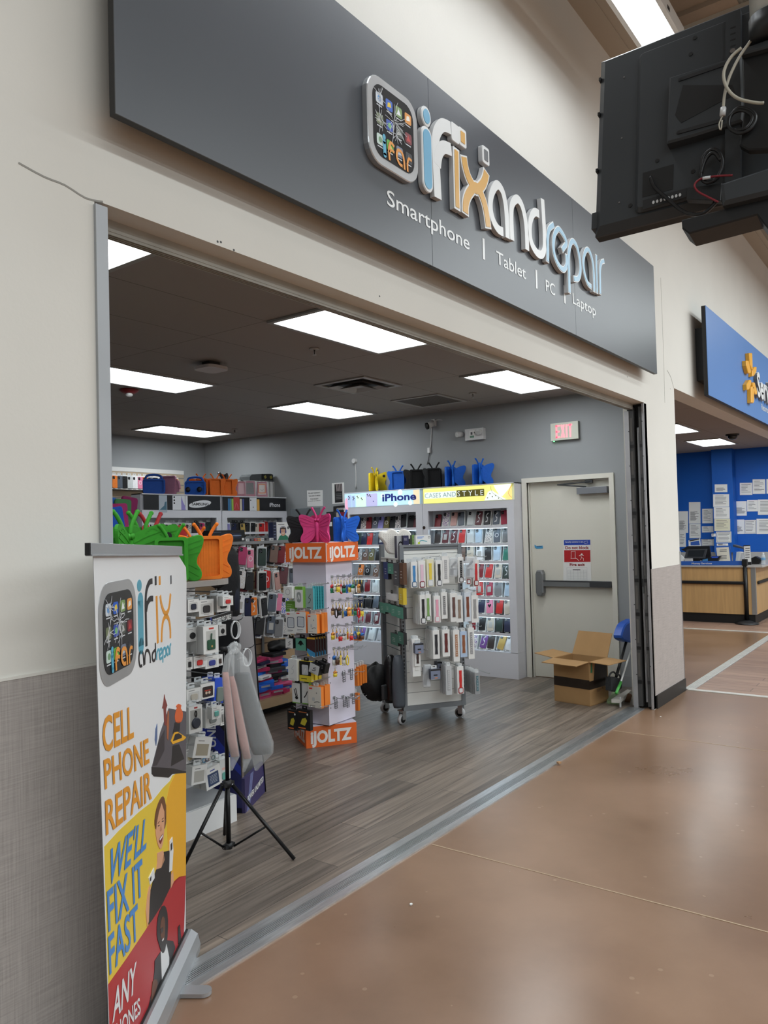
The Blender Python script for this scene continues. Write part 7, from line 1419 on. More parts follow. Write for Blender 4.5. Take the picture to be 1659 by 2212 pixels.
# toppled phone picture with tiny workers
art('phone_picture',[B2(1100,190),B2(1338,235),B2(1335,1045),B2(1160,1010),B2(870,990),B2(960,640),B2(985,520)],2,mat('print_phone_grey',(88,84,90),.3))
art('phone_picture_edge',[B2(866,990),B2(1160,1012),B2(1335,1050),B2(1335,1072),B2(1150,1085),B2(1100,1135),B2(900,1120),B2(868,1085)],3,BKp)
art('phone_picture_shade',[B2(1150,700),B2(1240,680),B2(1310,880),B2(1220,930),B2(1130,980)],3,BKp); art('phone_picture_shade',[B2(960,640),B2(1040,480),B2(1040,760),B2(935,970),B2(880,980)],3,mat('print_dark_grey',(58,54,58),.35))
art('worker_figure',[B2(1195,380),B2(1180,300),B2(1200,210),B2(1215,185),B2(1200,160),B2(1230,130),B2(1270,150),B2(1262,190),B2(1290,250),B2(1280,350),B2(1240,390)],4,mat('print_worker_orange',(214,100,50),.35),2); art('worker_trousers',[B2(1180,385),B2(1255,370),B2(1245,500),B2(1150,540)],4,BKp)
art('wheelbarrow',[B2(1170,520),B2(1215,510),B2(1335,585),B2(1300,625),B2(1150,680),B2(1125,640)],5,BAM); art('wheelbarrow_load',[B2(1180,545),B2(1230,530),B2(1275,560),B2(1270,595),B2(1150,640)],6,BKp)
art('worker_figure',[B2(1038,0),B2(1050,60),B2(1078,150),B2(1060,200),B2(1070,430),B2(1040,420),B2(1030,190),B2(1010,190),B2(1030,90)],4,mat('print_worker_red',(128,60,54),.35)); art('worker_figure',[B2(1085,225),B2(1100,230),B2(1100,440),B2(1090,630),B2(1072,600),B2(1070,400)],4,mat('print_worker_brown',(164,94,60),.35)); art('worker_figure',[B2(920,470),B2(940,400),B2(940,600),B2(925,700),B2(910,620)],4,mat('print_worker_blue',(90,110,150),.35))
# person holding two cards
art('person_hair',[B2(1020,1390),B2(1050,1470),B2(1062,1640),B2(1045,1830),B2(925,1830),B2(905,1720),B2(930,1560),B2(975,1440)],4,BHR,2)
art('person_face',[B2(985,1480),B2(1035,1590),B2(1030,1900),B2(1010,2060),B2(975,2110),B2(935,2000),B2(915,1850),B2(935,1700)],5,BSK,2)
art('person_hair',[B2(980,1470),B2(990,1500),B2(960,1600),B2(930,1760),B2(920,1850),B2(908,1760),B2(925,1600)],6,BHR,2); art('person_hair',[B2(1015,1400),B2(1058,1520),B2(1052,1700),B2(1035,1600),B2(1000,1490)],6,BHR,2)
for p in ((955,1790),(1010,1730)): art('person_eye',[B2(p[0]-12,p[1]+5),B2(p[0]+10,p[1]-12),B2(p[0]+14,p[1]+2),B2(p[0]-6,p[1]+14)],6,BKp)
art('person_brow',[B2(942,1760),B2(968,1725),B2(970,1735),B2(946,1770)],6,BHR); art('person_brow',[B2(1000,1700),B2(1024,1680),B2(1025,1690),B2(1002,1712)],6,BHR); art('person_nose',[B2(985,1770),B2(1000,1850),B2(985,1872),B2(972,1862)],6,mat('banner_skin_shade',(186,128,98),.4))
art('person_mouth',[B2(960,1980),B2(1015,1900),B2(1010,1960),B2(985,2040),B2(970,2030)],6,mat('print_mouth',(120,40,40),.4),2); art('person_teeth',[B2(966,1978),B2(1012,1910),B2(1006,1945),B2(972,1996)],7,BWt)
art('person_neck',[B3(745,230),B3(815,200),B3(830,310),B3(790,400),B3(735,420),B3(745,340)],4,BSK); art('person_shirt',[B3(735,420),B3(790,395),B3(825,215),B3(885,200),B3(905,440),B3(900,620),B3(800,830),B3(690,1000),B3(645,1060),B3(660,700),B3(715,480)],4,BKp)
art('person_arm',[B3(650,620),B3(668,600),B3(655,780),B3(645,1020),B3(628,1090),B3(612,900),B3(632,700)],5,BSK); art('person_arm',[B3(905,480),B3(930,440),B3(938,560),B3(905,640)],3,BSK)
for pts in ([B3(705,400),B3(712,520),B3(660,600),B3(645,520)],[B3(890,90),B3(918,40),B3(930,200),B3(915,430),B3(882,450)]): art('printed_card',pts,6,BWt)
art('card_print',[B3(895,130),B3(915,100),B3(915,180),B3(897,210)],7,BKp); art('card_print',[B3(655,520),B3(672,495),B3(670,545),B3(655,560)],7,BKp)
# bearded person in the red field
art('person_jacket',[B3(715,1480),B3(780,1380),B3(860,1240),B3(930,1250),B3(955,1330),B3(880,1560),B3(800,1740),B3(690,1990),B3(640,2030),B3(690,1800),B3(712,1600)],4,BKp)
art('person_shirt',[B3(783,1370),B3(820,1385),B3(850,1280),B3(882,1440),B3(880,1580),B3(800,1750),B3(790,1560)],5,BWt)
art('person_hair',[B3(800,848),B3(845,860),B3(868,1000),B3(862,1200),B3(840,1350),B3(800,1390),B3(765,1290),B3(740,1180),B3(750,980)],5,BKp,2); art('person_face',[B3(800,970),B3(830,1000),B3(828,1180),B3(812,1250),B3(782,1200),B3(776,1080)],6,BSK2,2)
art('person_glasses',[B3(778,1110),B3(808,1085),B3(808,1140),B3(782,1165)],7,BKp); art('person_mouth',[B3(795,1240),B3(818,1210),B3(815,1235),B3(800,1255)],7,BWt)
art('person_hand',[B3(690,1720),B3(735,1700),B3(745,1760),B3(700,1900),B3(672,1960)],6,BSK2,2); art('held_phone',[B3(985,1090),B3(1005,1060),B3(1022,1240),B3(1000,1310),B3(988,1280)],6,BKp); art('person_hand',[B3(990,1290),B3(1012,1270),B3(1005,1340),B3(985,1350)],7,BSK2)
# logo on the banner
def B1(x,y): return (x/5.53+180,y/5.53+1160)
q0=PBN.p(*B1(205,1700)); q1=PBN.p(*B1(622,1560)); q2=PBN.p(*B1(175,640)); 
wI=(PBN.p(*B1(628,1100))-PBN.p(*B1(180,1150))).length; zI0=bl(*B1(420,1720))[1]; zI1=bl(*B1(420,520))[1]; xI=bl(*B1(180,1150))[0]
icon(t,PBN.M@Matrix.Translation((xI,zI0,0.0004)),wI,zI1-zI0,.001,5)
def bstroke(name,pts,w,m_,n=5,cap=0):
    mb=MB(); mb.T=PBN.M; mb.stroke([bl(*B1(*p)) for p in pts],w,0,.0014,m_,n,False,cap); return mb.obj(name,t,True)
px1=(bl(*B1(700,1000))[0]-bl(*B1(650,1000))[0])/50
bstroke('logo_letter',[(680,760),(684,1030),(688,1300)],62*px1,BTL,1,1); mb=MB(); mb.T=PBN.M; a=bl(*B1(667,580)); mb.prism(ell(26*px1,(bl(*B1(667,510))[1]-bl(*B1(667,652))[1])/2,a[0],a[1],20),0,.0014,BTL); mb.obj('logo_letter',t,True)
bstroke('logo_letter',[(752,1305),(745,1000),(742,780),(752,640),(785,545),(822,525)],22*px1,BKp); bstroke('logo_letter',[(748,880),(765,790),(795,740),(830,735)],22*px1,BKp)
bstroke('logo_letter',[(872,705),(880,980),(888,1270)],22*px1,BOR,1); bstroke('logo_letter',[(916,700),(930,800),(960,890),(990,910),(1020,850),(1040,680)],20*px1,BOR); bstroke('logo_letter',[(932,1255),(938,1100),(955,990),(990,945),(1020,990),(1036,1100),(1038,1210)],20*px1,BOR)
for x,y,m_ in ((862,522,BKp),(910,520,BOR),(1044,510,mat('print_mid_grey',(110,112,116),.4))):
    a=bl(*B1(x,y)); mb=MB(); mb.T=PBN.M; mb.box(a[0]-11*px1,a[0]+11*px1,a[1]-.016,a[1]+.016,0,.0014,m_); mb.obj('logo_letter',t,True)
for pts,m_ in (([(700,1535),(675,1540),(662,1470),(668,1390),(690,1370),(712,1400),(722,1535)],BKp),([(732,1525),(735,1420),(750,1360),(775,1360),(795,1420),(798,1505)],BKp),([(855,1350),(825,1390),(822,1450),(838,1480),(858,1450),(860,1360),(858,1265)],BKp),([(875,1470),(876,1390),(890,1350),(900,1345)],BTL),([(910,1410),(940,1370),(930,1335),(912,1350),(905,1400),(915,1455),(940,1440)],BTL),([(948,1500),(950,1380),(960,1330),(978,1330),(985,1380),(978,1420),(962,1430)],BTL),([(1010,1410),(995,1390),(994,1330),(1008,1310),(1020,1340),(1022,1410)],BTL),([(1032,1405),(1034,1300),(1045,1280)],BTL)):
    bstroke('logo_letter',pts,11*px1,m_,4)
# top bar, base and feet
BARM=mat('banner_bar_metal',(176,180,184),.35,.6)
a0=PBN.l(190,1187); a1=PBN.l(389,1190); ang=math.atan2(a1[1]-a0[1],a1[0]-a0[0])
mb=MB(); mb.T=PBN.M@Matrix.Translation((a0[0],a0[1],0))@Matrix.Rotation(ang,4,'Z'); L=math.hypot(a1[0]-a0[0],a1[1]-a0[1]); mb.box(0,L,-.018,.018,-.008,.009,BARM); mb.box(0,L,-.019,-.013,.009,.013,BARM); mb.box(-.006,0,-.016,.018,-.007,.008,BLK); mb.obj('top_bar',t,True,.001)
q=bl(392,2040); mb=MB(); mb.T=frame(BA,be,(0,0,1)); Lb=(BB-BA).length; 
prof=[(-.05,.0),(-.052,.03),(-.045,.065),(-.02,.085),(.02,.088),(.045,.07),(.055,.03),(.052,0)]
for (x0,x1,m_) in ((0.0,Lb,BARM),):
    vs=[(x,y,z) for x in (x0,x1) for z,y in prof]; k=len(prof); mb.add(vs,[(i,(i+1)%k,k+(i+1)%k,k+i) for i in range(k)]+[tuple(range(k-1,-1,-1)),tuple(range(k,2*k))],m_)
mb.box(.005,Lb-.005,.0865,.092,-.008,.008,BLK); mb.obj('base',t,True)
f0=px(352,2140,2,.012); f1=px(440,2140,2,.012); fd=(f1-f0).normalized(); fn=V((-fd.y,fd.x,0)); mb=MB(); mb.T=frame(f0-fd*.16,fd,fn); ln=(f1-f0).length+.16; mb.prism([(0,-.028),(ln,-.028)]+[(ln+.028*math.sin(R(q)),-.028*math.cos(R(q))) for q in range(15,180,15)]+[(ln,.028),(0,.028)],-.010,.004,BARM); mb.obj('foot',t,True)
# ================================================================ WALL THINGS IN THE SHOP
PX_=Plane((XW,0,0),(0,-1,0),(0,0,1))
def wq(u,v,d=0): return PX_.l(u,v,d)
EXR=emis('exit_red',(255,40,70),1.6); EXW=mat('exit_sign_face',(196,198,186),.45)
t=thing('exit_sign','grey EXIT sign with red letters on the side wall near the opening','exit sign',tuple(px(1221,935,0,XW)))
a=wq(1189,916,.05); b=wq(1249.5,953,.05); mb=MB(); mb.T=PX_.M; x0,x1=a[0],b[0]; z1=(wq(1189,916,.05)[1]+wq(1249,908.5,.05)[1])/2; z0=(wq(1190.5,953,.05)[1]+wq(1250,946.5,.05)[1])/2; mb.box(x0,x1,z0,z1,0.001,.045,mat('exit_sign_side',(120,124,122),.4)); mb.box(x0,x1,z0,z1,.045,.05,EXW); mb.obj('housing',t,True)
mb=MB(); w=x1-x0; h=z1-z0; xx=x0+w*.19
LWd=w*.15; gp=w*.035; st=w*.055
def E_(x): 
    for b_ in ((x,x+st,0,1),(x,x+LWd,.0,.12),(x,x+LWd*.92,.44,.56),(x,x+LWd,.88,1)): mb.box(b_[0],b_[1],z0+h*(.13+.74*b_[2]),z0+h*(.13+.74*b_[3]),.05,.0515,EXR)
mb.T=PX_.M; E_(xx); x=xx+LWd+gp
zc0,zc1=z0+h*.13,z0+h*.87
mb.prism([(x,zc1),(x+st,zc1),(x+LWd,zc0),(x+LWd-st,zc0)],.05,.0515,EXR); mb.prism([(x+LWd-st,zc1),(x+LWd,zc1),(x+st,zc0),(x,zc0)],.05,.0513,EXR); x+=LWd+gp
mb.box(x,x+st,zc0,zc1,.05,.0515,EXR); x+=st+gp*.8; mb.box(x+LWd*.32,x+LWd*.32+st,zc0,zc1,.05,.0515,EXR); mb.box(x,x+LWd,zc1-h*.09,zc1,.05,.0515,EXR); mb.obj('exit_lettering',t,True)
mb=MB(); mb.T=PX_.M; mb.box(x0+.02,x0+.03,z0-.01,z0,.02,.035,emis('status_green',(120,255,160),2)); mb.obj('status_lamp',t,True)
t=thing('emergency_light','white twin-head emergency light on the side wall left of the exit sign','emergency light',tuple(px(1024,937,0,XW)))
a=wq(1004,927,.06); b=wq(1044,948,.06); mb=MB(); mb.T=PX_.M; z1=(wq(1004,928,.06)[1]+wq(1043,923,.06)[1])/2; z0=(wq(1004,952,.06)[1]+wq(1044,948,.06)[1])/2; mb.box(a[0],b[0],z0,z1,.001,.06,LWS); mb.box(a[0]+.06,a[0]+.13,z0+.02,z1-.02,.06,.061,PKW); mb.box(a[0]+.065,a[0]+.12,z0+.025,z0+.05,.061,.0615,G_(90,130,110)); mb.box(a[0]+.075,a[0]+.1,z0+.06,z0+.09,.061,.0615,G_(80,80,84)); mb.prism(ell(.006,.006,a[0]+.125,z0+.085,8),.061,.063,BKB); mb.obj('housing',t,True)
for (u,v,d) in ((1036,932,.07),(993,937,.08)): c_=wq(u,v,d); mb=MB(); mb.T=PX_.M; mb.cyl((c_[0],c_[1],.03),(c_[0]-(.02 if u<1000 else 0),c_[1]-.01,.1),.03,LWS,16,.036); mb.prism(ell(.03,.03,c_[0]-(.02 if u<1000 else 0),c_[1]-.01,16),.1,.102,mat('lamp_glass',(206,208,206),.1,.3)); mb.obj('lamp_head',t,True)
t=thing('security_camera','white bullet camera with a black face high on the side wall','security camera',tuple(px(935,910,0,XW)))
c_=wq(940,912,.0); mb=MB(); mb.T=PX_.M; mb.box(c_[0]-.035,c_[0]+.02,c_[1]-.05,c_[1]+.03,.001,.04,LWS); mb.tube([(c_[0],c_[1]+.015,.03),(c_[0]+.06,c_[1]+.02,.02),(c_[0]+.11,c_[1]+.012,.012)],.005,LWS,6); mb.obj('bracket',t,True)
e_=wq(924,920,.09); mb=MB(); mb.T=PX_.M; mb.cyl((c_[0]-.01,c_[1]-.01,.03),(e_[0],e_[1],.09),.038,LWS,16); mb.cyl((e_[0],e_[1],.09),(e_[0]-.01,e_[1]-.005,.105),.04,BLK,18); mb.obj('camera_body',t,True)
mb=MB(); mb.T=PX_.M; mb.tube([wq(933,922)+(.008,),wq(932,950)+(.008,),wq(930,972)+(.012,)],.006,LWS,6); mb.box(*(lambda p:(p[0]-.02,p[0]+.015,p[1]-.03,p[1]+.03))(wq(929,973)),.002,.03,LWS); mb.tube([wq(929,977)+(.012,),wq(927,990)+(.012,),wq(924,1004)+(.014,)],.004,BLK,6); mb.obj('camera_cable',t,True)
t=thing('wall_plug','white plug adapter with a cable running down the wall behind the yellow butterfly','plug',tuple(px(768,996,0,XW))); c_=wq(768,996); mb=MB(); mb.T=PX_.M; mb.prism(ell(.028,.03,c_[0],c_[1],14),.001,.045,LWS); mb.obj('adapter',t,True); mb=MB(); mb.T=PX_.M; mb.tube([(c_[0]+.005,c_[1]-.02,.02),wq(770,1020)+(.01,),wq(770,1056)+(.01,)],.006,LWS,6); mb.obj('cable',t,True)
t=thing('notice','white warranty notice taped to the grey side wall','notice',tuple(px(680,1077,0,XW))); cs=[wq(663,1059.5,.002),wq(697,1058.5,.002),wq(697.5,1093,.002),wq(664,1094,.002)]; mb=MB(); mb.T=PX_.M; mb.prism(cs,.001,.0025,PKW); mb.obj('sheet',t,True)
def wtext(name,s,u0,v0,u1,hpx,m_,d=.004,bold=.02,tt=None):
    a=PX_.p(u0,v0,d); b=PX_.p(u1,v0,d); h=PX_.l(u0,v0-hpx,d)[1]-PX_.l(u0,v0,d)[1]; mb=MB(); mb.text(s,a,V((0,b.y-a.y,0)),V((0,0,h)),m_,bold,.0004); return mb.obj(name,tt or t,True)
for s_,v,u0,u1 in (('FOR ANY WARRANTY',1067,666,692),('YOU HAVE TO BRING',1073,666.5,692),('YOUR RECEIPT',1079.5,670,688),('NO RECEIPT, NO WARRANTY',1083.5,665.5,693)): wtext('notice_lettering',s_,u0,v,u1,2.6 if 'NO ' not in s_ else 1.4,BKB)
t=thing('flyer','white-bordered black flyer on the side wall beside the lit iPhone cabinet','flyer',tuple(px(731,1066,0,XW))); mb=MB(); mb.T=PX_.M; mb.prism([wq(717,1044,.002),wq(743,1042,.002),wq(744,1087,.002),wq(718,1089,.002)],.001,.0025,PKW); mb.prism([wq(722.5,1046,.003),wq(739,1044.5,.003),wq(740,1085,.003),wq(723.5,1086,.003)],.0025,.0032,BKB); mb.obj('sheet',t,True); mb=MB(); mb.T=PX_.M
for k in range(4): mb.prism([wq(725+3.5*k,1045,.004),wq(727+3.5*k,1045,.004),wq(729+3*k,1060,.004),wq(727+3*k,1062,.004)],.0032,.0038,G_(150,140,140))
for k in range(4): mb.box(wq(726,1068)[0],wq(738,1068)[0],wq(726,1068+3.5*k)[1],wq(726,1066.8+3.5*k)[1],.0032,.0038,G_(120,120,122))
mb.obj('flyer_print',t,True)
t=thing('poster','black poster reading CERTIFIED below the white-bordered flyer','poster',tuple(px(736,1103,0,XW))); mb=MB(); mb.T=PX_.M; mb.prism([wq(720,1094,.002),wq(748,1091,.002),wq(748,1125,.002),wq(720,1127,.002)],.001,.0025,BKB); mb.obj('sheet',t,True); wtext('poster_lettering','CERTIFIED',727,1102,746,4.5,WHB)
# exit door notice and blue tape
PDo=Plane((XW+.05-.003,0,0),(0,-1,0),(0,0,1)); D6=lambda x,y:(x/5.53+1080,y/5.53+1000)
t=thing('door_sign','white, blue and red fire exit notice on the cream door','sign',tuple(PDo.p(*D6(925,1180)))); dl=lambda x,y,d=0:PDo.l(*D6(x,y),d)
def dart(name,pts,lv,m_): mb=MB(); mb.T=PDo.M; mb.prism([dl(*p) for p in pts],0,.0005+.0004*lv,m_); return mb.obj(name,t,True)
dart('sheet',[(757,920),(1080,915),(1092,1440),(757,1435)],0,PKW); dart('blue_band',[(763,922),(1078,918),(1079,978),(765,984)],1,mat('sign_blue',(32,66,168),.4)); dart('red_band',[(767,1042),(1079,1040),(1082,1182),(769,1186)],1,mat('sign_red',(176,34,38),.4))
def dtext(s,p0,p1,hp,m_,bold=.03): a=PDo.p(*D6(*p0),.0018); b=PDo.p(*D6(*p1),.0018); h=PDo.p(*D6(p0[0],p0[1]-hp),.0018)-a; mb=MB(); mb.text(s,a,V((0,b.y-a.y,0)),V((0,0,h.z)),m_,bold,.0003); mb.obj('sign_lettering',t,True)
DR=mat('sign_dark_red',(140,24,34),.4); dtext('Security cameras in use',(780,952),(992,952),18,PKW,.02); dtext('Do not block',(782,1030),(1062,1030),36,DR); dtext('Fire exit',(834,1230),(1014,1230),34,DR)
mb=MB(); mb.T=PDo.M; WL=lambda pts,w=.004:mb.stroke([dl(*p) for p in pts],w,.0009,.0016,PKW,1)
WL([(850,1140),(850,1060),(900,1055),(900,1140)]); WL([(845,1142),(915,1140),(945,1170)]); WL([(965,1100),(975,1130),(960,1160)]); WL([(975,1130),(998,1140),(998,1168)]); WL([(945,1110),(965,1098),(1000,1105)]); WL([(1000,945),(1045,930),(1050,955),(1015,965),(1000,945)],.003)
mb.prism([(a_*1,b_*1) for a_,b_ in ell(.010,.010,*dl(978,1092),10)],.0009,.0016,PKW); mb.obj('pictogram',t,True)
mb=MB(); mb.T=PDo.M; GL=G_(140,144,150)
for k in range(9): mb.stroke([dl(810,1282+14*k),dl(1035,1280+14*k)],.0012,.0009,.0013,GL,1)
for x in (810,845,880,930,965,1000,1035): mb.stroke([dl(x,1282),dl(x+2,1394)],.0012,.0009,.0013,GL,1)
mb.stroke([dl(798,1250),dl(1040,1248),dl(1045,1405),dl(798,1408),dl(798,1250)],.0014,.0009,.0013,GL,1); mb.box(dl(870,1275)[0],dl(960,1275)[0],dl(870,1280)[1],dl(870,1272)[1],.0009,.0014,BKB); mb.obj('checklist_table',t,True)
t=thing('tape','blue painter tape label on the left edge of the cream door','tape',tuple(PDo.p(*D6(465,1005)))); mb=MB(); mb.T=PDo.M; mb.prism([dl(413,975),(dl(435,992)),dl(512,988),dl(514,1020),dl(440,1026),dl(415,1008)],0,.001,mat('tape_blue',(70,150,196),.5)); mb.obj('strip',t,True); mb=MB(); mb.T=PDo.M; mb.box(dl(440,1000)[0],dl(500,1000)[0],dl(440,1006)[1],dl(440,998)[1],.001,.0014,G_(30,50,100)); mb.obj('handwriting',t,True)
t=thing('lock_sticker','small round black sticker on the stile between the lit cabinets','sticker',tuple(px(917,1141,0,7.55))); PS2=Plane((7.549,0,0),(0,-1,0),(0,0,1)); a=PS2.l(916,1140); mb=MB(); mb.T=PS2.M; mb.prism(ell(.019,.019,a[0],a[1],18),0,.002,BKB); mb.ring(ell(.012,.012,a[0],a[1],18),ell(.009,.009,a[0],a[1],18),.002,.0025,G_(110,80,60)); mb.obj('disc',t,True)
# ================================================================ CEILING THINGS
CG=mat('ceiling_metal_grey',(160,156,152),.5,.2); CDK=mat('vent_dark',(40,38,37),.6)
VX0,VY0=3.60+1.22*1.5+.305,2.005
t=thing('air_vent','square stepped air diffuser in the shop ceiling','air vent',(5.735,2.31,ZC)); mb=MB(); cxv,cyv=5.735,2.312
mb.ring(rrect(.6,.6,.003,cxv,cyv,1),rrect(.5,.5,.003,cxv,cyv,1),ZC-.012,ZC-.001,CG); mb.obj('frame',t,True)
mb=MB(); mb.prism(rrect(.5,.5,.003,cxv,cyv,1),ZC-.002,ZC-.001,CDK); mb.obj('throat',t,True)
for s_,z_ in ((.42,.03),(.26,.045)): mb=MB(); q0=rrect(s_,s_,.003,cxv,cyv,1); q1=rrect(s_-.09,s_-.09,.003,cxv,cyv,1); k=len(q0); mb.add([(p[0],p[1],ZC-z_) for p in q0]+[(p[0],p[1],ZC-z_+.03) for p in q1],[(i,(i+1)%k,k+(i+1)%k,k+i) for i in range(k)]+[tuple(range(2*k-1,k-1,-1))],CG); mb.obj('cone',t,True)
t=thing('return_grille','dark square return air grille in the shop ceiling near the side wall','return grille',(6.985,2.36,ZC)); mb=MB(); mb.ring(rrect(.6,.6,.003,6.965,2.312,1),rrect(.52,.52,.003,6.965,2.312,1),ZC-.01,ZC-.001,CG); mb.obj('frame',t,True); mb=MB(); mb.box(6.705,7.225,2.052,2.572,ZC-.006,ZC-.001,mat('grille_face',(96,88,80),.7)); 
for k in range(20): mb.box(6.705,7.225,2.06+.026*k,2.064+.026*k,ZC-.0075,ZC-.006,CDK)
mb.obj('grille_face',t,True)
q=px(456,791,2,ZC-.03); t=thing('access_point','white wireless access point under the shop ceiling','access point',(q.x,q.y,ZC-.05)); mb=MB(); mb.prism([(x*1.0,y) for x,y in rrect(.22,.22,.06,0,0,5)],-.012,.012,mat('plastic_offwhite',(176,170,166),.4)); mb.obj('housing',t); mb=MB(); mb.prism(rrect(.12,.12,.03),.012,.049,CDK); mb.tube([(.06,.02,.02),(.09,.04,.035),(.05,.06,.045)],.004,LWS,6); mb.obj('mount',t)
for (u,v,lab) in ((679,758,'sprinkler head in the ceiling left of the air diffuser'),(1021,853,'sprinkler head in the ceiling right of the return grille'),(507,930,'sprinkler head in the ceiling above the back corner')):
    q=px(u,v,2,ZC-.02); t=thing('sprinkler_head',lab,'sprinkler',(q.x,q.y,ZC),0,'sprinkler heads'); mb=MB(); mb.lathe([(.001,-.001),(.038,-.002),(.038,-.008),(.02,-.012),(.001,-.012)],CG,18); mb.obj('escutcheon',t); mb=MB(); mb.box(-.012,-.008,-.003,.003,-.05,-.01,CG); mb.box(.008,.012,-.003,.003,-.05,-.01,CG); mb.prism(ell(.016,.016,0,0,12),-.053,-.05,CG); mb.cyl((0,0,-.045),(0,0,-.012),.004,CDK,8); mb.obj('nozzle',t)
q=px(279,846,2,ZC-.02); t=thing('fire_alarm','red round fire alarm strobe on the shop ceiling','fire alarm',(q.x,q.y,ZC)); mb=MB(); mb.lathe([(.001,-.001),(.088,-.001),(.088,-.012),(.06,-.035),(.001,-.04)],mat('alarm_red',(128,24,30),.4),24); mb.obj('housing',t); mb=MB(); mb.ball((0,0,-.05),(.034,.034,.02),mat('strobe_lens',(226,228,230),.1,.2),14,8); mb.obj('strobe',t)
t=thing('dome_camera','black dome camera in the service desk ceiling','security camera',tuple(px(1582,938,2,ZC))); mb=MB(); q=PM[t.name].to_translation(); mb.lathe([(.001,-.001),(.1,-.001),(.1,-.02),(.001,-.022)],BLK,18); mb.obj('base',t); mb=MB(); mb.ball((0,0,-.03),(.075,.075,.06),mat('dome_black',(10,10,12),.08),16,10); mb.obj('dome',t)
# ================================================================ SERVICE DESK
OAKM=mat('desk_oak_laminate',(196,158,108),.42,0,.4,noise=(3,.1,(8,8,.6))); DKT=mat('desk_top_grey',(176,172,168),.2,0,.5); KICK=mat('desk_kick_black',(20,20,21),.5)
t=thing('service_desk','oak laminate service desk with a black rail and kick base','service desk',(13.6,1.5,0)); XD=13.42; YD=.40
mb=MB(); mb.box(XD+.0,17,YD,3.6,.15,.905,OAKM); mb.obj('front_panel',t,True); mb=MB(); mb.box(XD+.02,17,YD+.02,3.6,0,.15,KICK); mb.obj('kick',t,True); mb=MB(); mb.box(XD-.03,17,YD-.12,3.6,.905,.935,DKT); mb.obj('top',t,True,.004)
mb=MB(); mb.box(XD-.004,XD,YD,YD+.06,.15,.905,STEEL); mb.box(XD,XD+.05,YD-.004,YD,.15,.905,STEEL); mb.obj('corner_trim',t,True)
mb=MB(); mb.box(XD-.035,XD-.004,YD+.12,3.6,.63,.68,BLK); mb.obj('rail',t,True,.012); mb=MB(); mb.box(XD+.14,17,YD-.035,YD-.004,.63,.68,BLK); mb.obj('rail',t,True,.012)
DT=.9355
SD=lambda x,y:(x/7.938+1450,y/7.938+1030)
def sbox(name,lab,cat,pts,x,d,m_,grp=None,deco=None,part='body',base=None):
    P_=Plane((x,0,0),(0,-1,0),(0,0,1)); q=P_.L([SD(*p) for p in pts]); zmin=min(a[1] for a in q)
    if base is not None: q=[(a,max(b,base) if b>zmin+.03 else base) for a,b in q]; zmin=base
    xm=sum(a for a,b in q)/len(q); t=thing(name,lab,cat,(x,-xm,zmin),0,grp); mb=MB(); mb.T=P_.M; mb.prism(q,-d,0,m_); mb.obj(part,t,True)
    if deco: mb=MB(); mb.T=P_.M; deco(mb,q,P_); mb.obj('print' if cat in('notice',) else 'detail',t,True)
    return t
XDs=13.75
sbox('register_monitor','large black register monitor seen from behind on the service desk','monitor',[(285,1188),(655,1185),(680,1360),(610,1400),(160,1240),(200,1235)],XDs+.2,.05,mat('register_black',(30,31,34),.35),base=DT)
t=sbox('payment_screen','grey tilted payment screen in front of the register monitor','screen',[(262,1245),(610,1238),(575,1398),(225,1395)],XDs+.05,.03,mat('register_grey',(62,64,68),.35),deco=lambda mb,q,P_:mb.prism([P_.l(*SD(*p)) for p in ((300,1262),(575,1255),(545,1370),(272,1372))],0,.002,mat('screen_dark',(40,44,48),.15)))
mb=MB(); P_=Plane((XDs+.08,0,0),(0,-1,0),(0,0,1)); a=P_.l(*SD(420,1400)); mb.T=P_.M; mb.box(a[0]-.05,a[0]+.05,DT,a[1]+.03,-.1,-.02,BLK); mb.obj('stand',t,True)
sbox('card_terminal','black and blue card terminal on the service desk','terminal',[(640,1400),(700,1360),(845,1358),(800,1440),(790,1500),(640,1500)],XDs,.08,mat('terminal_black',(22,22,25),.4),base=DT,deco=lambda mb,q,P_:mb.prism([P_.l(*SD(*p)) for p in ((690,1370),(820,1365),(790,1390),(695,1392))],0,.002,G_(40,80,190)))
sbox('desk_notice','white notice in a blue frame standing on the service desk','notice',[(735,1195),(1010,1185),(1045,1500),(790,1500)],XDs+.1,.02,G_(46,96,180),base=DT,deco=lambda mb,q,P_:(mb.prism([P_.l(*SD(*p)) for p in ((770,1215),(985,1205),(1020,1495),(805,1495))],0,.001,G_(226,220,204)),[mb.prism([P_.l(*SD(*p)) for p in ((830,y),(950,y-4),(952,y+6),(832,y+10))],.001,.002,G_(110,110,112)) for y in (1250,1275,1350,1375,1400)]))
for k,(pts,c,lab) in enumerate((([(1060,1290),(1115,1280),(1095,1480),(1055,1480)],(30,90,180),'blue binder in the binder row on the service desk'),([(1118,1290),(1165,1290),(1125,1480),(1098,1480)],(200,206,206),'left white binder leaning in the binder row'),([(1170,1292),(1205,1295),(1160,1480),(1128,1480)],(216,216,216),'middle white binder leaning in the binder row'),([(1208,1300),(1235,1300),(1205,1480),(1165,1480)],(190,192,196),'right grey-white binder leaning in the binder row'))): sbox('binder',lab,'binder',pts,XDs+.1+.012*k,.2,G_(*c),'binders on the service desk',base=DT)
sbox('paper_tray','black wire paper tray with papers above the binders','paper tray',[(1055,1165),(1290,1230),(1290,1250),(1060,1200)],XDs+.35,.2,G_(60,62,66))
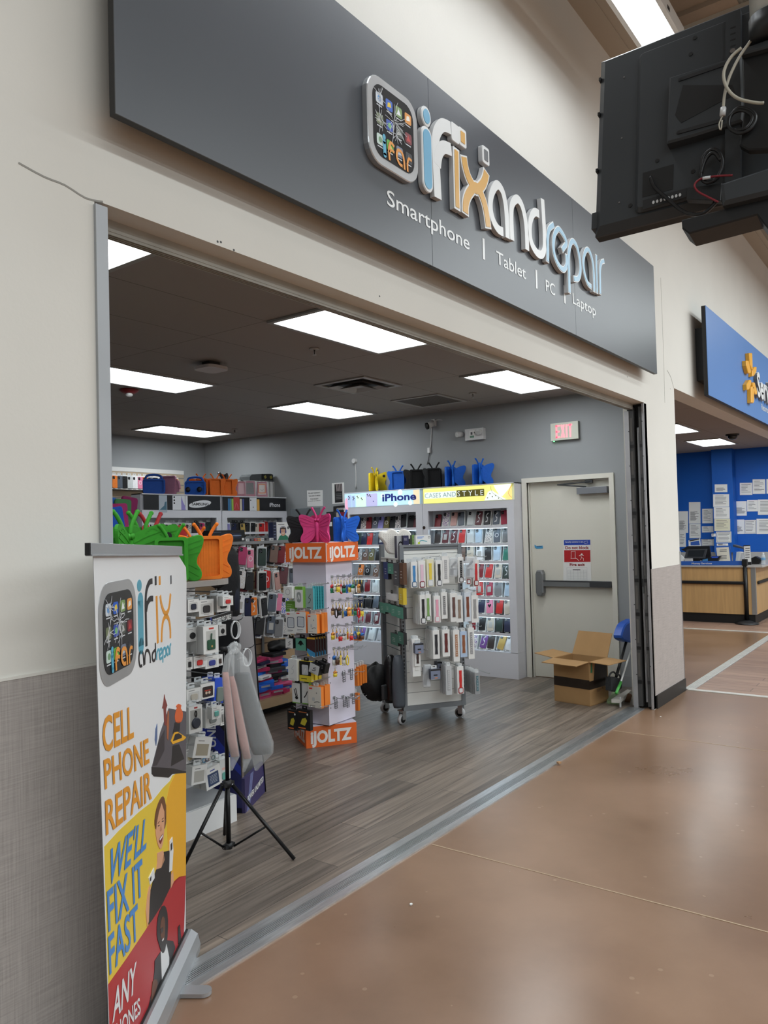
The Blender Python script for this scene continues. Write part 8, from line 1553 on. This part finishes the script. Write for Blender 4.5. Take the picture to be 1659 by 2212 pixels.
t=sbox('sign_holder','tall black sign holder with a white card on the service desk','sign',[(1235,1175),(1350,1170),(1370,1462),(1255,1470)],XDs-.1,.015,BKB,base=DT,deco=lambda mb,q,P_:(mb.prism([P_.l(*SD(*p)) for p in ((1243,1190),(1353,1185),(1372,1458),(1258,1462))],0,.001,PKW),[mb.prism([P_.l(*SD(*p)) for p in ((1270,y),(1345,y-3),(1345,y+9),(1270,y+12))],.001,.002,G_(70,70,72)) for y in (1222,1262,1300,1335,1375)]))
sbox('desk_phone','black desk phone behind the sign holder','phone',[(1370,1395),(1440,1365),(1500,1395),(1550,1425),(1500,1455),(1375,1462)],XDs+.1,.15,BKB,base=DT)
t=thing('water_bottle','clear plastic water bottle standing at the right on the service desk','bottle',tuple(px(*SD(1580,1455),0,XDs-.05))); q=PM[t.name].to_translation(); t.location.z=DT; mb=MB(); mb.lathe([(.001,0),(.033,0),(.034,.02),(.032,.06),(.034,.1),(.034,.13),(.018,.165),(.013,.172),(.013,.18)],mat('bottle_clear',(216,224,228),.08,0,.8,alpha=.45),18); mb.obj('bottle_body',t); mb=MB(); mb.lathe([(.0345,.075),(.0348,.076),(.0348,.115),(.0345,.116)],G_(110,160,200),18); mb.obj('label',t); mb=MB(); mb.lathe([(.014,.174),(.015,.176),(.015,.192),(.001,.194)],PKW,14); mb.obj('cap',t)
sbox('receipt_stack','patterned receipt stack at the left of the service desk','paper',[(228,1410),(350,1405),(375,1500),(255,1520)],XDs-.15,.03,G_(186,184,182),base=DT); sbox('blue_cup','small blue card holder beside the card terminal','card holder',[(535,1420),(615,1405),(615,1500),(540,1500)],XDs-.05,.05,G_(60,120,170),base=DT)
sbox('paper_sheets','white paper sheets standing at the left edge of the service desk','paper',[(150,1330),(195,1360),(222,1400),(215,1510),(155,1510)],XDs-.12,.02,PKW,base=DT)
sbox('calendar','blue and white calendar card behind the register','calendar',[(295,1090),(490,1055),(510,1180),(300,1180)],XDs+.5,.02,PKW,deco=lambda mb,q,P_:(mb.prism([P_.l(*SD(*p)) for p in ((310,1090),(480,1058),(483,1075),(312,1110))],0,.001,BKB),mb.prism([P_.l(*SD(*p)) for p in ((330,1120),(475,1092),(492,1172),(332,1176))],0,.001,G_(50,90,170))),base=1.05)
# papers on the blue wall
NT=[]
def paper(x0,y0,x1,y1,x,kind,lab,c=None):
    P_=Plane((x,0,0),(0,-1,0),(0,0,1)); q=P_.L([SD(x0,y0),SD(x1,y0-3),SD(x1+3,y1),SD(x0+2,y1+3)]); t=thing('wall_notice',lab,'notice',(x,-(q[0][0]+q[1][0])/2,q[2][1]),0,'papers on the blue wall'); mb=MB(); mb.T=P_.M; mb.prism(q,.001,.003,c or PKW); mb.obj('sheet',t,True)
    mb=MB(); mb.T=P_.M; w=x1-x0; h=y1-y0; rg=random.Random(int(x0+y0))
    n=max(3,int(h/30)); a0=.12
    if kind=='q': a0=.45
    for k in range(n):
        y=y0+h*(a0+(.88-a0)*k/n); w1=rg.uniform(.35,.8); mb.prism([P_.l(*SD(x0+w*.13,y)),P_.l(*SD(x0+w*(.13+w1),y-2)),P_.l(*SD(x0+w*(.13+w1),y+5)),P_.l(*SD(x0+w*.13,y+7))],.003,.004,G_(120,122,126) if k%3 else G_(64,66,70))
    if kind=='b': mb.stroke([P_.l(*SD(*p)) for p in ((x0+w*.06,y0+h*.06),(x1-w*.06,y0+h*.06),(x1-w*.05,y1-h*.06),(x0+w*.07,y1-h*.06),(x0+w*.06,y0+h*.06))],.006,.003,.004,G_(90,92,96),1)
    mb.obj('print',t,True)
XBW,XCOL=15.798,15.548
for a in ((120,592,288,960,XBW,'q','tall white paper at the far left of the blue wall'),(135,962,250,1200,XBW,'l','white list below the far left paper on the blue wall'),(303,437,500,800,XBW,'q','tall white paper second from left on the blue wall'),(310,808,503,1050,XBW,'l','white paper below the tall second one on the blue wall'),(530,548,715,795,XBW,'l','grey-white paper left of the blue column'),(525,848,722,952,XBW,'l','small wide paper left of the blue column'),(517,1070,730,1180,XBW,'b','bordered paper low beside the blue column'),
    (745,130,960,262,XCOL,'q','small top paper on the blue column'),(718,300,992,512,XCOL,'l','wide second paper on the blue column'),(730,520,1000,715,XCOL,'l','third paper with long text lines on the blue column'),(738,722,1010,925,XCOL,'l','cream certificate on the blue column',G_(214,210,186)),(770,940,1030,1125,XCOL,'b','bordered certificate lowest on the blue column'),(690,975,760,1022,XCOL,'l','tiny label beside the lowest certificate on the column'),(780,1145,975,1180,XCOL,'l','paper strip under the blue column behind the framed notice'),
    (1175,105,1388,310,XBW,'l','left paper in the top row right of the column'),(1395,45,1612,290,XBW,'l','middle paper in the top row right of the column'),(1632,40,1800,285,XBW,'l','right cut-off paper in the top row right of the column'),
    (1080,420,1292,665,XBW,'q','left paper in the middle row right of the column'),(1300,400,1482,592,XBW,'l','middle paper in the middle row right of the column'),(1485,390,1800,650,XBW,'l','right cut-off paper in the middle row right of the column'),
    (1080,735,1250,980,XBW,'q','left paper in the bottom row right of the column'),(1255,740,1455,975,XBW,'b','bordered middle paper in the bottom row right of the column'),(1462,720,1800,980,XBW,'l','right cut-off paper in the bottom row right of the column')): paper(*a)
# stanchion with belt
q=px(1614,1348,2,0); t=thing('stanchion','black belt stanchion with a blue belt in front of the service desk','stanchion',(q.x,q.y,0)); mb=MB(); mb.lathe([(.001,0),(.175,0),(.178,.012),(.12,.035),(.045,.055),(.036,.06)],mat('stanchion_base',(40,40,42),.5),28); mb.obj('base',t); mb=MB(); mb.cyl((0,0,.05),(0,0,.97),.033,mat('stanchion_black',(14,14,15),.4),18); mb.obj('post',t)
mb=MB(); mb.box(-.038,.038,-.038,.038,.93,1.04,BLK); mb.obj('belt_head',t,False,.008)
e_=px(*SD(160,1560),0,q.x-.35); mb=MB(); b0=V((0,.03,.0)); b1=V((e_.x-q.x+.35,3.2,0)); 
d_=(b1-b0).normalized(); mb.add([(0,.03,.94),(0,3.4,.90),(0,3.4,.985),(0,.03,1.01),(.002,.03,.94),(.002,3.4,.90),(.002,3.4,.985),(.002,.03,1.01)],[(0,1,2,3),(7,6,5,4),(0,4,5,1),(1,5,6,2),(2,6,7,3),(3,7,4,0)],mat('belt_blue',(42,92,176),.5))
mb.obj('belt',t)
mb=MB()
for y in (.5,1.1,1.7): mb.text('Money Services',V((-.001,y+.32,.957-.011*y)),V((0,-.32,.004)),V((0,0,.03)),WHB,.01)
mb.obj('belt_lettering',t)
# ---------------------------------------------------------------- keep every label within 16 words
for o_ in bpy.data.objects:
    s_=o_.get('label')
    if s_ and len(s_.split())>16:
        for a_,b_ in ((', front of its hook',''),('band packs behind the one with','packs behind'),('box hanging straight behind the','box behind the'),(' of wheeled rack',', wheeled rack'),('phone case','case'),(', white gondola',''),(' of beige gondola',''),(', beige gondola',''),('the wheeled rack','wheeled rack'),('on the right face of the spinner','on the spinner'),(' in a tray',''),(', at the left above the floor',''),(' at the left above the floor',''),(' below the blue-grey box',''),(' at the far left',''),(' below the grey bag',''),(' in the ',' in '),(' of the ',' of '),(' on the ',' on ')):
            if len(s_.split())>16: s_=s_.replace(a_,b_)
        o_['label']=s_
# ================================================================ LIGHT, WORLD, VIEW
def area(name,loc,sx,sy,e,c=(.90,.975,1)):
    l=bpy.data.lights.new(name,'AREA'); l.shape='RECTANGLE'; l.size=sx; l.size_y=sy; l.energy=e; l.color=c
    o=bpy.data.objects.new(name,l); COL.objects.link(o); o.location=loc; return o
for (x,y,e) in ((3,-4.4,360),(4,-8.6,460),(4,-12.6,460)): area('strip_row_light',(x,y,5.2),16,.4,e)
for (x,y,e) in ((11.2,-2.6,130),(12.5,-5.2,260)): area('strip_row_light_right',(x,y,5.2),7.5,.4,e)
w=bpy.data.worlds.new('world'); SC.world=w; w.use_nodes=True; w.node_tree.nodes['Background'].inputs[0].default_value=(.9,.97,1,1); w.node_tree.nodes['Background'].inputs[1].default_value=.33
vs=SC.view_settings; vs.view_transform='Standard'; vs.look='None'; vs.exposure=.18; vs.gamma=1; vs.use_curve_mapping=False
SC.cycles.use_denoising=True
SC.cycles.max_bounces=8; SC.cycles.diffuse_bounces=4; SC.cycles.glossy_bounces=3; SC.cycles.transmission_bounces=4; SC.cycles.transparent_max_bounces=12
SC.cycles.caustics_reflective=False; SC.cycles.caustics_refractive=False
SC.cycles.sample_clamp_indirect=6
